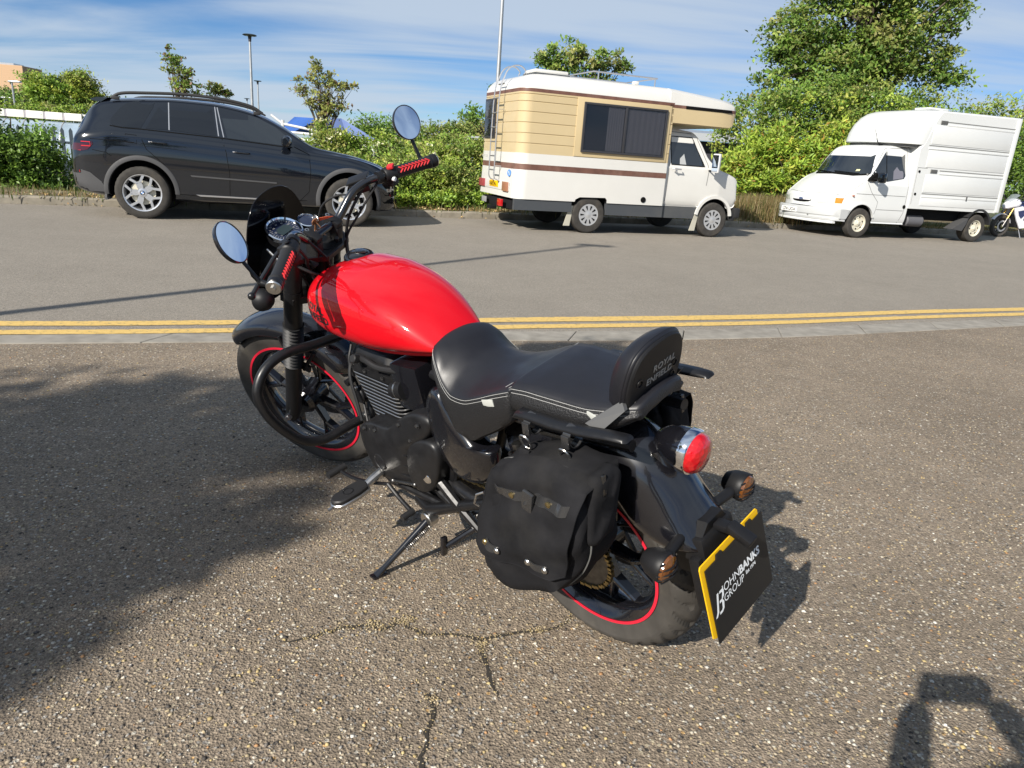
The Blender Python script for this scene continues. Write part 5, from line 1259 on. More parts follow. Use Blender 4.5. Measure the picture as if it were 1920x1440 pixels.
# sprocket and chain on the left
m = MB(); rings = []
for j in range(84):
    a = 2 * math.pi * j / 84; ro = 0.092 + (0.005 if j % 2 else 0)
    rings.append([V(0, 0, 0.314) + V(math.cos(a) * r, y, math.sin(a) * r) for r, y in ((0.045, 0.072), (ro, 0.072), (ro, 0.078), (0.045, 0.078))])
m.rings(rings, loop=True); m.obj('sprocket', M['darksteel'], rw, smooth=False)
m = MB()
chain_pts = []
for t in np.linspace(0, 1, 44): chain_pts.append(V(0.52 * t, 0.076, 0.410 - 0.040 * t))
for t in np.linspace(0, 1, 44): chain_pts.append(V(0.52 * (1 - t), 0.076, 0.322 - 0.104 * (1 - t)))
for t in np.linspace(-math.pi / 2, -1.5 * math.pi, 24): chain_pts.append(V(math.cos(t) * 0.096, 0.076, 0.314 + math.sin(t) * 0.096))
for i, q in enumerate(chain_pts):
    m.box(q, (0.011, 0.012 if i % 2 else 0.016, 0.008), None)
ch = m.obj('drive_chain', M['brass'], bike, smooth=False)
# caliper
m = NS(); m.box(V(1.37, -0.085, 0.47), (0.11, 0.05, 0.07), rotm((0, 1, 0), 0.5), 0.012); m.obj('brake_caliper', M['satin'], bike)

# ---- fork legs
for s_ in (1, -1):
    y = 0.105 * s_
    m = NS()
    m.tube([fk(-0.035, y, 0.004), fk(-0.02, y, 0.004), fk(0.01, y), fk(0.25, y), fk(0.262, y), fk(0.27, y)], [0.020, 0.028, 0.029, 0.0285, 0.0305, 0.0305], 24)
    leg = m.obj('fork_leg', M['satin'], bike)
    # bellows
    m = NS(); pts, rs = [], []
    k = 12
    for i in range(k * 4 + 1):
        s = 0.270 + 0.185 * i / (k * 4); pts.append(fk(s, y)); rs.append(0.0290 + 0.0060 * math.cos(2 * math.pi * i / 4))
    m.tube(pts, rs, 24); m.obj('gaiter', M['rubber_b'] if 'rubber_b' in M else M['grip'], leg, angle=30)
    m = NS(); m.tube([fk(0.452, y), fk(0.60, y), fk(0.61, y)], [0.0305, 0.0305, 0.030], 24)
    m.tube([fk(0.612, y), fk(0.735, y)], [0.0285, 0.0285], 24)
    m.obj('fork_shroud', M['satin'], leg)
    m = NS(); a = fk(0, y); m.cyl(a + V(0, 0.022 * s_, 0), a + V(0, 0.040 * s_, 0), 0.013, n=6); m.cyl(a + V(0, 0.036 * s_, 0), a + V(0, 0.052 * s_, 0), 0.008, n=12)
    m.obj('axle_nut', M['steel'], leg, smooth=False)
    m = NS(); m.cyl(fk(0.735, y), fk(0.752, y), 0.021, n=6); m.obj('fork_cap', M['darksteel'], leg, smooth=False)
# yokes
m = NS()
for s, th in ((0.725, 0.024), (0.560, 0.030)):
    poly = [(-0.13, -0.02), (-0.13, 0.03), (-0.09, 0.045), (0.09, 0.045), (0.13, 0.03), (0.13, -0.02), (0.10, -0.035), (0.04, -0.085), (-0.04, -0.085), (-0.10, -0.035)]
    ax = V(math.cos(RAKE), 0, math.sin(RAKE)); up = SAX
    m.prism(poly, lambda u, v, t, s=s: fk(s, 0) + V(0, u, 0) + ax * v + up * t, 0, th, 0.003)
m.tube([SAP + SAX * (0.74 / math.cos(RAKE) + 0.0), SAP + SAX * (1.10)], 0.027, 20)
m.obj('triple_clamp', M['satin'], bike)

# ---- front fender
m = NS(); rings = []
for a in np.linspace(rad(48), rad(152), 40):     # angle up from straight ahead
    t = (a - rad(48)) / rad(104)
    wv = 0.072 * min(1, (math.sin(math.pi * min(max(t * 1.0, 0), 1)) * 2.6 + 0.42))
    cx, cz = 1.4, 0.332
    ring_o, ring_i = [], []
    for u in np.linspace(-1, 1, 15):
        ang = u * rad(90)
        y = wv * math.copysign(abs(math.sin(ang)) ** 0.85, ang); d = 0.052 * (1 - abs(math.cos(ang)) ** 0.9) + 0.0
        R_ = 0.374 - d
        dirv = V(math.cos(a), 0, math.sin(a))
        ring_o.append(V(cx, y, cz) + dirv * R_); ring_i.append(V(cx, y * 0.96, cz) + dirv * (R_ - 0.004))
    rings.append(ring_o + ring_i[::-1])
m.rings(rings); m.obj('front_fender', M['gloss'], bike, angle=50)
for s_ in (1, -1):
    m = NS(); m.tube([fk(0.245, 0.085 * s_, 0.02), V(1.33, 0.078 * s_, 0.66)], 0.006, 8); m.tube([fk(0.235, 0.085 * s_, -0.03), V(1.20, 0.072 * s_, 0.60)], 0.007, 8)
    m.box(fk(0.25, 0.082 * s_, -0.01), (0.09, 0.012, 0.03), rotm((0, 1, 0), -0.5), 0.003)
    m.obj('fender_stay', M['satin'], bike)

# ---- headlight (behind the screen)
m = NS(); hc = V(1.235, 0, 0.925)
m.lathe([(0.02, -0.10), (0.055, -0.09), (0.08, -0.05), (0.088, 0.0), (0.092, 0.02)], hc, (1, 0, 0.05), 32)
hl = m.obj('headlight', M['satin'], bike)
m = NS(); m.lathe([(0.092, 0.018), (0.095, 0.03), (0.085, 0.034)], hc, (1, 0, 0.05), 32); m.obj('trim_ring', M['chrome'], hl)
m = NS(); m.lathe([(0.085, 0.030), (0.06, 0.042), (0.03, 0.048), (0.001, 0.05)], hc, (1, 0, 0.05), 32); m.obj('lens', mat('clear lens', (0.7, 0.7, 0.72), 0.08, spec=0.8, coat=1), hl)

# ---- fly screen
def scr(y, z, t=0.0): return V(1.255 - 0.35 * (z - 0.95) - 1.0 * y * y + t, y, z)
outl = [(0.0, 1.163), (0.035, 1.160), (0.07, 1.148), (0.10, 1.122), (0.125, 1.08), (0.142, 1.03), (0.150, 0.985), (0.142, 0.94), (0.115, 0.90), (0.105, 0.84), (0.06, 0.80), (0.0, 0.79)]
outl = outl + [(-y, z) for y, z in outl[1:-1][::-1]]
outl = [tuple(p) for p in smooth_path([V(*p) for p in outl], 2, closed=True)]
K = 9; m = NS()
for side in (0, 1):
    rings = []
    for k in range(K + 1):
        f_ = 1 - k / K * 0.985
        rings.append([scr(0 + (y - 0) * f_, 0.97 + (z - 0.97) * f_, 0.0045 * side) for y, z in outl])
    m.rings(rings, caps=False)
m.rings([[scr(y, z, 0) for y, z in outl], [scr(y * 1.006, z + 0.001, 0.0022) for y, z in outl], [scr(y, z, 0.0045) for y, z in outl]], caps=False)
m.obj('fly_screen', mat('black tinted screen', (0.003, 0.003, 0.004), 0.12, coat=0.0, spec=0.28), bike, angle=60)
for s_ in (1, -1):
    m = NS(); m.tube([V(1.13, 0.085 * s_, 0.93), V(1.20, 0.075 * s_, 1.0)], 0.0045, 8); m.obj('screen_stay', M['steel'], bike)

# ---- instruments
gn = unit(V(-0.50, 0, 0.86))
def gauge(name, c, r, chrome=True):
    m = NS(); m.lathe([(r * 0.55, -0.040), (r * 0.92, -0.030), (r, -0.010), (r * 1.02, 0.0)], c, gn, 36)
    g = m.obj(name, M['satin'], bike)
    m = NS(); m.lathe([(r * 1.02, -0.004), (r * 1.07, 0.002), (r * 1.05, 0.009), (r * 0.97, 0.011), (r * 0.90, 0.006), (r * 0.90, 0.003)], c, gn, 40, caps=False); m.obj('bezel', M['chrome'], g)
    m = NS(); m.lathe([(r * 0.93, 0.003), (0.0005, 0.0042)], c, gn, 36); m.obj('dial', M['dial'], g)
    return g
gc = V(1.158, 0.018, 1.036)
g1 = gauge('speedometer', gc, 0.056)
g2 = gauge('navigation_gauge', V(1.148, -0.078, 1.020), 0.031)
gy = V(0, -1, 0); gx = unit(np.cross(gy, gn)) * -1  # gx: up on dial
gx = unit(np.cross(gn, gy)) 
if gx[0] < 0: gx = -gx
def dial_pt(u, v, t): return gc + gy * u + gx * v + gn * t
m = NS(); m.prism([(-0.024, -0.010), (0.024, -0.010), (0.028, 0.006), (0.018, 0.022), (-0.018, 0.022), (-0.028, 0.006)], lambda u, v, t: dial_pt(u, v - 0.006, t), 0.0050, 0.0064); m.obj('display', M['lcd'], g1, smooth=False)
m = NS()
for i in range(25):
    a = rad(215 - 250 * i / 24); r0, r1 = (0.040, 0.046) if i % 3 else (0.037, 0.047)
    q0, q1 = V(math.cos(a), math.sin(a)) * r0, V(math.cos(a), math.sin(a)) * r1; nn = V(-math.sin(a), math.cos(a)) * 0.0006
    m.add([dial_pt(*(q0 - nn), 0.0054), dial_pt(*(q1 - nn), 0.0054), dial_pt(*(q1 + nn), 0.0054), dial_pt(*(q0 + nn), 0.0054)], [(0, 1, 2, 3)])
m.obj('dial_marks', M['greyprint'], g1, smooth=False)
for i, tx in enumerate(['0', '20', '40', '60', '80', '100', '120']):
    a = rad(205 - 230 * i / 6); c_ = dial_pt(math.cos(a) * 0.031, math.sin(a) * 0.031, 0.0054)
    R3 = SR
    text_on('dial_number', tx, 0.0085, ST(c_), SR @ gy, SR @ gx, M['greyprint'], g1)

# ---- handlebar
hb = [(1.012, 0.0, 1.030), (1.012, 0.060, 1.031), (1.005, 0.085, 1.040), (0.985, 0.130, 1.078), (0.972, 0.160, 1.094), (0.945, 0.200, 1.103), (0.905, 0.245, 1.101), (0.838, 0.397, 1.081)]
hbl = [V(x, y, z) for x, y, z in hb]
path = smooth_path([V(p[0], -p[1], p[2]) for p in hbl[::-1]] + hbl[1:], 5)
m = NS(); m.tube(path, 0.0130, 20); m.obj('handlebar', M['gloss'], bike)
def barpt(y):
    P_ = path; s_ = sorted(P_, key=lambda q: abs(q[1] - y))[:2]; a, b = s_
    if abs(b[1] - a[1]) < 1e-6: return a
    t = (y - a[1]) / (b[1] - a[1]); return a + (b - a) * t
bar_d = unit(hbl[-1] - hbl[-2])
for s_ in (1, -1):
    ax = V(bar_d[0], bar_d[1] * s_, bar_d[2])
    e0 = V(0.838, 0.397 * s_, 1.081)
    m = NS(); L = [-0.135, -0.13, -0.10, -0.05, -0.015, -0.010, -0.006, 0.0]; Rr = [0.0215, 0.0200, 0.0188, 0.0188, 0.0195, 0.0215, 0.0215, 0.0195]
    m.tube([e0 + ax * l for l in L], Rr, 24)
    gr = m.obj('grip', M['grip'], bike)
    m = NS(); m.tube([e0 + ax * l for l in (0.0, 0.004, 0.016, 0.019)], [0.0200, 0.0215, 0.0215, 0.0190], 28); 
    m.obj('bar_end', M['satin'], gr)
    m = NS(); m.tube([e0 + ax * l for l in (0.0195, 0.0215, 0.0235)], [0.0205, 0.0205, 0.0185], 28); m.cyl(e0 + ax * 0.0235, e0 + ax * 0.030, 0.0075, n=6); m.obj('end_cap', M['steel'], gr)
    # red lacing along the lower rear side of the grip
    x_, y_, _ = frame(ax, (0, 0, 1)); 
    m = NS(); base = rad(205) if s_ > 0 else rad(200)
    def gp(l, a, r=0.0205): 
        d_ = V(0, 0, 1) * math.cos(a) + unit(np.cross(ax, V(0, 0, 1))) * math.sin(a) * (-1 if s_ > 0 else 1)
        d_ = unit(d_ - ax * np.dot(d_, ax)); return e0 + ax * l + d_ * r
    back = rad(88 if s_ > 0 else 62)
    for i in range(9):
        l0 = -0.128 + i * 0.0128
        for sg in (1, -1):
            m.tube([gp(l0, back + sg * 0.48, 0.0200), gp(l0 + 0.004, back + sg * 0.26, 0.0218), gp(l0 + 0.012, back - sg * 0.02, 0.0212)], 0.0026, 6)
    m.obj('lacing', M['redlace'], gr)
    # switch housing
    m = NS(); pc = barpt(0.235 * s_)
    m.tube([e0 + ax * l for l in (-0.136, -0.140, -0.175, -0.18)], [0.021, 0.0245, 0.0245, 0.021], 20)
    m.box(e0 + ax * -0.157 + V(0.008, 0, -0.012), (0.05, 0.036, 0.050), None, 0.01)
    sw = m.obj('switch_housing', M['matte'], bike)
    if s_ < 0:
        m = NS(); m.box(e0 + ax * -0.156 + V(-0.010, 0, 0.025), (0.022, 0.030, 0.012), rotm((0, 0, 1), 0.4), 0.005); m.obj('kill_switch', M['redlace'], sw)
        m = NS(); m.cyl(e0 + ax * -0.170 + V(-0.030, 0, -0.014), e0 + ax * -0.170 + V(-0.020, 0, -0.012), 0.007, n=12); m.obj('start_button', M['whiteprint'], sw)
    else:
        for k, mm in ((0, 'steel'), (1, 'darksteel')):
            m = NS(); m.sphere(e0 + ax * (-0.150 - 0.018 * k) + V(-0.006, 0, 0.0275), 0.007, 10, 6, (1, 1.2, 0.6)); m.obj('switch_button', M['satin'], sw)
    # levers
    m = NS()
    lp = [e0 + ax * -0.175 + V(0.030, 0, -0.004), e0 + ax * -0.14 + V(0.055, 0, -0.012), e0 + ax * -0.08 + V(0.070, 0, -0.018), e0 + ax * -0.02 + V(0.082, 0, -0.022), e0 + ax * 0.02 + V(0.095, 0, -0.030)]
    m.tube(smooth_path(lp, 4), [0.008] * 6 + [0.0075] * 10 + [0.009], 10, flat=0.7)
    m.sphere(lp[-1], 0.0105, 12, 8)
    m.obj('clutch_lever' if s_ > 0 else 'brake_lever', M['satin'], bike)
    m = NS(); m.cyl(e0 + ax * -0.190, e0 + ax * -0.205, 0.020, n=16); m.box(e0 + ax * -0.19 + V(0.025, 0, -0.004), (0.035, 0.022, 0.022), None, 0.005)
    m.obj('lever_clamp', M['satin'], bike)

# mirrors on bar-end arms
cam_w = V(0, 0, CAM_H)
Binv = BIKE_M.T
def to_local(vw): return Binv @ np.asarray(vw, float)
for s_, n_img, ang in ((1, (0.89, 0.46), rad(56)), (-1, (0.90, 0.35), rad(40))):
    cL = ST(V(0.903, 0.419 * s_, 1.206))
    cw = BIKE_M @ cL + BIKE_O
    tocam = unit(cam_w - cw)
    camx, camy = np.array(_r2), np.array(_u2)
    pl = unit(camx * n_img[0] + camy * n_img[1]); pl = unit(pl - tocam * np.dot(pl, tocam))
    n = to_local(math.cos(ang) * tocam + math.sin(ang) * pl)
    m = MB(); r = 0.0535
    m.lathe([(0.02, -0.016), (r * 0.80, -0.013), (r, -0.006), (r * 1.04, 0.0), (r * 1.04, 0.004), (r * 0.99, 0.006), (r * 0.97, 0.003)], cL, n, 48)
    mi = m.obj('mirror', M['gloss'], bike)
    m = MB(); m.lathe([(r * 0.975, 0.0038), (r * 0.5, 0.0046), (0.0005, 0.0048)], cL, n, 48); m.obj('mirror_glass', M['mirror'], mi)
    e0 = ST(V(0.838, 0.397 * s_, 1.081)); ax = SR @ V(bar_d[0], bar_d[1] * s_, bar_d[2])
    j = e0 + ax * 0.010
    fwd = SR @ V(1, 0, 0)
    up = SR @ V(0, 0, 1)
    k1 = j + fwd * 0.045 * 1.0 + up * 0.006
    rim = cL - n * 0.008 + unit((k1 - cL) - n * np.dot(k1 - cL, n)) * r * 0.86
    m = MB()
    m.tube([j + fwd * 0.016, j + fwd * 0.030 + up * 0.003, k1], [0.009, 0.0075, 0.0085], 12)
    m.tube([k1, k1 * 0.5 + rim * 0.5, rim], [0.0095, 0.0078, 0.0085], 12, flat=0.6)
    m.sphere(k1, 0.010, 12, 8)
    m.obj('mirror_arm', M['satin'], mi)

# handlebar clamps with four bolts
for s_ in (1, -1):
    m = NS(); m.box(V(1.014, 0.052 * s_, 1.030), (0.052, 0.030, 0.036), rotm((0, 1, 0), -0.6), 0.006); m.box(V(1.020, 0.052 * s_, 1.000), (0.044, 0.030, 0.05), rotm((0, 1, 0), -0.4), 0.005)
    cl = m.obj('bar_clamp', M['matte'], bike)
    for dx, dz in ((0.013, 0.020), (-0.017, -0.001)):
        b = V(1.014 + dx, 0.052 * s_, 1.033 + dz)
        m = NS(); m.cyl(b, b + gn * 0.006, 0.0070, n=16); m.obj('bolt', M['steel'], cl)
        m = NS(); m.cyl(b + gn * 0.0055, b + gn * 0.0063, 0.0035, n=6); m.obj('bolt', M['matte'], cl)
m = NS(); m.cyl(V(1.065, 0, 0.985), V(1.050, 0, 1.020), 0.020, n=24, bev=0.003); m.obj('ignition_lock', M['darksteel'], bike)
# brake fluid reservoir
m = NS(); rc = V(0.990, -0.205, 1.088); RR = rotm((0, 0, 1), 0.5) @ rotm((0, 1, 0), 0.12)
m.box(rc, (0.066, 0.066, 0.040), RR, 0.008); rs_ = m.obj('brake_reservoir', M['satin'], bike)
m = NS(); m.box(rc + RR @ V(0, 0, 0.022), (0.070, 0.070, 0.006), RR, 0.002); m.obj('reservoir_lid', M['matte'], rs_)
m = NS(); m.sphere(V(0.995, -0.155, 1.070), 0.014, 12, 8); m.obj('hose_union', M['steel'], bike)
# cables
def cable(pts, r=0.0035, steer=True, mt='grip'):
    m = NS() if steer else MB(); m.tube(smooth_path([V(*p) for p in pts], 6), r, 8); return m.obj('cable', M[mt], bike)
cable([(0.99, -0.155, 1.070), (1.03, -0.135, 1.085), (1.09, -0.11, 1.06), (1.13, -0.10, 0.99), (1.15, -0.09, 0.90), (1.20, -0.09, 0.75), (1.30, -0.085, 0.6)])
cable([(0.955, -0.19, 1.098), (1.00, -0.13, 1.03), (1.04, -0.12, 0.96), (1.04, -0.09, 0.88), (1.02, -0.06, 0.80)], 0.005)
cable([(0.925, -0.225, 1.095), (0.98, -0.15, 1.02), (1.03, -0.10, 0.95), (1.03, -0.07, 0.86)], 0.004)
cable([(0.93, 0.23, 1.075), (1.02, 0.15, 1.02), (1.10, 0.08, 0.95), (1.10, 0.03, 0.86), (1.05, 0.04, 0.78)], 0.0045)
cable([(0.95, 0.22, 1.07), (1.06, 0.12, 1.00), (1.12, 0.06, 0.93), (1.10, 0.0, 0.84)], 0.004)
m = NS(); m.box(V(1.115, -0.01, 0.965), (0.06, 0.11, 0.05), rotm((0, 1, 0), -0.5), 0.016); m.box(V(1.13, 0.0, 0.90), (0.08, 0.10, 0.09), rotm((0, 1, 0), -0.5), 0.02); m.obj('instrument_bracket', M['matte'], bike)
for pts, rr3 in (([(0.97, 0.17, 1.07), (1.00, 0.12, 1.00), (1.04, 0.09, 0.95), (1.05, 0.07, 0.86)], 0.005), ([(0.95, 0.20, 1.08), (1.01, 0.15, 1.05), (1.08, 0.10, 1.00), (1.12, 0.06, 0.93), (1.09, 0.06, 0.82)], 0.0035),
                 ([(1.00, -0.03, 0.99), (1.03, -0.05, 0.95), (1.06, -0.02, 0.90), (1.05, 0.03, 0.84)], 0.006), ([(0.99, 0.10, 1.05), (0.99, 0.06, 0.98), (1.01, 0.03, 0.93), (1.02, 0.04, 0.86)], 0.004), ([(1.07, 0.12, 0.98), (1.03, 0.10, 0.94), (1.02, 0.06, 0.90), (1.04, 0.02, 0.86)], 0.005)):
    cable(pts, rr3)
m = NS()
m.box(V(1.035, 0.075, 0.955), (0.030, 0.022, 0.030), rotm((0, 1, 0), 0.4), 0.004); m.obj('wire_connector', M['matte'], bike)
m = NS(); m.box(V(1.040, -0.085, 0.965), (0.026, 0.020, 0.034), rotm((0, 1, 0), 0.2), 0.004); m.obj('wire_connector', M['matte'], bike)
# front indicators
for s_ in (1, -1):
    c = V(1.170, 0.200 * s_, 0.893); m = NS()
    m.lathe([(0.006, -0.040), (0.022, -0.034), (0.033, -0.018), (0.036, 0.0), (0.035, 0.006)], c, (1, 0, -0.05), 28)
    fi = m.obj('front_indicator', M['matte'], bike)
    m = NS(); m.lathe([(0.033, 0.004), (0.02, 0.014), (0.001, 0.017)], c, (1, 0, -0.05), 24); m.obj('lens', M['amberlens'], fi)
    m = NS(); m.tube([c, V(1.16, 0.10 * s_, 0.90)], [0.011, 0.009], 10); m.obj('indicator_stem', M['matte'], fi)

# ---- tank
tz = curve([0.42, 0.46, 0.52, 0.58, 0.64, 0.70, 0.76, 0.84, 0.905, 0.95, 0.985, 1.01, 1.03], [0.795, 0.832, 0.878, 0.912, 0.936, 0.951, 0.960, 0.961, 0.951, 0.938, 0.916, 0.882, 0.835])
tb = curve([0.42, 0.50, 0.60, 0.70, 0.80, 0.90, 0.97, 1.0, 1.03], [0.782, 0.762, 0.745, 0.733, 0.730, 0.737, 0.758, 0.785, 0.815])
tw = curve([0.42, 0.46, 0.52, 0.60, 0.70, 0.78, 0.86, 0.93, 0.975, 1.005, 1.03], [0.075, 0.098, 0.124, 0.148, 0.164, 0.168, 0.167, 0.157, 0.138, 0.106, 0.030])
tm = curve([0.42, 0.60, 0.80, 0.95, 1.03], [0.790, 0.818, 0.825, 0.828, 0.825])
def tank_ring(x, n=56):
    out = []
    for j in range(n):
        a = 2 * math.pi * j / n; c_, s_ = math.cos(a), math.sin(a)
        y = tw(x) * math.copysign(abs(c_) ** 0.76, c_)
        if s_ >= 0: z = tm(x) + (tz(x) - tm(x)) * s_ ** 0.80
        else:
            y = tw(x) * math.copysign(abs(c_) ** 0.80, c_); z = tm(x) - (tm(x) - tb(x)) * abs(s_) ** 0.9
        out.append(V(x, y, z))
    return out
m = MB(); xs = list(np.linspace(0.42, 0.96, 40)) + list(np.linspace(0.97, 1.028, 12))
m.rings([tank_ring(x) for x in xs]); 
tank_me = m.mesh('fuel_tank', True, 60); tank_me.materials.append(M['red'])
tank = link('fuel_tank', tank_me, bike)
tank_bvh = bvh_of(tank_me)
# pressed seam under the tank
m = MB(); 
for s_ in (1, -1):
    rr2 = []
    for x in np.linspace(0.425, 1.0, 30):
        a_ = rad(-58); y_ = tw(x) * math.cos(a_) ** 0.80; z_ = tm(x) - (tm(x) - tb(x)) * abs(math.sin(a_)) ** 0.9
        rr2.append([V(x, s_ * (y_ - 0.010), z_ + 0.004), V(x, s_ * (y_ + 0.002), z_ + 0.002), V(x, s_ * (y_ + 0.0035), z_ - 0.009), V(x, s_ * (y_ + 0.001), z_ - 0.011), V(x, s_ * (y_ - 0.002), z_ - 0.009), V(x, s_ * (y_ - 0.010), z_ - 0.002)])
    m.rings(rr2)
m.obj('tank_seam', M['red'], tank)
# filler cap
h = tank_bvh.ray_cast(Vector((0.892, -0.026, 1.2)), Vector((0, 0, -1))); cc, cn = np.array(h[0]) + V(0, 0, 0.000), unit(V(-0.19, 0.07, 1))
m = MB(); m.lathe([(0.046, -0.006), (0.046, 0.003), (0.043, 0.006), (0.037, 0.006), (0.036, 0.004), (0.034, 0.004), (0.033, 0.009), (0.028, 0.013), (0.012, 0.015), (0.001, 0.015)], cc, cn, 48)
cap = m.obj('filler_cap', M['gloss'], tank)
m = MB(); m.box(cc + cn * 0.016, (0.050, 0.013, 0.006), rotm((0, 0, 1), 0.6), 0.002); m.obj('lock_cover', M['gloss'], cap)
# tank lettering
for s_ in (1, -1):
    for row, tx in ((0, 'ROYAL'), (1, 'ENFIELD')):
        o_ = V(0.897 - 0.010 * row, 0.160 * s_, 0.856 - 0.029 * row)
        n_ = unit(V(0.15, 1.0 * s_, 0.05)); ux = unit(np.cross(V(0, 0, 1), n_)); uy = np.cross(n_, ux)
        ux = unit(ux + uy * -0.05)
        text_on('tank_lettering', tx, 0.030, o_, ux, uy, M['blackprint'], tank, off=0.0007, bold=0.0012, bvh=tank_bvh, sx=1.15)
# airbox / frame under the tank
m = MB(); m.box(V(0.585, 0.0, 0.645), (0.13, 0.22, 0.15), rotm((0, 1, 0), 0.1), 0.018); m.obj('intake_box', M['gloss'], bike)
m = MB()
m.tube(smooth_path([V(1.02, 0, 0.85), V(1.0, 0.0, 0.72), V(0.965, 0.0, 0.5), V(0.93, 0, 0.36)], 5), 0.020, 14)
m.tube([V(1.0, 0, 0.80), V(0.7, 0, 0.78), V(0.45, 0, 0.74)], 0.024, 12)
m.tube([V(0.45, 0, 0.74), V(0.44, 0, 0.5), V(0.47, 0, 0.3)], 0.02, 12)
for s_ in (1, -1):
    m.tube(smooth_path([V(0.47, 0.09 * s_, 0.72), V(0.30, 0.10 * s_, 0.70), V(0.05, 0.115 * s_, 0.715), V(-0.20, 0.10 * s_, 0.74)], 4), 0.014, 10)
    m.tube([V(0.95, 0.02 * s_, 0.46), V(0.90, 0.09 * s_, 0.30), V(0.55, 0.10 * s_, 0.24)], 0.015, 10)
    m.tube([V(0.35, 0.10 * s_, 0.70), V(0.43, 0.10 * s_, 0.45), V(0.50, 0.09 * s_, 0.26)], 0.016, 10)
m.obj('frame', M['satin'], bike)

# ---- engine
eng = blank('engine', bike)
def rrect(cx, hx, hy, r, z, n=5, tilt=0.0):
    out = []
    for sx, sy, a0 in ((1, 1, 0), (-1, 1, 90), (-1, -1, 180), (1, -1, 270)):
        for k in range(n + 1):
            a = rad(a0 + 90 * k / n); out.append(V(cx + sx * (hx - r) + r * math.cos(a), sy * (hy - r) + r * math.sin(a), z))
    return out
def cylx(z): return 0.765 + (z - 0.45) * 0.06
m = MB(); m.rings([rrect(cylx(z), 0.072, 0.062, 0.03, z) for z in (0.40, 0.64)]); m.obj('cylinder_barrel', M['engine'], eng)
m = MB()
nf = 12
fin_top, fin_edge = M['engine'], mat('machined fin edge', (0.42, 0.42, 0.42), 0.3, metal=0.9)
for i in range(nf):
    z = 0.452 + i * 0.0148; f_ = i / (nf - 1); hx = 0.092 + 0.036 * f_; hy = 0.082 + 0.018 * f_
    m.rings([rrect(cylx(z), hx - 0.0012, hy - 0.0012, 0.035, z), rrect(cylx(z), hx, hy, 0.038, z + 0.0012), rrect(cylx(z), hx, hy, 0.038, z + 0.0038), rrect(cylx(z), hx - 0.0012, hy - 0.0012, 0.035, z + 0.005)])
fm = m.mesh('cooling_fin', True, 25); fm.materials.append(fin_top); fm.materials.append(fin_edge)
for p in fm.polygons:
    if abs(p.normal.z) < 0.75: p.material_index = 1
link('cooling_fin', fm, eng)['kind'] = 'stuff'
m = MB()
m.rings([rrect(cylx(0.63), 0.132, 0.104, 0.045, z, tilt=0) for z in (0.630, 0.655)])
m.rings([rrect(cylx(0.66), 0.120, 0.095, 0.045, 0.655), rrect(cylx(0.66), 0.118, 0.092, 0.045, 0.685), rrect(cylx(0.66), 0.095, 0.075, 0.04, 0.705)])
for q in ((0.87, 0.085, 0.66), (0.80, 0.098, 0.67), (0.72, 0.098, 0.67), (0.66, 0.09, 0.66)): m.cyl(V(*q), V(*q) + V(0, 0.012, 0), 0.007, n=10)
m.obj('cylinder_head', M['engine'], eng)
m = MB(); m.tube(smooth_path([V(0.83, 0.10, 0.685), V(0.76, 0.112, 0.692), V(0.70, 0.112, 0.684), V(0.62, 0.10, 0.69), V(0.55, 0.09, 0.70)], 5), 0.010, 10); m.obj('breather_hose', M['grip'], eng)
for q in ((0.86, 0.104, 0.652), (0.79, 0.108, 0.648), (0.885, 0.06, 0.60), (0.70, 0.108, 0.648), (0.645, 0.09, 0.52)):
    m = MB(); m.cyl(V(*q), V(*q) + V(0, 0.006, 0), 0.0045, n=8); m.obj('bolt', M['steel'], eng)
# crankcase body
m = MB(); m.rings([rrect(0.68, 0.19, 0.085, 0.05, 0.235), rrect(0.68, 0.205, 0.100, 0.05, 0.28), rrect(0.67, 0.20, 0.100, 0.05, 0.40), rrect(0.68, 0.16, 0.09, 0.05, 0.455)]); m.obj('crankcase', M['engine'], eng)
def cover(name, poly, y0, y1, material, par, bulge=0.012, inner=0.86):
    P_ = [np.array(p) for p in smooth_path([V(*p) for p in poly], 3, closed=True)]; c_ = np.mean(P_, axis=0)
    m = MB(); rings = []
    for f_, y in ((1.0, y0), (1.0, y1 - 0.016), (0.985, y1 - 0.008), (0.95, y1 - 0.002), (0.88, y1), (0.6, y1 + bulge * 0.55), (0.3, y1 + bulge * 0.9), (0.02, y1 + bulge)):
        rings.append([V(c_[0] + (p[0] - c_[0]) * f_, y, c_[1] + (p[1] - c_[1]) * f_) for p in P_])
    m.rings(rings); o = m.obj(name, material, par, angle=50); return o
crank = [(0.841, 0.452), (0.772, 0.487), (0.677, 0.500), (0.600, 0.560), (0.525, 0.602), (0.462, 0.600), (0.457, 0.570), (0.497, 0.52), (0.560, 0.465), (0.585, 0.413), (0.590, 0.357), (0.620, 0.315), (0.70, 0.283), (0.787, 0.278), (0.830, 0.312), (0.853, 0.366), (0.856, 0.416)]
cov = cover('clutch_cover', crank, 0.08, 0.148, M['engine'], eng)
sm = [(0.585, 0.46), (0.528, 0.512), (0.467, 0.530), (0.437, 0.508), (0.442, 0.45), (0.475, 0.377), (0.530, 0.325), (0.590, 0.318), (0.606, 0.373)]
cover('sprocket_cover', sm, 0.08, 0.156, M['engine'], eng, bulge=0.008)
m = MB(); m.lathe([(0.030, 0), (0.030, 0.004), (0.026, 0.006), (0.024, 0.004), (0.018, 0.0045), (0.012, 0.007), (0.001, 0.007)], V(0.752, 0.152, 0.352), (0, 1, 0), 28); m.obj('engine_badge', M['darksteel'] if 0 else M['engine'], eng)
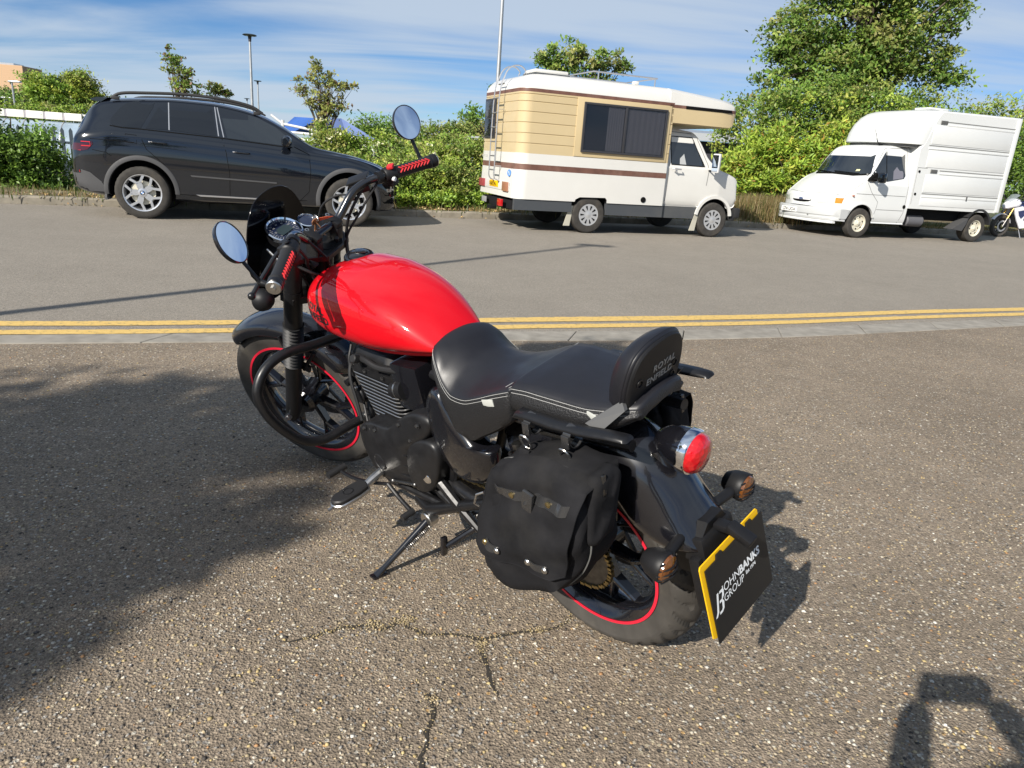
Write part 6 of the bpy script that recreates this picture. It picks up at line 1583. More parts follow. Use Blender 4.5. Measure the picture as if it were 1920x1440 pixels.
for q in ((0.80, 0.462), (0.74, 0.475), (0.60, 0.543), (0.555, 0.505), (0.505, 0.572), (0.535, 0.475)):
    m = MB(); m.lathe([(0.011, 0.0), (0.011, 0.004), (0.008, 0.0045)], V(q[0], 0.149, q[1]), (0, 1, 0), 14); m.obj('bolt_boss', M['engine'], eng)
    m = MB(); m.cyl(V(q[0], 0.151, q[1]), V(q[0], 0.158, q[1]), 0.0052, n=6); m.obj('bolt', M['steel'], eng)
for z in (0.43, 0.39, 0.35):
    m = MB(); m.box(V(0.620, 0.152, z), (0.05, 0.006, 0.004), rotm((0, 1, 0), 0.1), 0.0015); m.obj('cover_rib', M['engine'], eng)
m = MB(); m.cyl(V(0.80, 0.085, 0.675), V(0.80, 0.118, 0.690), 0.011, n=12); m.cyl(V(0.80, 0.115, 0.688), V(0.80, 0.135, 0.700), 0.014, n=12, bev=0.003); m.obj('spark_plug_cap', M['grip'], eng)
m = MB(); m.tube([V(0.655, 0.104, 0.62), V(0.60, 0.10, 0.635)], [0.026, 0.030], 16); m.obj('intake_rubber', M['matte'], eng)
m = MB(); m.lathe([(0.0285, -0.002), (0.0285, 0.004), (0.027, 0.004)], V(0.63, 0.102, 0.628), (-1, -0.1, 0.25), 20, caps=False); m.obj('hose_clamp', M['steel'], eng)
m = MB(); m.tube(smooth_path([V(0.70, 0.09, 0.46), V(0.67, 0.12, 0.475), V(0.62, 0.135, 0.50), V(0.56, 0.12, 0.56)], 5), 0.007, 8); m.obj('oil_line', M['satin'], eng)
# horn, wiring beside the barrel
m = MB(); m.cyl(V(0.93, 0.05, 0.50), V(0.93, 0.075, 0.50), 0.03, n=20, bev=0.004); m.cyl(V(0.94, 0.07, 0.56), V(0.94, 0.10, 0.555), 0.012, n=12); m.obj('horn', M['satin'], eng)
m = MB(); m.sphere(V(0.918, 0.085, 0.538), 0.009, 10, 8); m.obj('bolt', M['steel'], eng)
m = MB(); m.tube(smooth_path([V(0.95, 0.05, 0.63), V(0.93, 0.085, 0.58), V(0.90, 0.10, 0.50), V(0.88, 0.11, 0.44)], 5), 0.006, 8); m.tube(smooth_path([V(0.97, 0.03, 0.66), V(0.96, 0.06, 0.60), V(0.95, 0.05, 0.48), V(0.90, 0.08, 0.40)], 5), 0.0045, 8); m.obj('wiring', M['grip'], eng)
m = MB(); 
for q in ((0.975, 0.025, 0.62), (0.955, 0.025, 0.47)): m.box(V(*q), (0.05, 0.055, 0.014), None, 0.003)
m.obj('cable_tie', M['satin'], eng)
# exhaust on the far side
m = MB(); m.tube(smooth_path([V(0.86, -0.03, 0.62), V(0.96, -0.06, 0.60), V(0.985, -0.10, 0.48), V(0.92, -0.14, 0.27), V(0.70, -0.16, 0.21), V(0.40, -0.17, 0.21)], 6), 0.020, 14)
ex = m.obj('exhaust', M['satin'], bike)
m = MB(); m.tube([V(0.40, -0.17, 0.21), V(0.33, -0.175, 0.22), V(-0.25, -0.20, 0.27), V(-0.30, -0.20, 0.275)], [0.03, 0.047, 0.05, 0.042], 20); m.obj('silencer', M['satin'], ex)

# ---- side panels
sp = [(0.463, 0.681), (0.433, 0.702), (0.405, 0.700), (0.370, 0.650), (0.320, 0.598), (0.271, 0.566), (0.225, 0.570), (0.240, 0.500), (0.285, 0.446), (0.345, 0.425), (0.407, 0.432), (0.453, 0.480), (0.480, 0.550), (0.484, 0.625)]
for s_ in (1, -1):
    P_ = smooth_path([V(*p) for p in sp], 3, closed=True); c_ = np.mean(P_, axis=0); m = MB(); rings = []
    for f_, y in ((0.94, 0.09), (1.0, 0.105), (1.0, 0.118), (0.93, 0.132), (0.80, 0.141), (0.5, 0.147), (0.02, 0.148)):
        rings.append([V(c_[0] + (p[0] - c_[0]) * f_, y * s_, c_[1] + (p[1] - c_[1]) * f_) for p in P_])
    m.rings(rings); m.obj('side_panel', M['gloss'], bike, angle=60)

# ---- crash guard
for s_ in (1, -1):
    gp_ = [(1.00, 0.03, 0.69), (0.985, 0.14, 0.705), (0.98, 0.25, 0.722), (0.978, 0.318, 0.708), (0.975, 0.362, 0.670), (0.972, 0.378, 0.622), (0.968, 0.362, 0.545), (0.964, 0.318, 0.465), (0.96, 0.268, 0.416), (0.955, 0.21, 0.398), (0.95, 0.12, 0.402), (0.945, 0.05, 0.402)]
    m = MB(); m.tube(smooth_path([V(x, y * s_, z) for x, y, z in gp_], 5), 0.0158, 20); cg = m.obj('crash_guard', M['satin'], bike)
    m = MB(); m.box(V(0.945, 0.065 * s_, 0.403), (0.034, 0.028, 0.034), None, 0.006); m.cyl(V(0.945, 0.05 * s_, 0.37), V(0.945, 0.05 * s_, 0.435), 0.008, n=8); m.obj('guard_clamp', M['steel'], cg)

# ---- foot pegs, gear lever, stand
for s_ in (1, -1):
    c0 = V(0.775, 0.215 * s_, 0.285)
    m = MB()
    poly = [(0.0, -0.030), (0.0, 0.030), (0.085, 0.034), (0.115, 0.026), (0.128, 0.0), (0.115, -0.026), (0.085, -0.034)]
    poly = [tuple(p) for p in smooth_path([V(*p) for p in poly], 2, closed=True)]
    m.prism(poly, lambda u, v, t: c0 + V(v, u * s_, t), -0.010, 0.004, 0.003)
    fp = m.obj('foot_peg', M['steel'], bike)
    m = MB(); m.prism([(u * 0.93 + 0.004, v * 0.86) for u, v in poly], lambda u, v, t: c0 + V(v, u * s_, t), 0.003, 0.017, 0.004); m.obj('peg_rubber', M['grip'], fp)
    m = MB(); m.lathe([(0.017, 0), (0.017, 0.0012), (0.0145, 0.0012), (0.0145, 0)], c0 + V(0, 0.062 * s_, 0.0172), (0, 0, 1), 24, caps=False); m.obj('peg_emblem', M['satin'], fp)
    m = MB(); m.tube([c0 + V(0, 0, 0), c0 + V(0, -0.03 * s_, 0.008), c0 + V(0.0, -0.075 * s_, 0.015)], [0.012, 0.014, 0.016], 10); m.cyl(c0 + V(0, 0.128 * s_, -0.004), c0 + V(0, 0.142 * s_, -0.006), 0.006, n=8); m.obj('peg_bracket', M['steel'], fp)
    m = MB(); m.tube([c0 + V(0, -0.07 * s_, 0.016), c0 + V(-0.02, -0.12 * s_, 0.015)], [0.022, 0.024], 12); m.tube([c0 + V(0, -0.08 * s_, 0.01), c0 + V(-0.03, -0.085 * s_, -0.02), c0 + V(-0.25, -0.11 * s_, -0.035)], 0.012, 10)
    m.obj('peg_mount', M['satin'], bike)
gl = blank('gear_lever', bike)
m = MB(); m.tube(smooth_path([V(0.72, 0.165, 0.285), V(0.80, 0.175, 0.262), V(0.90, 0.185, 0.245), V(0.975, 0.19, 0.250)], 4), 0.0075, 10, flat=0.6); m.tube(smooth_path([V(0.72, 0.165, 0.285), V(0.66, 0.17, 0.255), V(0.60, 0.175, 0.235)], 4), 0.0075, 10); m.obj('shift_arm', M['satin'], gl)
m = MB(); m.tube([V(0.975, 0.165, 0.252), V(0.975, 0.235, 0.252)], [0.012, 0.012], 12); m.tube([V(0.60, 0.17, 0.236), V(0.60, 0.215, 0.236)], [0.011, 0.011], 12); m.obj('lever_rubber', M['grip'], gl)
m = MB(); m.tube([V(0.70, 0.155, 0.300), V(0.58, 0.155, 0.335)], 0.005, 8); m.sphere(V(0.70, 0.155, 0.300), 0.009, 10, 6); m.sphere(V(0.58, 0.155, 0.335), 0.009, 10, 6); m.obj('shift_rod', M['darksteel'], gl)
ss = blank('side_stand', bike)
m = MB(); foot = V(0.605, 0.338, 0.100); piv = V(0.565, 0.135, 0.205)
m.tube([piv, piv * 0.65 + foot * 0.35, piv * 0.12 + foot * 0.88, foot + V(0, 0.008, -0.002)], [0.013, 0.0105, 0.0090, 0.014], 14)
m.box(foot + V(0.0, 0.0, -0.004), (0.030, 0.05, 0.008), rotm((1, 0, 0), 0.27), 0.003)
m.obj('stand_leg', M['gloss'], ss)
m = MB(); m.cyl(piv + V(0, -0.012, 0.0), piv + V(0, 0.022, 0.0), 0.026, n=16, bev=0.003); m.obj('stand_pivot', M['steel'], ss)
m = MB(); sp_ = []
a_, b_ = piv + V(-0.012, 0.02, -0.02), piv * 0.45 + foot * 0.55 + V(-0.02, 0, 0.002)
ax_, ay_, ad_ = frame(b_ - a_)
for i in range(150):
    t = i / 149; an = t * 2 * math.pi * 17; sp_.append(a_ + (b_ - a_) * t + (ax_ * math.cos(an) + ay_ * math.sin(an)) * 0.006)
m.tube(sp_, 0.0016, 5); m.obj('stand_spring', M['darksteel'], ss)
m = MB(); m.tube([V(0.66, 0.10, 0.215), V(0.57, 0.125, 0.225), V(0.36, 0.135, 0.345), V(0.25, 0.125, 0.40)], [0.019, 0.021, 0.016, 0.014], 12); m.tube([V(0.60, 0.10, 0.37), V(0.50, 0.12, 0.32), V(0.42, 0.13, 0.30)], [0.016, 0.016, 0.013], 10)
m.tube([V(0.505, 0.13, 0.395), V(0.42, 0.135, 0.335), V(0.33, 0.135, 0.27)], [0.018, 0.016, 0.012], 10)
m.obj('foot_rest_carrier', M['satin'], bike)
m = MB(); m.cyl(V(0.505, 0.13, 0.395), V(0.505, 0.162, 0.395), 0.020, n=18, bev=0.003); m.obj('pivot_cap', M['chrome'], bike)
pp = blank('passenger_peg', bike)
m = MB(); m.tube([V(0.36, 0.12, 0.255), V(0.375, 0.15, 0.245), V(0.395, 0.215, 0.232)], [0.010, 0.0095, 0.0095], 10); m.tube([V(0.36, 0.12, 0.255), V(0.34, 0.11, 0.285)], [0.012, 0.012], 10); m.obj('peg_bar', M['gloss'], pp)
m = MB(); m.box(V(0.398, 0.220, 0.236), (0.014, 0.02, 0.06), rotm((1, 0, 0), 0.2), 0.005); m.obj('peg_end', M['gloss'], pp)
m = MB(); sp_ = []
for i in range(80):
    t = i / 79; an = t * 2 * math.pi * 9; sp_.append(V(0.405 - 0.045 * t, 0.10, 0.262 + 0.02 * t) + V(0, math.cos(an) * 0.013, math.sin(an) * 0.013))
m.tube(sp_, 0.0026, 6); m.obj('return_spring', M['steel'], pp)

# ---- swingarm, shocks
sa = blank('swingarm', bike)
for s_ in (1, -1):
    m = MB(); m.tube([V(0.50, 0.10 * s_, 0.36), V(0.25, 0.105 * s_, 0.335), V(0.02, 0.105 * s_, 0.314), V(-0.04, 0.105 * s_, 0.312)], [0.022, 0.020, 0.020, 0.016], 14); m.obj('swingarm_leg', M['satin'], sa)
    m = MB(); m.cyl(V(0, 0.12 * s_, 0.314), V(0, 0.135 * s_, 0.314), 0.016, n=6); m.obj('axle_nut', M['steel'], sa, smooth=False)
    sh = blank('rear_shock', bike)
    m = MB(); m.tube([V(0.045, 0.135 * s_, 0.36), V(0.12, 0.135 * s_, 0.65)], 0.014, 12); m.obj('damper', M['darksteel'], sh)
    m = MB(); sp_ = []
    A_, B_ = V(0.06, 0.135 * s_, 0.42), V(0.115, 0.135 * s_, 0.63); ax_, ay_, _ = frame(B_ - A_)
    for i in range(160):
        t = i / 159; an = t * 2 * math.pi * 9; sp_.append(A_ + (B_ - A_) * t + (ax_ * math.cos(an) + ay_ * math.sin(an)) * 0.025)
    m.tube(sp_, 0.0045, 7); m.obj('spring', M['satin'], sh)

# ---- rear fender
m = MB(); rings = []
fr_ = curve([-40, -10, 20, 30, 40, 50, 56, 62], [0.40, 0.405, 0.43, 0.422, 0.405, 0.393, 0.392, 0.396])
fd_ = curve([-40, 0, 12, 25, 38, 48, 55, 60, 62], [0.10, 0.11, 0.118, 0.125, 0.122, 0.100, 0.072, 0.040, 0.020])
fw_ = curve([-40, 0, 20, 35, 48, 55, 59.5, 62], [0.090, 0.096, 0.100, 0.102, 0.101, 0.096, 0.084, 0.066])
for ph in np.concatenate([np.linspace(-38, 45, 34), np.linspace(47, 62, 12)]):
    a = rad(ph); dv = V(-math.sin(a), 0, math.cos(a)); ro, ri = [], []
    for u in np.linspace(-1, 1, 25):
        t = u * rad(90)
        y = fw_(ph) * math.copysign(abs(math.sin(t)) ** 0.92, t); d = fd_(ph) * (1 - abs(math.cos(t)) ** 0.92)
        R_ = fr_(ph) - d
        ro.append(V(0, y, 0.314) + dv * R_); ri.append(V(0, y * 0.965, 0.314) + dv * (R_ - 0.004))
    rings.append(ro + ri[::-1])
m.rings(rings); fend = m.obj('rear_fender', M['gloss'], bike, angle=50)
fend_bvh = bvh_of(fend)

# ---- tail light
tc_ = V(-0.254, 0.0, 0.702); td = unit(V(-1, 0, -0.10))
m = MB(); m.lathe([(0.004, -0.062), (0.022, -0.056), (0.037, -0.036), (0.046, -0.010), (0.049, 0.010), (0.049, 0.014)], tc_, td, 40)
tl = m.obj('tail_light', M['gloss'], bike)
m = MB(); m.tube([V(-0.19, 0, 0.68), V(-0.20, 0, 0.64)], [0.035, 0.045], 16); m.obj('lamp_bracket', M['gloss'], tl)
m = MB(); m.lathe([(0.0485, 0.012), (0.0525, 0.015), (0.0525, 0.032), (0.050, 0.036), (0.046, 0.036), (0.046, 0.030)], tc_, td, 44, caps=False); m.obj('chrome_ring', M['chrome'], tl)
m = MB(); m.lathe([(0.047, 0.032), (0.045, 0.045), (0.036, 0.055), (0.018, 0.061), (0.0005, 0.0625)], tc_, td, 40); m.obj('lens', M['redlens'], tl)

# ---- rear indicators
for s_ in (1, -1):
    c = V(-0.315, 0.166 * s_, 0.517); m = MB()
    m.lathe([(0.004, -0.052), (0.020, -0.046), (0.031, -0.028), (0.035, -0.008), (0.036, 0.004), (0.034, 0.008)], c, (-1, 0, -0.08), 32)
    ri_ = m.obj('rear_indicator', M['matte'], bike)
    m = MB(); m.lathe([(0.033, 0.004), (0.030, 0.014), (0.016, 0.021), (0.0005, 0.023)], c, (-1, 0, -0.08), 28); m.obj('lens', M['amberlens'], ri_)
    m = MB()
    for k in range(-2, 3):
        zz = k * 0.012; hw_ = math.sqrt(max(0, 0.035 ** 2 - zz ** 2))
        m.tube([c + V(-0.004 - 0.022 * (1 - (y / 0.035) ** 2) * (1 - (zz / 0.035) ** 2), y, zz) for y in np.linspace(-hw_, hw_, 9)], 0.0022, 6)
    m.obj('grille', M['matte'], ri_)
    m = MB(); m.tube([c + V(0.012, -0.02 * s_, 0.0), V(-0.298, 0.085 * s_, 0.520), V(-0.285, 0.03 * s_, 0.515)], [0.0135, 0.0125, 0.014], 12); m.obj('indicator_stem', M['matte'], ri_)

# ---- number plate
pu = V(0, -1, 0); pv = unit(V(0.20, 0, 1)); pn = unit(np.cross(pu, pv))
if pn[0] > 0: pn = -pn
pc = V(-0.392, 0.0, 0.412)
def plt_(u, v, t): return pc + pu * u + pv * v + pn * t
hold = blank('plate_holder', bike)
m = MB(); m.box(V(-0.315, 0, 0.470), (0.08, 0.13, 0.10), rotm((0, 1, 0), 0.2), 0.012); m.box(V(-0.345, 0.0, 0.41), (0.03, 0.16, 0.14), rotm((0, 1, 0), 0.2), 0.01); m.obj('mud_flap', M['matte'], hold)
m = MB(); m.prism([(-0.055, -0.02), (-0.06, 0.02), (-0.03, 0.055), (0.03, 0.055), (0.06, 0.02), (0.055, -0.02)], lambda u, v, t: V(-0.325 + t * 0.0, 0, 0.495) + V(0.0, u, v) + V(-t, 0, t * 0.2), -0.02, 0.012, 0.004); m.obj('mounting_plate', M['greyprint'] if 0 else M['matte'], hold)
m = MB(); m.box(V(-0.400, 0.0, 0.532), (0.062, 0.034, 0.020), rotm((0, 1, 0), -0.35), 0.007); m.box(V(-0.365, 0.0, 0.535), (0.05, 0.03, 0.016), rotm((0, 1, 0), 0.1), 0.005); m.obj('plate_light', M['matte'], hold)
m = MB()
yp = [(-0.118, 0.099), (0.118, 0.099), (0.123, 0.094), (0.122, -0.09), (0.112, -0.094), (-0.112, -0.094), (-0.122, -0.088), (-0.122, 0.092)]
m.prism(yp, plt_, -0.003, 0.0, 0.0); plate = m.obj('number_plate', M['yellow'], bike, smooth=False, label='yellow plate almost hidden by a black show plate')
m = MB()
bp = [(-0.110, 0.086), (-0.075, 0.084), (-0.070, 0.078), (-0.040, 0.080), (-0.036, 0.087), (0.046, 0.087), (0.054, 0.070), (0.080, 0.072), (0.088, 0.086), (0.132, 0.086), (0.132, -0.11), (-0.110, -0.11)]
bp = [(-0.110, 0.084), (0.132, 0.084), (0.132, -0.11), (-0.110, -0.11)]
m.prism(bp, lambda u, v, t: plt_(u, v - 0.0, t), 0.0015, 0.0045, 0.0); sp2 = m.obj('show_plate', M['plateblk'], plate, smooth=False)
for u_ in (-0.052, 0.075):
    m = MB(); m.prism([(u_ - 0.014, 0.080), (u_ + 0.014, 0.080), (u_ + 0.010, 0.094), (u_ - 0.010, 0.094)], plt_, 0.0008, 0.0050, 0.0); m.obj('plate_clip', M['plateblk'], plate, smooth=False)
tcen = lambda u, v: plt_(u, v, 0.0049)
text_on('lettering', 'JOHN', 0.029, tcen(-0.030, 0.004), pu, pv, M['whiteprint'], plate, sx=1.0)
text_on('lettering', 'BANKS', 0.029, tcen(0.052, 0.004), pu, pv, M['whiteprint'], plate, bold=0.0010, sx=1.0)
text_on('lettering', 'GROUP', 0.027, tcen(-0.022, -0.021), pu, pv, M['whiteprint'], plate, sx=0.95)
text_on('lettering', 'Est 1974', 0.0125, tcen(0.052, -0.017), pu, pv, M['whiteprint'], plate, bold=0.0004, sx=1.0)
m = MB()
def flat(poly, t=0.0050):
    m.add([plt_(u, v, t) for u, v in poly], [tuple(range(len(poly)))])
# slanted twin-stroke monogram
sh_ = lambda pts: [(u * 1.0 + v * 0.22 - 0.080, v - 0.014) for u, v in pts]
flat(sh_([(-0.020, -0.030), (-0.013, -0.030), (-0.007, -0.022), (-0.007, 0.024), (-0.014, 0.024), (-0.014, -0.018)]))
flat(sh_([(-0.003, -0.030), (0.008, -0.030), (0.015, -0.024), (0.015, -0.008), (0.009, -0.001), (0.015, 0.006), (0.015, 0.018), (0.009, 0.024), (-0.003, 0.024), (-0.003, 0.018), (0.006, 0.018), (0.008, 0.014), (0.006, 0.002), (-0.003, 0.002), (-0.003, -0.004), (0.006, -0.004), (0.008, -0.020), (0.005, -0.024), (-0.003, -0.024)]))
m.obj('monogram', M['whiteprint'], plate, smooth=False)
m = MB(); m.box(V(-0.372, -0.062, 0.230), (0.008, 0.075, 0.04), rotm((0, 1, 0), 0.15), 0.003); m.obj('reflector', M['reflector'], hold)
m = MB(); m.box(V(-0.362, -0.04, 0.275), (0.012, 0.03, 0.10), rotm((0, 1, 0), 0.15), 0.003); m.obj('reflector_bracket', M['matte'], hold)

# ---- seat
seat = blank('seat', bike)
def seat_part(name, secs, seam_f=0.34):
    """secs: x, ztop, zedge, wtop, zbot, wbot, xslant"""
    cols = [curve([s[0] for s in secs], [s[k] for s in secs]) for k in range(1, 7)]
    x0, x1 = secs[0][0], secs[-1][0]; rings = []; N_ = 36
    seamL, seamR = [], []
    for i in range(N_ + 1):
        t = i / N_; x = x0 + (x1 - x0) * t
        zt, ze, wt, zb, wb, sl_ = [c(x) for c in cols]
        half = []
        for u in np.linspace(0, 1, 7):        # crown
            half.append((wt * u, zt - (zt - ze) * u ** 2.4, 0))
        half.append((wt * 1.035, ze - 0.006, 1)); half.append((wt * 1.06, ze - 0.014, 1))
        for u in np.linspace(0.2, 1, 5):
            half.append((wt * 1.06 + (wb - wt * 1.06) * u + 0.006 * math.sin(math.pi * u), ze - 0.014 + (zb - ze + 0.014) * u, 1))
        half.append((wb * 0.9, zb - 0.008, 1)); half.append((wb * 0.5, zb + 0.004, 1))
        ring = [V(x + sl_ * (zt - z) * 0, y, z) for y, z, _ in half]; full = ring + [V(p[0], -p[1], p[2]) for p in ring[::-1][:-1]]
        rings.append(full); seamL.append(V(x, wt * 1.045, ze - 0.004)); seamR.append(V(x, -wt * 1.045, ze - 0.004))
    # rounded ends
    def shrink(r, f_, dx):
        c_ = np.mean(r, axis=0); return [V(p[0] + dx, c_[1] + (p[1] - c_[1]) * f_, c_[2] + (p[2] - c_[2]) * f_) for p in r]
    sg = 1 if x1 < x0 else -1
    rings = [shrink(rings[0], 0.80, 0.012 * sg), shrink(rings[0], 0.93, 0.008 * sg)] + rings + [shrink(rings[-1], 0.95, -0.006 * sg), shrink(rings[-1], 0.8, -0.009 * sg)]
    m = MB(); m.rings(rings); me = m.mesh(name, True, 50)
    me.materials.append(M['leather']); me.materials.append(M['grain'])
    for p in me.polygons:
        c_ = p.center; cols_x = min(max(c_.x, min(x0, x1)), max(x0, x1)); 
        if c_.z < cols[1](cols_x) - 0.005 or abs(c_.y) > cols[2](cols_x) * 1.03: p.material_index = 1
    o = link(name, me, seat)
    m = MB()
    for s_ in (seamL, seamR):
        for dz, dy in ((-0.0035, 0.0006), (-0.0120, 0.0030)):
            m.tube([p + V(0, dy * (1 if p[1] > 0 else -1), dz) for p in s_], 0.00055, 5)
    m.obj('stitching', M['stitch'], o)
    return o
rider = seat_part('rider_seat', [
    (0.468, 0.815, 0.806, 0.052, 0.770, 0.060, 0), (0.445, 0.824, 0.808, 0.088, 0.752, 0.100, 0), (0.41, 0.815, 0.785, 0.114, 0.730, 0.128, 0), (0.375, 0.795, 0.742, 0.128, 0.665, 0.140, 0),
    (0.34, 0.777, 0.722, 0.134, 0.605, 0.142, 0), (0.29, 0.768, 0.728, 0.140, 0.600, 0.144, 0), (0.23, 0.772, 0.752, 0.143, 0.635, 0.146, 0), (0.17, 0.790, 0.780, 0.140, 0.675, 0.146, 0), (0.12, 0.806, 0.800, 0.134, 0.715, 0.144, 0)])
pil = seat_part('pillion_seat', [
    (0.118, 0.812, 0.806, 0.126, 0.745, 0.138, 0), (0.06, 0.820, 0.812, 0.124, 0.748, 0.138, 0), (0.0, 0.822, 0.812, 0.120, 0.752, 0.134, 0), (-0.08, 0.824, 0.812, 0.114, 0.758, 0.126, 0), (-0.15, 0.832, 0.820, 0.104, 0.772, 0.112, 0), (-0.20, 0.838, 0.824, 0.080, 0.800, 0.088, 0)])
m = MB()
for dx in (0.0, 0.010):
    m.tube([V(0.122 + dx - 0.012 * (1 - (y / 0.134) ** 2), y, 0.8075 - 0.007 * abs(y / 0.134) ** 2.2) for y in np.linspace(-0.134, 0.134, 17)], 0.0006, 5)
m.obj('stitching', M['stitch'], seat)
for (x, y, z) in ((0.185, 0.1505, 0.748), (-0.118, 0.122, 0.793)):
    m = MB(); m.box(V(x, y, z), (0.040, 0.004, 0.018), rotm((0, 1, 0), 0.30 if x > 0 else -0.05) @ rotm((0, 0, 1), 0.0 if x > 0 else -0.16), 0.001); m.obj('seat_tag', M['tag'], seat)
# ---- rack rails, backrest arms
for s_ in (1, -1):
    P_ = [(0.072, 0.768), (0.060, 0.785), (0.02, 0.788), (-0.05, 0.790), (-0.12, 0.797), (-0.19, 0.806), (-0.228, 0.808), (-0.236, 0.800), (-0.20, 0.793), (-0.12, 0.781), (-0.04, 0.772), (0.04, 0.767)]
    m = MB(); m.prism(P_, lambda u, v, t: V(u, (0.150 + t - 0.10 * max(0, -u - 0.10)) * s_, v - 0.004), 0.0, 0.036, 0.006); rk = m.obj('rack_rail', M['satin'], bike, angle=50)
    m = MB(); m.tube([V(0.0, 0.150 * s_, 0.762), V(-0.02, 0.11 * s_, 0.742)], 0.009, 8); m.tube([V(-0.15, 0.150 * s_, 0.772), V(-0.15, 0.10 * s_, 0.748)], 0.009, 8); m.obj('rail_bracket', M['satin'], rk)
    m = MB(); m.prism([(-0.112, 0.790), (-0.150, 0.780), (-0.192, 0.828), (-0.176, 0.842)], lambda u, v, t: V(u, (0.140 - 0.9 * max(0, v - 0.79) + t) * s_, v), -0.006, 0.004, 0.0); m.obj('backrest_arm', mat('grey arm', (0.10, 0.10, 0.10), 0.45, metal=0.5), rk, smooth=False)
br = blank('backrest', bike)
kx = 0.22
def brp(y, z, t): return V(-0.175 - kx * (z - 0.85) - t, y, z + 0.2 * 0 * t)
bo = [(0, 0.953), (0.035, 0.951), (0.066, 0.940), (0.086, 0.918), (0.096, 0.885), (0.098, 0.850), (0.090, 0.812), (0.076, 0.782), (0.048, 0.765), (0, 0.760)]
bo = bo + [(-y, z) for y, z in bo[1:-1][::-1]]; bo = [tuple(p) for p in smooth_path([V(*p) for p in bo], 2, closed=True)]
m = MB(); cz_ = 0.857; rings = []
for f_, t in ((0.02, -0.052), (0.5, -0.050), (0.78, -0.046), (0.92, -0.036), (1.02, -0.020), (1.05, -0.004), (1.04, 0.006), (1.0, 0.010)):
    rings.append([brp(y * f_, cz_ + (z - cz_) * f_, t) for y, z in bo])
m.rings(rings); m.obj('backrest_pad', M['leather'], br, angle=60)
m = MB(); rings = []
for f_, t in ((0.985, 0.008), (0.985, 0.014), (0.955, 0.0175), (0.90, 0.0185), (0.02, 0.0185)):
    rings.append([brp(y * f_, cz_ + (z - cz_) * f_, t) for y, z in bo])
m.rings(rings); m.obj('back_plate', M['matte'], br, angle=40)
m = MB(); m.tube([brp(y * 1.045, cz_ + (z - cz_) * 1.045, 0.002) for y, z in bo], 0.0022, 6, closed=True); m.obj('piping', M['leather'], br)
for y, z in ((0.060, 0.872), (0.060, 0.822), (-0.072, 0.865), (-0.070, 0.835)):
    yy = 0.064 if y > 0 else -0.064
    m = MB(); m.lathe([(0.0105, 0.0), (0.0105, 0.002), (0.008, 0.0025), (0.0075, -0.002), (0.004, -0.002), (0.0035, 0.001), (0.0005, 0.001)], brp(yy, z, 0.0185), (-1, 0, -kx), 18); m.obj('bolt', M['satin'], br)
bu = V(0, -1, 0); bv = unit(V(-kx, 0, 1))
for row, tx in ((0, 'ROYAL'), (1, 'ENFIELD')):
    text_on('backrest_lettering', tx, 0.0235, brp(-0.016 + (0.006 if row else -0.006), 0.884 - 0.025 * row, 0.0192), bu, bv, M['greyprint'], br, bold=0.0003, sx=1.05, ext=0.0004, spacing=1.05)

# ---- key with ring and orange tag (hangs in the ignition)
kb = lambda x, y, z: BIKE_M @ ST(V(x, y, z)) + BIKE_O
m = MB(); a_, b_ = kb(1.050, 0.0, 1.020), kb(1.032, 0.002, 1.052)
m.tube([a_, a_ * 0.4 + b_ * 0.6, b_], [0.003, 0.003, 0.003], 8, flat=0.4)
x_, y_, d_ = frame(b_ - a_, BIKE_M @ V(0, 1, 0)); m.prism([(-0.012, 0), (0.012, 0), (0.014, 0.012), (0.008, 0.022), (-0.008, 0.022), (-0.014, 0.012)], lambda u, v, t: b_ + y_ * u + d_ * v + x_ * t, -0.002, 0.002, 0.0005)
key = m.obj('ignition_key', M['copper'], None); tag(key, 'copper key with orange paper tag in the handlebar ignition lock', 'key')
m = MB(); pts = [b_ + d_ * 0.016 + (x_ * math.cos(t) + (BIKE_M @ V(0.3, 0.2, -0.9)) * 0.6 * (math.sin(t) - 1)) * 0.011 for t in np.linspace(0, 2 * math.pi, 20)[:-1]]
m.tube(pts, 0.0012, 6, closed=True); m.obj('key_ring', M['steel'], key)
m = MB(); tp = kb(1.020, -0.012, 1.062); tx_ = unit(BIKE_M @ V(-0.55, -0.80, 0.1)); ty_ = unit(BIKE_M @ V(-0.55, 0.45, 0.6)); tn_ = np.cross(tx_, ty_)
m.prism([(-0.024, 0.004), (-0.018, 0.010), (0.0, 0.009), (0.022, 0.006), (0.040, -0.004), (0.024, -0.008), (0.0, -0.010), (-0.014, -0.008)], lambda u, v, t: tp + tx_ * u + ty_ * v + tn_ * (t + 0.05 * u * abs(u) * 4), 0, 0.0006); m.obj('paper_tag', M['orange'], key, smooth=False)
m = MB(); q0 = b_ + d_ * 0.01; q1 = kb(1.000, 0.012, 1.020); m.tube([q0, q0 * 0.5 + q1 * 0.5 + V(0, 0, 0.004), q1], [0.003, 0.0035, 0.003], 8, flat=0.4); m.obj('spare_key', M['copper'], key)
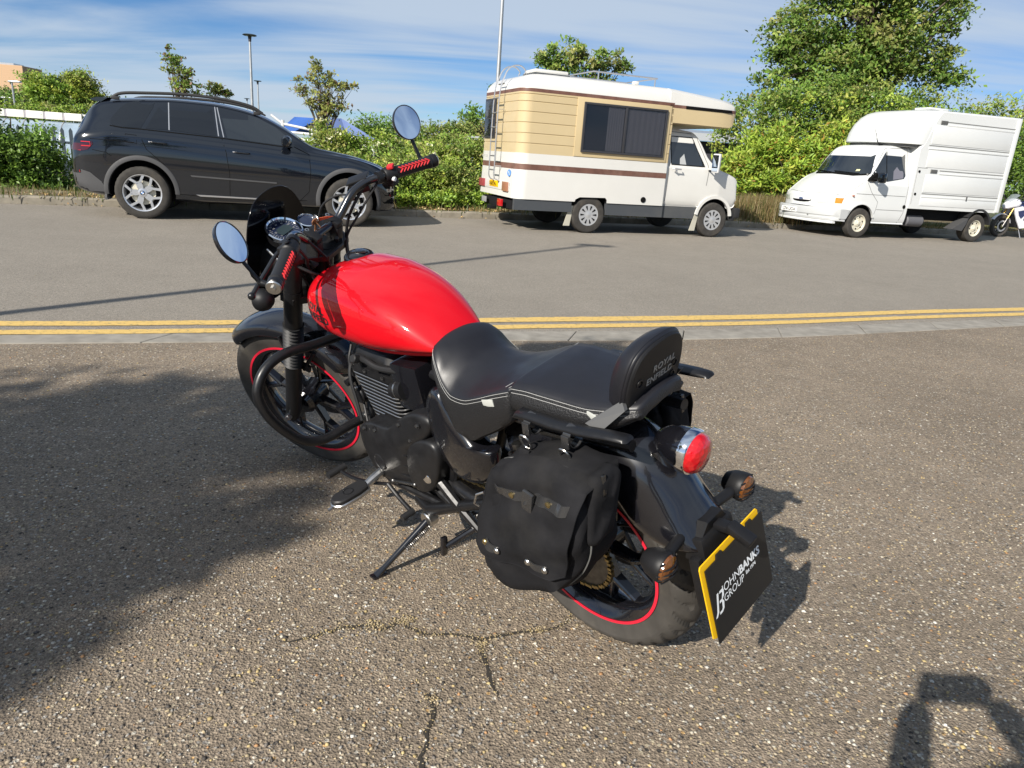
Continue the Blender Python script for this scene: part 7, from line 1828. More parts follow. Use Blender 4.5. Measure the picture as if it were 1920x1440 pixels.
# ================================================================== SADDLEBAGS (hang on the rack rails)
def make_bag(s_, label):
    """left bag in bike coordinates; s_ = -1 mirrors it"""
    root = thing('saddlebag', label, 'saddlebag', tuple(BIKE_O), BIKE_M, 'saddlebags on the motorcycle')
    rs = random.Random(5 if s_ > 0 else 9)
    U = V(-0.985, 0, 0.17); W = V(-0.26, 0, 0.966); Yv = V(0, 1, 0) * s_
    O_ = V(0.045, 0, 0.760) if s_ > 0 else V(0.135, 0, 0.705)                       # upper front corner of the flap
    def B(u, v, y): return O_ + U * u - W * v + Yv * (y + 0.10 * v)
    def wr(u, v, a=1.0):
        return a * (0.0030 * math.sin(23 * u + 9 * v) * math.sin(17 * v - 6 * u) + 0.0022 * math.sin(41 * u - 27 * v + 1.3) + 0.0016 * math.sin(63 * v + 21 * u))
    # body: rounded box in (u, v), depth in y
    m = MB(); rings = []
    out = [(0.0, 0.085), (0.12, 0.060), (0.235, 0.070), (0.262, 0.11), (0.285, 0.18), (0.308, 0.26), (0.308, 0.33), (0.280, 0.390), (0.235, 0.430), (0.155, 0.450), (0.063, 0.450), (0.009, 0.40), (-0.005, 0.30), (-0.010, 0.15)]
    out = smooth_path([V(*p) for p in out], 4, closed=True); c_ = np.mean(out, axis=0)
    for f_, y in ((0.80, 0.115), (0.93, 0.118), (0.985, 0.130), (1.0, 0.155), (1.0, 0.195), (0.985, 0.225), (0.955, 0.245), (0.90, 0.258), (0.75, 0.264), (0.5, 0.266), (0.2, 0.266), (0.02, 0.266)):
        rings.append([B(c_[0] + (p[0] - c_[0]) * f_, c_[1] + (p[1] - c_[1]) * f_, y + wr(p[0] * f_, p[1] * f_, 2.2)) + U * wr(p[1], y * 3, 2.4) for p in out])
    m.rings(rings); body = m.obj('bag_body', M['canvas'], root, angle=70)
    # piping round the lower face and base panel
    m = MB(); m.tube([B(c_[0] + (p[0] - c_[0]) * 0.992, c_[1] + (p[1] - c_[1]) * 0.992, 0.219 + wr(p[0], p[1])) for p in out], 0.0022, 6, closed=True); m.obj('piping', mat('grey piping', (0.11, 0.11, 0.105), 0.7), body)
    # pocket on the rear end
    m = MB(); rings = []
    for k, (f_, d) in enumerate(((1.0, 0.0), (1.0, 0.016), (0.93, 0.026), (0.75, 0.031), (0.3, 0.033))):
        ring = []
        for a in np.linspace(0, 2 * math.pi, 29)[:-1]:
            cc_, s2 = math.cos(a), math.sin(a); yy = 0.190 + 0.048 * f_ * math.copysign(abs(cc_) ** 0.5, cc_); vv = 0.165 + 0.095 * f_ * math.copysign(abs(s2) ** 0.5, s2)
            ring.append(B(0.250 + 0.20 * (vv - 0.06) + d + wr(vv, yy * 4, 1.2), vv, yy))
        rings.append(ring)
    m.rings(rings); pk = m.obj('side_pocket', M['canvas'], root, angle=70)
    m = MB(); m.box(B(0.285, 0.098, 0.205), (0.006, 0.012, 0.05), None, 0.002); m.obj('pocket_zip', M['darksteel'], pk)
    # flap: sheet that runs over the top and down the outside
    flap_pts = {}
    nu, nv = 28, 30
    def flap(i, j, t):
        a = i / nu; b = j / nv
        wtop, wbot = 0.275, 0.290
        ww = wtop + (wbot - wtop) * b; u0 = 0.0 + 0.0 * b
        u = u0 + ww * a
        v = 0.066 + 0.268 * b + 0.012 * math.sin(math.pi * a) * (-1 if b < 0.05 else 0)
        cor = min(a, 1 - a) * ww
        # rounded lower corners
        if b > 0.88 and cor < 0.03: v -= (0.03 - cor) * 0.6 * (b - 0.88) / 0.12
        if b < 0.10 and cor < 0.05: v += (0.05 - cor) * 0.55 * (0.10 - b) / 0.10
        # depth: curls over the top
        if b < 0.10: y = 0.262 - 0.045 * ((0.10 - b) / 0.10) ** 2
        else: y = 0.262 + 0.012 * math.sin(min(1, (b - 0.1) / 0.9) * math.pi * 0.9) + 0.012 * (b - 0.1)
        y += wr(u, v, 1.7) + 0.004 - 0.010 * (abs(a - 0.5) * 2) ** 4
        # dent at the left where it hangs free
        y -= 0.016 * math.exp(-((a - 0.14) / 0.10) ** 2 - ((b - 0.40) / 0.16) ** 2)
        return B(u, v, y + t)
    m = MB(); top = [[flap(i, j, 0.0035) for i in range(nu + 1)] for j in range(nv + 1)]; bot = [[flap(i, j, 0.0) for i in range(nu + 1)] for j in range(nv + 1)]
    m.rings([t_ + b_[::-1] for t_, b_ in zip(top, bot)])
    fl = m.obj('flap', M['canvas'], root, angle=60)
    # hemmed edge
    m = MB(); edge = [flap(0, j, 0.002) for j in range(nv + 1)] + [flap(i, nv, 0.002) for i in range(1, nu + 1)] + [flap(nu, j, 0.002) for j in range(nv - 1, -1, -1)]
    m.tube(edge, 0.0024, 6); m.obj('hem', M['canvas'], fl)
    # horizontal leather band with loops
    def fs(a, b, t): return flap(a * nu, b * nv, t)
    m = MB(); L_ = []
    for a in np.linspace(0.11, 0.93, 60):
        b = 0.235; lift = 0.005 + 0.0045 * max(0, math.sin((a - 0.11) / 0.82 * math.pi * 7))
        if 0.455 < a < 0.56: lift += 0.013 * math.sin((a - 0.455) / 0.105 * math.pi)
        L_.append([fs(a, b - 0.046, lift), fs(a, b + 0.046, lift), fs(a, b + 0.046, lift - 0.003), fs(a, b - 0.046, lift - 0.003)])
    m.rings(L_); m.obj('leather_band', M['strap'], fl, angle=60)
    m = MB(); m.box(fs(0.515, 0.26, 0.012), (0.030, 0.010, 0.055), rotm((0, 1, 0), -0.2), 0.004); m.obj('strap_keeper', M['strap'], fl)
    # snap straps
    for a0, b0, a1, b1 in ((0.175, 0.80, 0.33, 0.845), (0.66, 0.86, 0.83, 0.90)):
        m = MB(); L_ = []
        for t in np.linspace(-0.10, 1.10, 16):
            a = a0 + (a1 - a0) * t; b = b0 + (b1 - b0) * t; w_ = 0.036 * (0.55 if abs(t - 0.5) > 0.58 else 1.0); l = 0.006 + 0.006 * max(0, math.sin(math.pi * t))
            L_.append([fs(a, b - w_, l), fs(a, b + w_, l), fs(a, b + w_, l - 0.003), fs(a, b - w_, l - 0.003)])
        m.rings(L_); m.obj('snap_strap', M['strap'], fl, angle=60)
        for a, b in ((a0, b0), (a1, b1)):
            c = fs(a, b, 0.0085); m = MB(); m.lathe([(0.008, -0.003), (0.008, 0.0005), (0.006, 0.003), (0.001, 0.0036)], c, Yv, 18); m.obj('snap', M['brass'] if a < 0.3 else M['steel'], fl)
    for a in (0.34, 0.72):
        c = fs(a, 0.235, 0.0085); m = MB(); m.lathe([(0.007, -0.003), (0.007, 0.001), (0.001, 0.003)], c, Yv, 16); m.obj('snap', M['brass'], fl)
    # rivets / D ring at the front edge
    m = MB(); m.tube([B(-0.045, 0.20, 0.225), B(-0.060, 0.205, 0.235), B(-0.062, 0.235, 0.235), B(-0.050, 0.245, 0.228)], 0.003, 8); m.obj('d_ring', M['steel'], root)
    # hanging straps and rings
    for x in (0.020, -0.095):
        zr = 0.775 if x > 0 else 0.782
        hs = blank('hanging_strap', root)
        m = MB(); P_ = []
        for a in np.linspace(0, 2 * math.pi, 17)[:-1]:
            P_.append(V(x, (0.166 + 0.022 * math.cos(a)) * s_, zr - 0.017 + 0.0 + 0.024 * math.sin(a)))
        L_ = []
        for k, q in enumerate(P_):
            n_ = unit(V(0, (q[1] - 0.166 * s_), q[2] - (zr - 0.017)))
            L_.append([q + V(0.010, 0, 0), q + V(-0.010, 0, 0), q + V(-0.010, 0, 0) + n_ * 0.0025, q + V(0.010, 0, 0) + n_ * 0.0025])
        m.rings(L_, loop=True)
        m.box(V(x, 0.192 * s_, zr - 0.020), (0.020, 0.005, 0.030), None, 0.001)
        m.obj('strap_loop', M['strap'], hs)
        m = MB(); cr = V(x - 0.002, 0.200 * s_, zr - 0.050)
        m.tube([cr + V(0.014 * math.copysign(abs(math.cos(t)) ** 0.7, math.cos(t)), 0.006 * math.sin(t) * s_, 0.020 * math.sin(t)) for t in np.linspace(0, 2 * math.pi, 25)[:-1]], 0.0028, 8, closed=True)
        m.obj('ring', M['steel'], hs)
        m = MB(); m.box(V(x - 0.004, 0.212 * s_, zr - 0.080), (0.028, 0.006, 0.034), rotm((1, 0, 0), 0.35 * s_), 0.001); m.obj('flap_tab', M['canvas'], hs)
    return root
make_bag(1, 'black canvas saddlebag with leather straps hanging on the near left side of the motorcycle')
make_bag(-1, 'black canvas saddlebag on the far side of the motorcycle, behind its backrest')
# ================================================================== VEGETATION
GREENS = dict(
    mid=np.array([[0.085, 0.150, 0.022], [0.110, 0.185, 0.028], [0.065, 0.120, 0.020], [0.140, 0.215, 0.035]]),
    bright=np.array([[0.17, 0.25, 0.030], [0.22, 0.29, 0.038], [0.12, 0.20, 0.026], [0.26, 0.27, 0.045]]),
    dark=np.array([[0.050, 0.098, 0.018], [0.070, 0.125, 0.022], [0.036, 0.072, 0.015], [0.090, 0.145, 0.026]]),
    olive=np.array([[0.15, 0.175, 0.040], [0.19, 0.20, 0.055], [0.11, 0.135, 0.032], [0.22, 0.20, 0.075]]),
)
M_bark = mat('bark', (0.09, 0.075, 0.055), 0.9, spec=0.2, vary=0.3, vscale=6, bump=0.6, bscale=40)
def grow(blobs, nclump, nleaf, cr, seed, shell=0.55):
    """clump centres spread through the blobs, leaves spread round them"""
    r = np.random.default_rng(seed); vols = np.array([b[1][0] * b[1][1] * b[1][2] for b in blobs]); pk = r.choice(len(blobs), nclump, p=vols / vols.sum())
    C = []
    for i in pk:
        c, rd = blobs[i]; d = r.normal(size=3); d /= np.linalg.norm(d); k = (shell + (1 - shell) * r.random()) * r.uniform(0.86, 1.10)
        C.append(np.array(c) + d * np.array(rd) * k)
    C = np.array(C); own = r.integers(0, nclump, nleaf); rr = cr * r.uniform(0.5, 1.3, nclump)
    d = r.normal(size=(nleaf, 3)) * np.array([1, 1, 0.62]); P_ = C[own] + d * rr[own][:, None] * 0.55
    return C, P_, own, r
def plant(name, label, cat, blobs, nclump, nleaf, cr, leaf, greens, seed, base=None, trunk_r=0.1, group=None, extra=None, stems=14, shell=0.55, flower=None, minz=0.05, part='foliage', tint=1.0, narrow=0.55):
    C, P_, own, r = grow(blobs, nclump, nleaf, cr, seed, shell)
    ok = P_[:, 2] > minz; P_, own = P_[ok], own[ok]; n = len(P_)
    pal_ = np.concatenate([GREENS[g_] for g_ in greens]); ctint = r.uniform(0.72, 1.25, len(C)); cpick = r.integers(0, len(pal_), len(C))
    colr = 0.55 * pal_[cpick[own]] + 0.45 * pal_[r.integers(0, len(pal_), n)]; colr = colr * ctint[own][:, None] * r.uniform(0.75, 1.25, (n, 1)) * tint * 1.65
    if extra is not None:
        m_ = r.random(n) < extra[1]; colr[m_] = np.array(extra[0]) * r.uniform(0.7, 1.2, (m_.sum(), 1))
    root = thing(name, label, cat, (base[0], base[1], base[2] if len(base) > 2 else 0.0), group=group)
    b0 = np.array([base[0], base[1], base[2] if len(base) > 2 else 0.0])
    S_ = leaf * r.uniform(0.6, 1.35, n)
    leaves_obj(part, P_ - b0, S_, colr, M_leaf, root, narrow=narrow)
    if trunk_r > 0:
        m = MB(); top = np.mean([np.array(b[0]) for b in blobs], axis=0) - b0; zt_ = max(C[:, 2]) - b0[2]
        hub = V(top[0] * 0.5, top[1] * 0.5, zt_ * 0.42)
        m.tube(smooth_path([V(0, 0, -0.1), V(r.normal(0, 0.03), r.normal(0, 0.03), hub[2] * 0.5), hub, V(top[0], top[1], zt_ * 0.92)], 4), [trunk_r * k for k in np.linspace(1, 0.16, 13)], 9)
        m.obj('trunk', M_bark, root)
        idx = r.choice(len(C), min(stems, len(C)), replace=False); m = MB()
        for i in idx:
            e_ = C[i] - b0; s0 = V(0, 0, 0) * 0.4 + hub * r.uniform(0.55, 1.0) if r.random() < 0.6 else V(top[0] * 0.8, top[1] * 0.8, zt_ * r.uniform(0.45, 0.7))
            mid = s0 * 0.45 + e_ * 0.55 + V(0, 0, np.linalg.norm(e_ - s0) * 0.10)
            m.tube(smooth_path([s0, mid, e_], 3), list(np.linspace(trunk_r * 0.36, trunk_r * 0.07, 7)), 5)
        o = m.obj('branches', M_bark, root); o['kind'] = 'stuff'
    if flower:
        nf, fs_, fc = flower; idx = r.choice(n, nf); Q = P_[idx] - b0; rep_ = 7
        Q = np.repeat(Q, rep_, 0) + r.normal(0, fs_ * 0.8, (nf * rep_, 3)) * np.array([1, 1, 0.35]) + np.array([0, -0.03, 0.03])
        leaves_obj('blossom', Q, np.full(len(Q), fs_), np.tile(np.array(fc), (len(Q), 1)) * r.uniform(0.8, 1.1, (len(Q), 1)), M_dry, root, tilt=0.3, narrow=1.0)
    return root
# a direction from the camera out to a given depth, used to read positions off the photograph
def pix(px_, py_, depth):
    d = np.array(_f) + (px_ - 960) / FPX * np.array(_r2) - (py_ - 720) / FPX * np.array(_u2)
    t = depth / d[1]; return V(0, 0, CAM_H) + d * t
# ================================================================== BACKGROUND PLANTING
def blob(px_, py_, dep, rx, ry, rz):
    return (pix(px_, py_, dep), (rx, ry, rz))
def foot(px_, dep, z=0.1):
    p = pix(px_, 330, dep); return (p[0], p[1], z)
# hedge bush left of the SUV
plant('shrub', 'dense dark green shrub behind the kerb at the far left, beside the black SUV', 'shrub',
      [blob(10, 285, 12.8, 0.75, 0.8, 0.75), blob(60, 300, 12.9, 0.6, 0.7, 0.62), blob(100, 335, 12.9, 0.42, 0.5, 0.42), blob(20, 345, 12.7, 0.9, 0.6, 0.42), blob(-60, 300, 12.8, 0.8, 0.8, 0.8), blob(120, 368, 12.9, 0.45, 0.35, 0.20), blob(-30, 250, 13.0, 0.5, 0.5, 0.5)],
      260, 21000, 0.22, 0.075, ['dark', 'mid'], 11, base=foot(20, 13.0), trunk_r=0.05, stems=20, shell=0.35)
# ivy and bramble hedge between the SUV and the motorhome
def hedge_run(px0, px1, n, dep0, dep1, ytop, ybot, rx, ry, seed, **k):
    r = random.Random(seed); out = []
    for i in range(n):
        t = (i + 0.5) / n; px_ = px0 + (px1 - px0) * t; dep = dep0 + (dep1 - dep0) * t
        yt, yb = ytop(t), ybot(t); top = pix(px_, yt, dep); bot = pix(px_, yb, dep)
        h = (top[2] - max(0.1, bot[2])) / 2; out.append(((top[0], dep + r.uniform(-0.1, 0.3), top[2] - h), (rx * r.uniform(0.8, 1.2), ry, h * r.uniform(0.92, 1.06))))
    return out
plant('hedge', 'tangled sunlit hedge between the black SUV and the motorhome', 'hedge',
      hedge_run(585, 905, 9, 13.9, 16.3, lambda t: 288 + 8 * math.sin(t * 9), lambda t: 408, 0.48, 0.75, 3),
      420, 34000, 0.21, 0.065, ['mid', 'bright', 'olive'], 12, base=foot(745, 15.2), trunk_r=0.03, stems=30, shell=0.45)
plant('hedge', 'low ivy growing along the kerb edge between the SUV and the motorhome', 'hedge',
      hedge_run(700, 960, 9, 14.2, 15.9, lambda t: 355, lambda t: 412, 0.36, 0.35, 4), 220, 15000, 0.15, 0.060, ['bright', 'mid'], 13, base=foot(830, 14.8), trunk_r=0.0, shell=0.3)
plant('elder_bush', 'bush with creamy white flower heads above the bonnet of the black SUV', 'bush',
      [blob(620, 285, 18.5, 0.8, 0.6, 0.55), blob(690, 285, 19, 0.9, 0.6, 0.5), blob(760, 288, 19.5, 0.9, 0.6, 0.4), blob(612, 255, 18.5, 0.35, 0.3, 0.35)],
      160, 11000, 0.22, 0.08, ['bright', 'olive', 'mid'], 14, base=foot(670, 19), trunk_r=0.04, flower=(60, 0.075, (0.66, 0.64, 0.42)))
plant('hedge', 'uneven green hedge rising behind the SUV bonnet towards the round mirror', 'hedge',
      hedge_run(770, 930, 5, 24, 26, lambda t: 262 + 12 * math.sin(t * 7), lambda t: 330, 1.0, 1.0, 5), 200, 14000, 0.34, 0.10, ['olive', 'mid', 'bright'], 15, base=foot(850, 25), trunk_r=0.04)
# far wood edge behind the car park
plant('tree', 'rounded dark tree on the horizon left of the upright mirror', 'tree', [blob(705, 250, 62, 2.2, 2, 1.5), blob(680, 262, 62, 2.0, 2, 1.2), blob(735, 262, 62, 2.0, 2, 1.2)], 120, 7000, 0.7, 0.26, ['mid', 'dark'], 16, base=foot(705, 62, 0), trunk_r=0.25)
plant('tree', 'distant tree clump on the horizon right of the upright mirror', 'tree', [blob(820, 262, 66, 2.6, 2, 1.3), blob(855, 258, 66, 1.8, 2, 1.5), blob(785, 268, 66, 2.0, 2, 1.0)], 120, 7000, 0.7, 0.26, ['mid', 'olive'], 17, base=foot(820, 66, 0), trunk_r=0.25)
plant('tree', 'pale distant tree close to the left side of the motorhome', 'tree', [blob(880, 262, 70, 1.6, 2, 1.5), blob(905, 250, 70, 2.2, 2, 1.6)], 80, 4500, 0.7, 0.26, ['olive'], 18, base=foot(890, 70, 0), trunk_r=0.25)
# tree behind the motorhome
plant('tree', 'broad young tree rising behind the motorhome roof', 'tree',
      [blob(1060, 115, 23, 0.9, 0.8, 0.55), blob(1100, 125, 23, 1.1, 0.8, 0.6), blob(1145, 128, 23.3, 0.7, 0.7, 0.45), blob(1035, 128, 23, 0.45, 0.5, 0.35), blob(1085, 90, 23, 0.45, 0.4, 0.30), blob(1172, 140, 23.2, 0.38, 0.4, 0.20), blob(1090, 180, 23.3, 1.2, 0.8, 0.6)],
      95, 7000, 0.22, 0.11, ['mid', 'dark', 'olive'], 21, base=foot(1090, 23.2), trunk_r=0.09, stems=50, shell=0.25)
plant('tree', 'leafy tree peeping out left of the motorhome', 'tree',
      [blob(895, 215, 22.5, 0.38, 0.5, 0.30), blob(873, 222, 22.5, 0.22, 0.3, 0.15), blob(905, 170, 22.5, 0.25, 0.4, 0.22), blob(925, 240, 22.5, 0.55, 0.5, 0.5), blob(960, 190, 22.6, 0.8, 0.5, 0.8)],
      46, 3200, 0.17, 0.10, ['mid', 'dark'], 22, base=foot(945, 22.6), trunk_r=0.06, stems=30, shell=0.3)
# saplings behind the SUV
plant('sapling', 'sparse sapling with brownish new leaves above the SUV roof', 'tree',
      [blob(315, 110, 19, 0.33, 0.3, 0.25), blob(325, 90, 19, 0.12, 0.1, 0.15), blob(345, 135, 19, 0.42, 0.3, 0.35), blob(350, 165, 19, 0.40, 0.3, 0.25), blob(300, 125, 19, 0.16, 0.2, 0.10)],
      34, 1500, 0.12, 0.085, ['olive', 'mid'], 23, base=foot(345, 19), trunk_r=0.035, stems=34, shell=0.2, extra=((0.26, 0.15, 0.08), 0.16))
plant('sapling', 'small low sapling right behind the SUV roof rail', 'tree',
      [blob(405, 168, 20, 0.32, 0.3, 0.20), blob(425, 172, 20, 0.22, 0.2, 0.14), blob(395, 155, 20, 0.12, 0.2, 0.10)], 16, 650, 0.11, 0.085, ['olive', 'mid'], 24, base=foot(405, 20), trunk_r=0.03, stems=16, shell=0.2, extra=((0.26, 0.15, 0.08), 0.12))
plant('sapling', 'airy multi stemmed sapling standing between the SUV and the upright mirror', 'tree',
      [blob(600, 140, 19.5, 0.42, 0.35, 0.35), blob(570, 165, 19.5, 0.35, 0.3, 0.3), blob(640, 165, 19.5, 0.48, 0.3, 0.42), blob(610, 195, 19.5, 0.60, 0.35, 0.40), blob(660, 205, 19.5, 0.35, 0.3, 0.22), blob(585, 120, 19.5, 0.16, 0.2, 0.16), blob(600, 235, 19.5, 0.4, 0.3, 0.25)],
      62, 2700, 0.13, 0.085, ['olive'], 25, base=foot(607, 19.5), trunk_r=0.04, stems=62, shell=0.15, extra=((0.24, 0.15, 0.09), 0.14))
# woodland edge on the right
plant('tree', 'big full crowned tree towering over the white box van', 'tree',
      [blob(1600, 40, 27, 2.6, 2.0, 1.5), blob(1540, 110, 27, 2.4, 2.0, 1.3), blob(1670, 70, 27, 2.2, 1.8, 1.5), blob(1730, 30, 27, 1.5, 1.5, 1.1), blob(1620, -70, 27, 2.4, 2.0, 1.6), blob(1700, 150, 27, 1.9, 1.5, 1.0), blob(1500, 50, 27, 1.0, 1.2, 0.9), blob(1450, 160, 27, 0.9, 1.2, 0.8), blob(1760, 130, 27, 0.7, 1.0, 0.8), blob(1470, 95, 27, 0.5, 0.8, 0.5)],
      420, 36000, 0.42, 0.15, ['mid', 'dark', 'olive'], 31, base=foot(1600, 27.5), trunk_r=0.28, stems=60, shell=0.5)
plant('bush', 'tall bramble and rose thicket in front of the big tree, above the van cab', 'bush',
      hedge_run(1400, 1800, 9, 22.5, 24.5, lambda t: 175 - 45 * math.sin(math.pi * min(1, t * 1.15)), lambda t: 330, 1.0, 1.1, 6), 480, 36000, 0.34, 0.105, ['mid', 'bright', 'olive', 'dark'], 32, base=foot(1600, 23.5), trunk_r=0.06, stems=50, flower=(26, 0.05, (0.75, 0.74, 0.68)))
plant('bush', 'hedge continuing to the right above the box of the van', 'bush',
      hedge_run(1770, 2080, 7, 27, 29, lambda t: 178 + 14 * math.sin(t * 12) - 10 * t, lambda t: 380, 1.1, 1.2, 7), 300, 22000, 0.40, 0.12, ['olive', 'mid', 'bright'], 33, base=foot(1900, 28), trunk_r=0.06, stems=30)
plant('bush', 'leafy bush with yellow green fronds left of the white box van', 'bush',
      [blob(1400, 300, 19.5, 0.6, 0.5, 0.42), blob(1450, 270, 19.8, 0.75, 0.6, 0.5), blob(1500, 290, 19.8, 0.7, 0.6, 0.5), blob(1370, 315, 19.4, 0.4, 0.4, 0.3), blob(1480, 330, 19.5, 0.7, 0.5, 0.4), blob(1430, 340, 19.5, 0.7, 0.5, 0.35), blob(1555, 270, 20.3, 0.6, 0.6, 0.6), blob(1400, 345, 19.4, 0.5, 0.4, 0.3)],
      230, 12500, 0.26, 0.14, ['bright'], 34, base=foot(1450, 19.8), trunk_r=0.04, stems=30, shell=0.4, extra=((0.34, 0.20, 0.03), 0.05), narrow=0.30)
plant('bush', 'shaded ivy bank under the trees between motorhome and van', 'bush',
      hedge_run(1340, 1680, 8, 21.5, 22.5, lambda t: 300, lambda t: 400, 0.8, 0.6, 8), 200, 14000, 0.3, 0.10, ['dark', 'mid'], 35, base=foot(1500, 22), trunk_r=0.0)
plant('bush', 'dark ivy filled gap at the right edge behind the box van', 'bush', hedge_run(1870, 2100, 5, 24, 25, lambda t: 215, lambda t: 400, 0.9, 0.7, 9), 170, 11000, 0.3, 0.11, ['dark', 'mid'], 36, base=foot(1960, 24.5), trunk_r=0.0)
# dry grass tuft in front of the van
def grass(name, label, c0, c1, n, h, colr, seed, wid=0.5):
    r = np.random.default_rng(seed); t = r.random(n); P_ = np.outer(1 - t, c0) + np.outer(t, c1) + r.normal(0, wid, (n, 3)) * np.array([0.6, 1, 0]); P_[:, 2] = 0.1
    a = r.uniform(0, 2 * np.pi, n); ln = h * r.uniform(0.4, 1.15, n); lean = r.uniform(0.05, 0.5, n)
    d = np.stack([np.cos(a) * lean, np.sin(a) * lean, np.ones(n)], 1) * ln[:, None]; s = np.stack([-np.sin(a), np.cos(a), 0 * a], 1) * 0.006
    mid = P_ + d * 0.55 * np.array([0.6, 0.6, 1.0]); tip = P_ + d
    co = np.stack([P_ - s, P_ + s, mid + s * 0.8, tip, mid - s * 0.8], 1).reshape(-1, 3); b = np.arange(n)[:, None] * 5
    T = np.stack([np.concatenate([b, b + 1, b + 2], 1), np.concatenate([b, b + 2, b + 4], 1), np.concatenate([b + 4, b + 2, b + 3], 1)], 1).reshape(-1, 3)
    cc = np.array(colr)[r.integers(0, len(colr), n)] * r.uniform(0.7, 1.2, (n, 1))
    o = fast_mesh(name, co, T, np.repeat(cc, 3, 0), M_leaf); setting(o, 'stuff', label); return o
drycol = [[0.30, 0.22, 0.10], [0.24, 0.17, 0.08], [0.36, 0.28, 0.14], [0.14, 0.17, 0.05]]
grass('dry_grass', 'tall dry grass on the verge between the motorhome and the van', pix(1385, 420, 18.3), pix(1475, 428, 18.9), 7000, 0.62, drycol, 41, 0.30)
grass('verge_grass', 'short mixed grass along the verge behind the kerb', np.array(fkp(-6, 0.6)), np.array(fkp(30, 0.8)), 16000, 0.16, [[0.10, 0.15, 0.03], [0.16, 0.17, 0.05], [0.30, 0.23, 0.10]], 42, 0.35)
plant('weed', 'low leafy weed at the kerb foot behind the rear wheel of the SUV', 'plant', [blob(190, 372, 12.6, 0.5, 0.15, 0.10), blob(60, 378, 12.3, 0.8, 0.15, 0.12)], 30, 1500, 0.10, 0.04, ['bright', 'mid'], 43, base=foot(150, 12.6), trunk_r=0.0)
# trees at the far left
for k, (lab, bl, seed, gr_) in enumerate((
    ('bushy bright tree at the far left, in front of the tan building', [blob(85, 175, 58, 1.9, 1.5, 1.5), blob(60, 185, 58, 1.6, 1.5, 1.2), blob(110, 188, 58, 1.5, 1.5, 1.1), blob(75, 155, 58, 0.9, 1, 0.8)], 51, ['bright', 'mid']),
    ('taller pale green tree just left of the SUV roof spoiler', [blob(150, 165, 60, 1.1, 1.2, 1.3), blob(160, 185, 60, 1.6, 1.2, 1.0), blob(145, 148, 60, 0.6, 0.8, 0.7)], 52, ['bright', 'olive']),
    ('dark tree at the left edge below the building', [blob(15, 190, 62, 2.0, 1.5, 1.1), blob(-30, 185, 62, 2.0, 1.5, 1.2), blob(190, 195, 62, 1.6, 1.2, 0.6)], 53, ['mid', 'dark']))):
    plant('tree', lab, 'tree', bl, 110, 8500, 0.55, 0.20, gr_, seed, base=foot(85 if k == 0 else 150 if k == 1 else 15, 59, 0), trunk_r=0.18, stems=14)
plant('hedge', 'distant sunlit hedge row behind the white shelter roof', 'hedge', hedge_run(-60, 270, 8, 40, 44, lambda t: 192 + 4 * math.sin(t * 9), lambda t: 240, 1.6, 1.2, 19), 150, 9000, 0.5, 0.16, ['bright', 'olive', 'mid'], 54, base=foot(90, 42, 0), trunk_r=0.0)

# ================================================================== BACKGROUND BUILT THINGS
# tan building at the far left
bd = thing('building', 'tan and dark office building on the skyline at the far left', 'building', tuple(pix(20, 235, 118) * V(1, 1, 0)), rotz=rad(8))
mtan = mat('tan cladding', (0.50, 0.33, 0.20), 0.8); mdk = mat('dark cladding', (0.045, 0.045, 0.055), 0.5); mwin = mat('building glass', (0.10, 0.14, 0.20), 0.1, spec=0.8)
q = pix(35, 125, 118); hb_ = q[2]
m = MB(); m.box(V(1.6, 0, hb_ - 2.3), (5.2, 6, 4.6), None, 0.05); m.obj('tower', mtan, bd, smooth=False)
m = MB(); m.box(V(6.0, 1.0, hb_ - 3.4), (3.6, 6, 4.6), None, 0.05); m.obj('side_block', mdk, bd, smooth=False)
m = MB(); m.box(V(-6.0, 0, hb_ - 7.6), (24, 8, 7.2), None, 0.05); m.obj('wall', mdk, bd, smooth=False)
m = MB(); m.box(V(-6.0, 0, hb_ - 12.5), (24, 7.6, 4.0)); m.obj('base_wall', mtan, bd, smooth=False)
for i in range(7):
    m = MB(); m.box(V(-4.6 + i * 1.35, -4.05, hb_ - 6.6), (0.75, 0.12, 1.9)); m.obj('window', mwin, bd, smooth=False)
m = MB(); m.box(V(1.2, 0, hb_ + 0.15), (2.2, 3, 0.4)); m.obj('roof_plant', MV['silver'], bd, smooth=False)
# white roofed shelter with curved clear wall, and a palisade fence
sh = thing('shelter', 'long white roofed shelter with curved clear sheeting behind the left shrub', 'shelter', tuple(pix(70, 300, 22) * V(1, 1, 0)), rotz=rad(8))
zt_ = pix(70, 208, 22)[2]; zb_ = pix(70, 222, 22)[2]
mpoly = mat('clear sheeting', (0.30, 0.38, 0.46), 0.15, spec=0.6, alpha=0.75, vary=0.2, vscale=1.5)
for i in range(-5, 3):
    m = MB(); m.box(V(i * 0.52 + 0.1, 0.0, (zt_ + zb_) / 2), (0.46, 0.08, zt_ - zb_), None, 0.01); m.obj('roof_panel', mat('roof panel white', (0.70, 0.68, 0.62), 0.5), sh)
    m = MB(); m.box(V(i * 0.52 - 0.16, 0.02, (zt_ + zb_) / 2), (0.06, 0.10, (zt_ - zb_) * 0.94)); m.obj('roof_joint', mat('roof joint', (0.35, 0.33, 0.36), 0.6), sh, smooth=False)
m = MB(); m.box(V(-0.7, 1.0, zt_ - 0.03), (4.6, 2.0, 0.05)); m.obj('roof', MV['white'], sh, smooth=False)
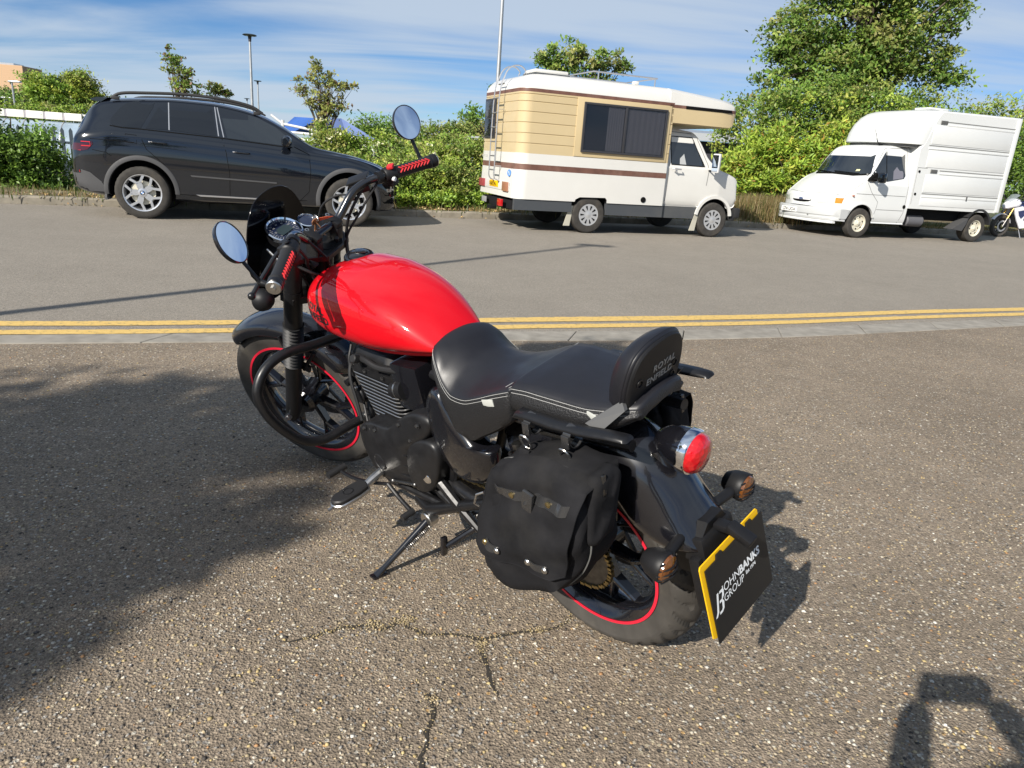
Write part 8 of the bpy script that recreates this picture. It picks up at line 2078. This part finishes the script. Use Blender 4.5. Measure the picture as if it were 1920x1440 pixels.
for i in range(-5, 3):
    x0_ = i * 0.52 - 0.16; F_ = [V(0, 0.02 - 0.55 * math.sin(a), zb_ - 1.15 + 1.10 * math.cos(a)) for a in np.linspace(0, rad(88), 10)]
    m = MB(); m.rings([[V(x, p[1], p[2]) for p in F_] + [V(x, p[1] + 0.01, p[2]) for p in F_[::-1]] for x in (x0_ + 0.01, x0_ + 0.51)]); m.obj('clear_sheet', mpoly, sh)
    m = MB(); m.tube([V(x0_, p[1], p[2]) for p in F_] + [V(x0_, -0.53, 0.0)], 0.018, 6); m.obj('rib', MV['silver'], sh)
fe = thing('palisade_fence', 'grey steel palisade fence beside the clear shelter, left of the SUV tail lamp', 'fence', tuple(pix(110, 330, 15.5) * V(1, 1, 0)), rotz=rad(20))
mfen = mat('dark fence steel', (0.06, 0.08, 0.10), 0.5, metal=0.4)
zf = pix(110, 238, 15.5)[2]
for i in range(-9, 8):
    m = MB(); m.prism([(-0.035, 0.0), (0.035, 0.0), (0.035, zf - 0.06), (0.0, zf), (-0.035, zf - 0.06)], lambda u, v, t, i=i: V(u + i * 0.155, t, v), -0.004, 0.004); m.obj('pale', mfen, fe, smooth=False)
for z in (0.35, zf - 0.30):
    m = MB(); m.box(V(-0.1, 0.02, z), (2.7, 0.03, 0.05)); m.obj('rail', mfen, fe, smooth=False)
# blue fabric canopies
mblue = mat('blue canopy fabric', (0.045, 0.13, 0.42), 0.6, vary=0.15, vscale=1.2, transl=0.25); mgrey = mat('faded canopy fabric', (0.14, 0.20, 0.40), 0.7, vary=0.15, vscale=1.2, transl=0.25)
for lab, pts, mt_, dep in (('blue fabric car wash canopy behind the small sapling', [(530, 238), (552, 219), (600, 222), (650, 240), (600, 254), (545, 250)], mblue, 33), ('faded blue pointed canopy sloping down to the right behind the sapling', [(590, 222), (640, 222), (706, 262), (650, 256), (585, 246)], mgrey, 31)):
    c_ = pix(pts[0][0], 330, dep) * V(1, 1, 0); cn_ = thing('canopy', lab, 'canopy', tuple(c_), group='blue fabric canopies beyond the hedge')
    P_ = [pix(a, b, dep + 0.8 * math.sin(i * 2.1)) - c_ for i, (a, b) in enumerate(pts)]; ctr = np.mean(P_, axis=0) + V(0, 0.8, 0.12)
    m = MB(); n_ = len(P_); rings = []
    for f_ in (1.0, 0.75, 0.5, 0.25, 0.02):
        rings.append([ctr + (p - ctr) * f_ - V(0, 0, 0.12 * math.sin(math.pi * f_)) for p in P_] + [ctr + (p - ctr) * f_ - V(0, 0, 0.12 * math.sin(math.pi * f_) + 0.02) for p in P_[::-1]])
    m.rings([[ctr + (p - ctr) * f_ + V(0, 0, -0.10 * math.sin(math.pi * f_)) for p in P_] for f_ in (1.0, 0.75, 0.5, 0.25, 0.02)]); m.obj('fabric', mt_, cn_, angle=40)
    for p in (P_[0], P_[2], P_[-2], P_[-1]):
        m = MB(); m.tube([p, V(p[0], p[1], 0)], 0.045, 8); m.obj('post', MV['silver'], cn_)
    m = MB(); m.tube([P_[-1] + V(0, 0, -0.35), P_[-2] + V(0, 0, -0.25), P_[2] + V(0, 0, -0.3)], 0.05, 8); m.obj('frame_tube', mat('pale frame', (0.6, 0.6, 0.6), 0.4), cn_)
rl = thing('carport_frame', 'white tubular canopy frame seen over the SUV bonnet', 'frame', tuple(pix(600, 330, 28) * V(1, 1, 0)))
c_ = pix(600, 330, 28) * V(1, 1, 0)
for a, b in (((508, 215), (530, 232)), ((545, 248), (690, 262)), ((530, 232), (700, 268)), ((560, 262), (640, 268))):
    m = MB(); m.tube([pix(*a, 28) - c_, pix(*b, 28) - c_], 0.045, 8); m.obj('tube', mat('pale frame', (0.6, 0.6, 0.6), 0.4), rl)
for a in ((530, 225), (700, 262)):
    p = pix(*a, 28) - c_; m = MB(); m.tube([p, V(p[0], p[1], 0)], 0.06, 8); m.obj('post', mat('pale frame', (0.6, 0.6, 0.6), 0.4), rl)
# station style roof behind the motorhome cab
rf = thing('canopy_building', 'low building with a wide pale grey flat roof behind the motorhome cab', 'building', tuple(pix(1350, 330, 36) * V(1, 1, 0)), rotz=rad(4))
zt_, zb_ = pix(1350, 252, 36)[2], pix(1350, 266, 36)[2]
m = MB(); m.rings([[V(x, y, z) for x, z in ((-2.2, zt_), (2.6, zt_), (2.6, zb_), (-2.2, zb_))] for y in (0, 0.2)]); m.obj('fascia', mat('fascia grey', (0.36, 0.38, 0.40), 0.5), rf, smooth=False)
m = MB(); m.rings([[V(-2.2, 0.1, zt_), V(2.6, 0.1, zt_), V(2.6, 5, zt_ + 0.35), V(-2.2, 5, zt_ + 0.35)], [V(-2.2, 0.1, zt_ - 0.1), V(2.6, 0.1, zt_ - 0.1), V(2.6, 5, zt_ + 0.25), V(-2.2, 5, zt_ + 0.25)]]); m.obj('roof', mat('roof grey', (0.30, 0.33, 0.36), 0.4, metal=0.2), rf, smooth=False)
m = MB(); m.box(V(0.2, 2.0, zb_ / 2), (4.4, 2.6, zb_)); m.obj('wall', mdk, rf, smooth=False)
m = MB(); m.box(V(-0.4, 0.66, 0.9), (1.2, 0.05, 0.8)); m.obj('window', mwin, rf, smooth=False)
rf2 = thing('flat_roof', 'sliver of a flat grey canopy roof left of the motorhome', 'canopy', tuple(pix(885, 330, 38) * V(1, 1, 0)))
m = MB(); m.box(V(0.4, 1.0, pix(885, 259, 38)[2]), (1.9, 2.0, 0.20)); m.obj('roof', mat('fascia grey', (0.36, 0.38, 0.40), 0.5), rf2, smooth=False)
for x in (-0.3, 1.1):
    m = MB(); m.tube([V(x, 1.0, 0), V(x, 1.0, pix(885, 259, 38)[2])], 0.06, 8); m.obj('post', MV['silver'], rf2)
# distant parked cars over the hedge
for px_, py_, dep, lab, cc_ in ((815, 283, 34, 'small pale car roof glinting above the hedge', (0.35, 0.42, 0.55)), (862, 276, 36, 'dark car parked beyond the hedge near the motorhome', (0.02, 0.02, 0.025))):
    c_ = pix(px_, 330, dep) * V(1, 1, 0); zt_ = pix(px_, py_ - 8, dep)[2]
    dc = thing('distant_car', lab, 'car', tuple(c_), rotz=rad(15))
    prof = [(-2.0, 0.35), (-2.05, 0.8), (-1.7, 0.95), (-1.0, 1.05), (-0.5, zt_ - 0.05), (0.2, zt_), (0.9, zt_ - 0.04), (1.5, 1.05), (1.95, 0.95), (2.0, 0.35)]
    m = MB(); m.rings([[V(x, y, z if z < 1.06 else z - 0.03 * (abs(y) > 0.6)) for x, z in prof] for y in (-0.85, -0.7, 0, 0.7, 0.85)]); m.obj('body', mat('distant paint %s' % ('pale' if cc_[0] > .1 else 'dark'), cc_, 0.2, coat=1), dc)
    m = MB(); m.rings([[V(x, y, z) for x, z in ((-0.95, 1.07), (-0.48, zt_ - 0.09), (0.85, zt_ - 0.09), (1.42, 1.07))] for y in (-0.86, 0.86)]); m.obj('glass', MV['glassdk'], dc, smooth=False)
    for x in (-1.3, 1.3):
        m = MB(); m.cyl(V(x, -0.87, 0.31), V(x, -0.65, 0.31), 0.31, n=20); m.obj('wheel', MV['tyre'], dc)

# ---- lamp posts
mpole = mat('galvanised pole', (0.42, 0.43, 0.44), 0.45, metal=0.6, vary=0.12, vscale=4)
def lamp_post(px_, py_top, dep, label, r=0.06, disc=True, extra=0.0, group=None):
    top = pix(px_, py_top, dep); b = V(top[0], top[1], 0); lp = thing('street_lamp', label, 'street lamp', tuple(b), group=group); h = top[2] + extra
    m = MB(); m.tube([V(0, 0, -0.05), V(0, 0, 1.2), V(0, 0, 1.21), V(0, 0, h - 0.15)], [r * 1.5, r * 1.5, r * 1.1, r * 0.75], 12); m.obj('pole', mpole, lp)
    m = MB(); m.tube([V(0, 0, h - 0.30), V(0, 0, h - 0.02)], [r * 0.9, r * 1.3], 12); m.obj('spigot', mdk, lp)
    m = MB(); m.lathe([(0.02, 0.0), (0.30, 0.02), (0.36, 0.05), (0.30, 0.09), (0.08, 0.11), (0.01, 0.11)], V(0, 0, h - 0.05), (0, 0, 1), 28); hd = m.obj('lamp_head', mat('lamp head dark', (0.035, 0.05, 0.06), 0.5), lp)
    m = MB(); m.lathe([(0.001, -0.004), (0.20, -0.004), (0.20, 0.0)], V(0, 0, h - 0.04), (0, 0, 1), 24); m.obj('lens', MV['headlamp'], hd)
    return lp
lamp_post(468, 66, 40, 'tall disc headed street lamp above the SUV roof, tallest of its row', 0.075)
lamp_post(483, 152, 72, 'middle distance disc headed street lamp just right of the tallest one', 0.08)
lamp_post(463, 185, 98, 'smallest and farthest disc headed street lamp above the SUV roof', 0.08)
lamp_post(944.5, -40, 24, 'thick grey lamp post behind the motorhome, running out of the top of the picture', 0.066)
for px_, py_, dep, lab in ((22, 153, 52, 'thin lamp post before the trees at the far left'), (8, 183, 60, 'short white lamp post at the left picture edge')):
    top = pix(px_, py_, dep); lp = thing('street_lamp', lab, 'street lamp', (top[0], top[1], 0))
    m = MB(); m.tube([V(0, 0, 0), V(0, 0, top[2])], 0.06, 8); m.obj('pole', mpole, lp)
    m = MB(); m.box(V(0.2, 0, top[2]), (0.8, 0.25, 0.10), None, 0.02); m.obj('lamp_head', MV['silver'], lp)
# the lamp post behind the photographer whose shadow crosses the road
S2 = V(math.sin(SUN_AZ), math.cos(SUN_AZ)); tip = V(1.09, 11.38); hp = 8.0; Lh = hp / math.tan(SUN_EL)
pb = tip + S2 * Lh
lp = thing('street_lamp', 'lamp post standing behind the camera that throws the long thin shadow across the road', 'street lamp', (pb[0], pb[1], 0))
m = MB(); m.tube([V(0, 0, -0.05), V(0, 0, 1.3), V(0, 0, 1.31), V(0, 0, hp)], [0.09, 0.09, 0.065, 0.045], 14); m.obj('pole', mpole, lp)
m = MB(); m.box(V(0.05, 0, hp), (0.55, 0.2, 0.08), None, 0.03); m.obj('lamp_head', mdk, lp)

# ---- tree behind the camera that shades the forecourt
def lift(x, y, h): return V(x, y, 0) + np.array(SUN) / SUN.z * h
tr = []
TS = [(-2.6, 2.9, 0.5, 0.62), (-2.0, 3.1, 0.42, 0.5), (-1.6, 2.75, 0.42, 0.45), (-1.2, 3.05, 0.34, 0.36), (-0.95, 3.35, 0.28, 0.28), (-1.25, 2.45, 0.30, 0.30), (-1.7, 2.1, 0.40, 0.40), (-2.4, 2.2, 0.5, 0.5), (-1.55, 1.65, 0.28, 0.28), (-1.18, 1.95, 0.20, 0.20), (-3.0, 2.4, 0.6, 0.6), (-1.95, 1.5, 0.4, 0.35), (-1.25, 3.5, 0.22, 0.16), (-0.95, 2.75, 0.20, 0.16), (-2.1, 2.6, 0.5, 0.5), (-3.2, 1.8, 0.6, 0.6), (-1.62, 1.30, 0.22, 0.16), (-1.4, 2.8, 0.35, 0.35)]
tr_blobs = []
for i, (x, y, rx, ry) in enumerate(TS):
    h = 4.6 + 0.5 * math.sin(i * 2.3); c_ = lift(x, y, h); tr_blobs.append((tuple(c_), (rx, ry, 0.45)))
bs = lift(-2.4, 2.2, 4.0); base = (bs[0] - 0.8, bs[1] - 0.3, 0.0)
plant('tree', 'leafy roadside tree just outside the left of the picture that dapples the forecourt with shade', 'tree', tr_blobs, 120, 10500, 0.24, 0.085, ['mid', 'olive'], 61, base=base, trunk_r=0.12, stems=60, shell=0.15)
# finer outlying twigs: leaf sprays whose shade lies in streaks at the edge of the big shadow, under and beyond the machine
sprays = [((-0.62, 2.88), (-1.2, 2.62), 300), ((-0.66, 2.42), (-1.25, 2.15), 330), ((-0.70, 2.12), (-1.2, 1.95), 300), ((-0.92, 1.86), (-1.35, 1.70), 230), ((-1.02, 1.55), (-1.40, 1.36), 240), ((-0.50, 2.70), (-0.85, 2.62), 120), ((0.05, 4.80), (0.75, 4.98), 420), ((-0.15, 4.62), (0.40, 4.86), 200), ((-0.80, 3.72), (-1.45, 3.45), 260), ((-1.16, 1.34), (-1.6, 1.1), 200), ((0.35, 4.70), (0.95, 4.72), 120), ((-0.75, 3.1), (-1.1, 2.9), 200)]
r = np.random.default_rng(77); PP = []
m = MB()
for k, (a, b, n) in enumerate(sprays):
    t = r.random(n) ** 0.8; h = 4.3 + 0.35 * math.sin(k * 1.7); w_ = 0.035 + 0.05 * t
    g0 = np.outer(1 - t, [*a, 0]) + np.outer(t, [*b, 0]); g0[:, :2] += r.normal(0, 1, (n, 2)) * w_[:, None]
    PP.append(g0 + np.array(SUN)[None] / SUN.z * (h + r.normal(0, 0.12, n))[:, None])
    A_, B_ = lift(*a, h), lift(*b, h + 0.1); hubp = np.array(tr_blobs[(k * 3) % len(tr_blobs)][0])
    m.tube(smooth_path([A_, B_, B_ * 0.4 + hubp * 0.6 + V(0, 0, 0.1), hubp], 4), [0.003, 0.005, 0.006, 0.007, 0.008, 0.009, 0.010, 0.011, 0.012, 0.013, 0.014, 0.015, 0.016], 5)
PP = np.concatenate(PP); n = len(PP); troot = [o for o in bpy.data.objects if o.get('label', '').startswith('leafy roadside tree')][0]
b0 = np.array(troot.location); pal_ = GREENS['mid']
leaves_obj('outer_leaves', PP - b0, r.uniform(0.05, 0.11, n), pal_[r.integers(0, 4, n)], M_leaf, troot)
m.v = [tuple(np.array(v) - b0) for v in m.v]; bo_ = m.obj('twigs', M_bark, troot); bo_['kind'] = 'stuff'

# ---- second motorcycle at the right edge
def near_ground(px_, py_):
    d = np.array(_f) + (px_ - 960) / FPX * np.array(_r2) - (py_ - 720) / FPX * np.array(_u2); t = -CAM_H / d[2]; return V(0, 0, CAM_H) + d * t
gb = near_ground(1868, 443.5)
mb2 = thing('motorcycle', 'white and blue sports motorcycle with gold forks, half out of view behind the box van', 'motorcycle', (gb[0], gb[1], 0.0), rotz=rad(196))
mwh = mat('sports white', (0.70, 0.70, 0.74), 0.3, coat=1); mbl = mat('sports navy', (0.02, 0.03, 0.10), 0.2, coat=1); mgold = mat('gold fork', (0.55, 0.36, 0.10), 0.3, metal=0.9)
for x in (0.0, -1.42):
    w2 = blank('front_wheel' if x == 0 else 'rear_wheel', mb2); m = MB(); rings = []
    for j in range(48):
        a = 2 * math.pi * j / 48; rings.append([V(x + r_ * math.cos(a), y, 0.30 + r_ * math.sin(a)) for r_, y in ((0.215, -0.05), (0.27, -0.062), (0.30, -0.02), (0.30, 0.02), (0.27, 0.062), (0.215, 0.05))])
    m.rings(rings, loop=True); m.obj('tyre', M['rubber'], w2)
    m = MB(); rings = []
    for j in range(48):
        a = 2 * math.pi * j / 48; rings.append([V(x + r_ * math.cos(a), y, 0.30 + r_ * math.sin(a)) for r_, y in ((0.195, -0.045), (0.222, -0.045), (0.222, 0.045), (0.195, 0.045))])
    m.rings(rings, loop=True); m.obj('rim', M['satin'], w2)
    for k in range(5):
        a = 2 * math.pi * k / 5; m = MB(); m.tube([V(x, 0, 0.30), V(x + 0.2 * math.cos(a), 0, 0.30 + 0.2 * math.sin(a))], 0.013, 6); m.obj('spoke', M['satin'], w2)
    for y in (-0.08, 0.08):
        m = MB(); rings = []
        for j in range(36):
            a = 2 * math.pi * j / 36; rings.append([V(x + r_ * math.cos(a), y + d_, 0.30 + r_ * math.sin(a)) for r_, d_ in ((0.11, -0.003), (0.155, -0.003), (0.155, 0.003), (0.11, 0.003))])
        m.rings(rings, loop=True); m.obj('brake_disc', MV['silver'], w2)
for y in (-0.10, 0.10):
    m = MB(); m.tube([V(0.0, y, 0.28), V(-0.10, y, 0.50)], [0.027, 0.027], 12); fl2 = m.obj('fork_leg', M['darksteel'], mb2)
    m = MB(); m.tube([V(-0.10, y, 0.50), V(-0.27, y, 0.86)], [0.024, 0.024], 12); m.obj('fork_tube', mgold, fl2)
    m = MB(); m.box(V(-0.09, y * 0.9, 0.33), (0.07, 0.05, 0.12), rotm((0, 1, 0), 0.3), 0.012); m.obj('brake_caliper', M['satin'], fl2)
m = MB(); m.rings([[V(0 + r_ * math.cos(a), y, 0.30 + r_ * math.sin(a)) for r_, y in ((0.325, -0.05), (0.345, 0), (0.325, 0.05), (0.318, 0.05), (0.335, 0), (0.318, -0.05))] for a in np.linspace(rad(30), rad(165), 16)]); m.obj('front_fender', mwh, mb2)
def fair(name, secs, mt_):
    m = MB(); m.rings([[V(x, w * math.cos(a), zc2 + hh2 * math.sin(a)) for a in np.linspace(0, 2 * math.pi, 17)[:-1]] for x, w, zc2, hh2 in secs]); return m.obj(name, mt_, mb2, angle=50)
fair('front_fairing', [(0.02, 0.03, 0.80, 0.03), (-0.05, 0.12, 0.84, 0.09), (-0.18, 0.18, 0.90, 0.14), (-0.32, 0.20, 0.92, 0.14), (-0.40, 0.16, 0.94, 0.08)], mwh)
fair('fuel_tank', [(-0.36, 0.06, 0.86, 0.05), (-0.46, 0.17, 0.88, 0.12), (-0.66, 0.18, 0.88, 0.14), (-0.86, 0.12, 0.84, 0.08), (-0.92, 0.08, 0.82, 0.04)], mbl)
fair('seat', [(-0.86, 0.06, 0.80, 0.02), (-0.95, 0.13, 0.80, 0.05), (-1.2, 0.13, 0.82, 0.05), (-1.5, 0.09, 0.92, 0.05), (-1.65, 0.04, 0.97, 0.03)], M['leather'])
for s_ in (1, -1):
    m = MB(); m.rings([[V(x, (0.17 + t) * s_, z) for x, z in ((-0.16, 0.80), (-0.42, 0.86), (-0.62, 0.74), (-0.55, 0.50), (-0.80, 0.30), (-0.50, 0.26), (-0.34, 0.46), (-0.24, 0.62))] for t in (0, 0.03)]); m.obj('side_fairing', mwh if s_ > 0 else mwh, mb2, smooth=False)
    m = MB(); m.rings([[V(x, (0.201 + t) * s_, z) for x, z in ((-0.30, 0.72), (-0.50, 0.76), (-0.56, 0.62), (-0.46, 0.52), (-0.36, 0.60))] for t in (0, 0.004)]); m.obj('fairing_graphic', mbl, mb2, smooth=False)
    m = MB(); m.tube([V(-0.30, 0.08 * s_, 0.98), V(-0.36, 0.30 * s_, 1.00), V(-0.42, 0.38 * s_, 0.99)], 0.014, 8); m.obj('handlebar', M['satin'], mb2)
    m = MB(); m.tube([V(-0.20, 0.16 * s_, 1.00), V(-0.22, 0.30 * s_, 1.10)], 0.007, 6); m.sphere(V(-0.22, 0.33 * s_, 1.12), 0.06, 12, 8, (0.35, 1, 0.6)); m.obj('mirror', M['satin'], mb2)
m = MB(); m.rings([[V(-0.06 - 0.24 * t, y * (0.7 + 0.3 * t), 0.97 + 0.20 * t - 1.2 * y * y) for y in np.linspace(-0.15, 0.15, 9)] for t in np.linspace(0, 1, 6)], closed=False, caps=False); m.obj('screen', mat('clear screen', (0.3, 0.34, 0.36), 0.1, alpha=0.5), mb2)
m = MB(); m.box(V(-0.60, 0, 0.46), (0.50, 0.30, 0.34), rotm((0, 1, 0), 0.1), 0.05); m.cyl(V(-0.62, -0.18, 0.40), V(-0.62, 0.18, 0.40), 0.11, n=20, bev=0.01); m.obj('engine', M['engine'], mb2)
m = MB(); m.tube([V(-0.45, 0.12, 0.30), V(-0.7, 0.14, 0.20), V(-1.0, 0.15, 0.24), V(-1.4, 0.18, 0.40)], [0.025, 0.03, 0.05, 0.05], 12); m.obj('exhaust', M['darksteel'], mb2)
m = MB(); m.tube([V(-0.85, 0, 0.40), V(-1.42, 0.09, 0.30)], 0.03, 8); m.tube([V(-0.9, 0, 0.72), V(-0.92, 0, 0.3)], 0.03, 8); m.obj('swingarm', M['satin'], mb2)
m = MB(); m.tube([V(-0.55, 0.12, 0.26), V(-0.50, 0.30, 0.0)], 0.012, 8); m.obj('side_stand', MV['silver'], mb2)

# ---- the photographer (stands behind the camera; only the shadow is in view)
def person():
    root = thing('person', 'person behind the camera raising a phone, seen only by the shadow at lower right', 'person', (0.03, -0.60, 0))
    J = dict(pel=(0.05, -0.03, 0.95), sp=(0.05, -0.03, 1.15), ch=(0.04, -0.01, 1.32), nk=(0.04, 0.0, 1.46), hd=(0.04, 0.03, 1.56), ht=(0.04, 0.02, 1.68),
             sl=(-0.15, 0.0, 1.38), el=(-0.09, 0.40, 0.99), wl=(-0.045, 0.52, 1.13), hl=(-0.035, 0.535, 1.19), sr=(0.23, 0.0, 1.38), er=(0.25, 0.30, 1.10), wr=(0.17, 0.50, 1.18), hr=(0.145, 0.535, 1.20),
             hpl=(-0.05, -0.03, 0.92), kl=(-0.08, 0.0, 0.50), al=(-0.09, -0.03, 0.10), tl=(-0.10, 0.13, 0.04), hpr=(0.15, -0.03, 0.92), kr=(0.17, 0.0, 0.50), ar=(0.18, -0.03, 0.10), tr=(0.20, 0.13, 0.04))
    Rr = dict(pel=.15, sp=.14, ch=.15, nk=.06, hd=.085, ht=.075, sl=.065, el=.055, wl=.042, hl=.036, sr=.065, er=.055, wr=.042, hr=.036, hpl=.10, kl=.065, al=.05, tl=.04, hpr=.10, kr=.065, ar=.05, tr=.04)
    E_ = [('pel', 'sp'), ('sp', 'ch'), ('ch', 'nk'), ('nk', 'hd'), ('hd', 'ht'), ('ch', 'sl'), ('sl', 'el'), ('el', 'wl'), ('wl', 'hl'), ('ch', 'sr'), ('sr', 'er'), ('er', 'wr'), ('wr', 'hr'), ('pel', 'hpl'), ('hpl', 'kl'), ('kl', 'al'), ('al', 'tl'), ('pel', 'hpr'), ('hpr', 'kr'), ('kr', 'ar'), ('ar', 'tr')]
    ks = list(J); me = bpy.data.meshes.new('body'); me.from_pydata([J[k] for k in ks], [(ks.index(a), ks.index(b)) for a, b in E_], [])
    o = link('body', me, root); md = o.modifiers.new('skin', 'SKIN'); 
    for i, k in enumerate(ks):
        sv = me.skin_vertices[0].data[i]; sv.radius = (Rr[k], Rr[k]); sv.use_root = (k == 'pel')
    o.modifiers.new('s', 'SUBSURF').render_levels = 2; o.modifiers['s'].levels = 2
    bake(o); o.data.shade_smooth(); o.data.materials.append(mat('dark jacket', (0.03, 0.035, 0.05), 0.8))
    for s_, x0_ in ((-1, -0.035), (1, 0.145)):
        for k in range(4):
            m = MB(); m.tube([V(x0_ - s_ * 0.002, 0.532, 1.185 + 0.016 * k), V(x0_ - s_ * 0.010, 0.562, 1.192 + 0.015 * k), V(x0_ - s_ * 0.030, 0.564, 1.195 + 0.014 * k)], [0.0085, 0.008, 0.007], 8); m.obj('finger', mat('skin', (0.45, 0.28, 0.20), 0.6), root)
        m = MB(); m.tube([V(x0_, 0.525, 1.18), V(x0_ - s_ * 0.02, 0.530, 1.21), V(x0_ - s_ * 0.035, 0.538, 1.225)], [0.011, 0.010, 0.008], 8); m.obj('thumb', mat('skin', (0.45, 0.28, 0.20), 0.6), root)
    m = MB(); m.sphere((0.04, 0.02, 1.60), 0.105, 20, 14, (0.86, 1.0, 1.12)); m.obj('hair', mat('dark hair', (0.03, 0.02, 0.015), 0.7), root)
    return root
person()
ph = thing('phone', 'black phone held out in both hands behind the camera position', 'phone', (0.085, -0.050, 1.218))
m = MB(); m.box((0, 0, 0), (0.162, 0.009, 0.078), rotm((1, 0, 0), -0.30), 0.004); m.obj('phone_body', M['gloss'], ph)
m = MB(); m.box((0, -0.0052, -0.001), (0.154, 0.001, 0.070), rotm((1, 0, 0), -0.30)); m.obj('screen', MV['glassdk'], ph, smooth=False)
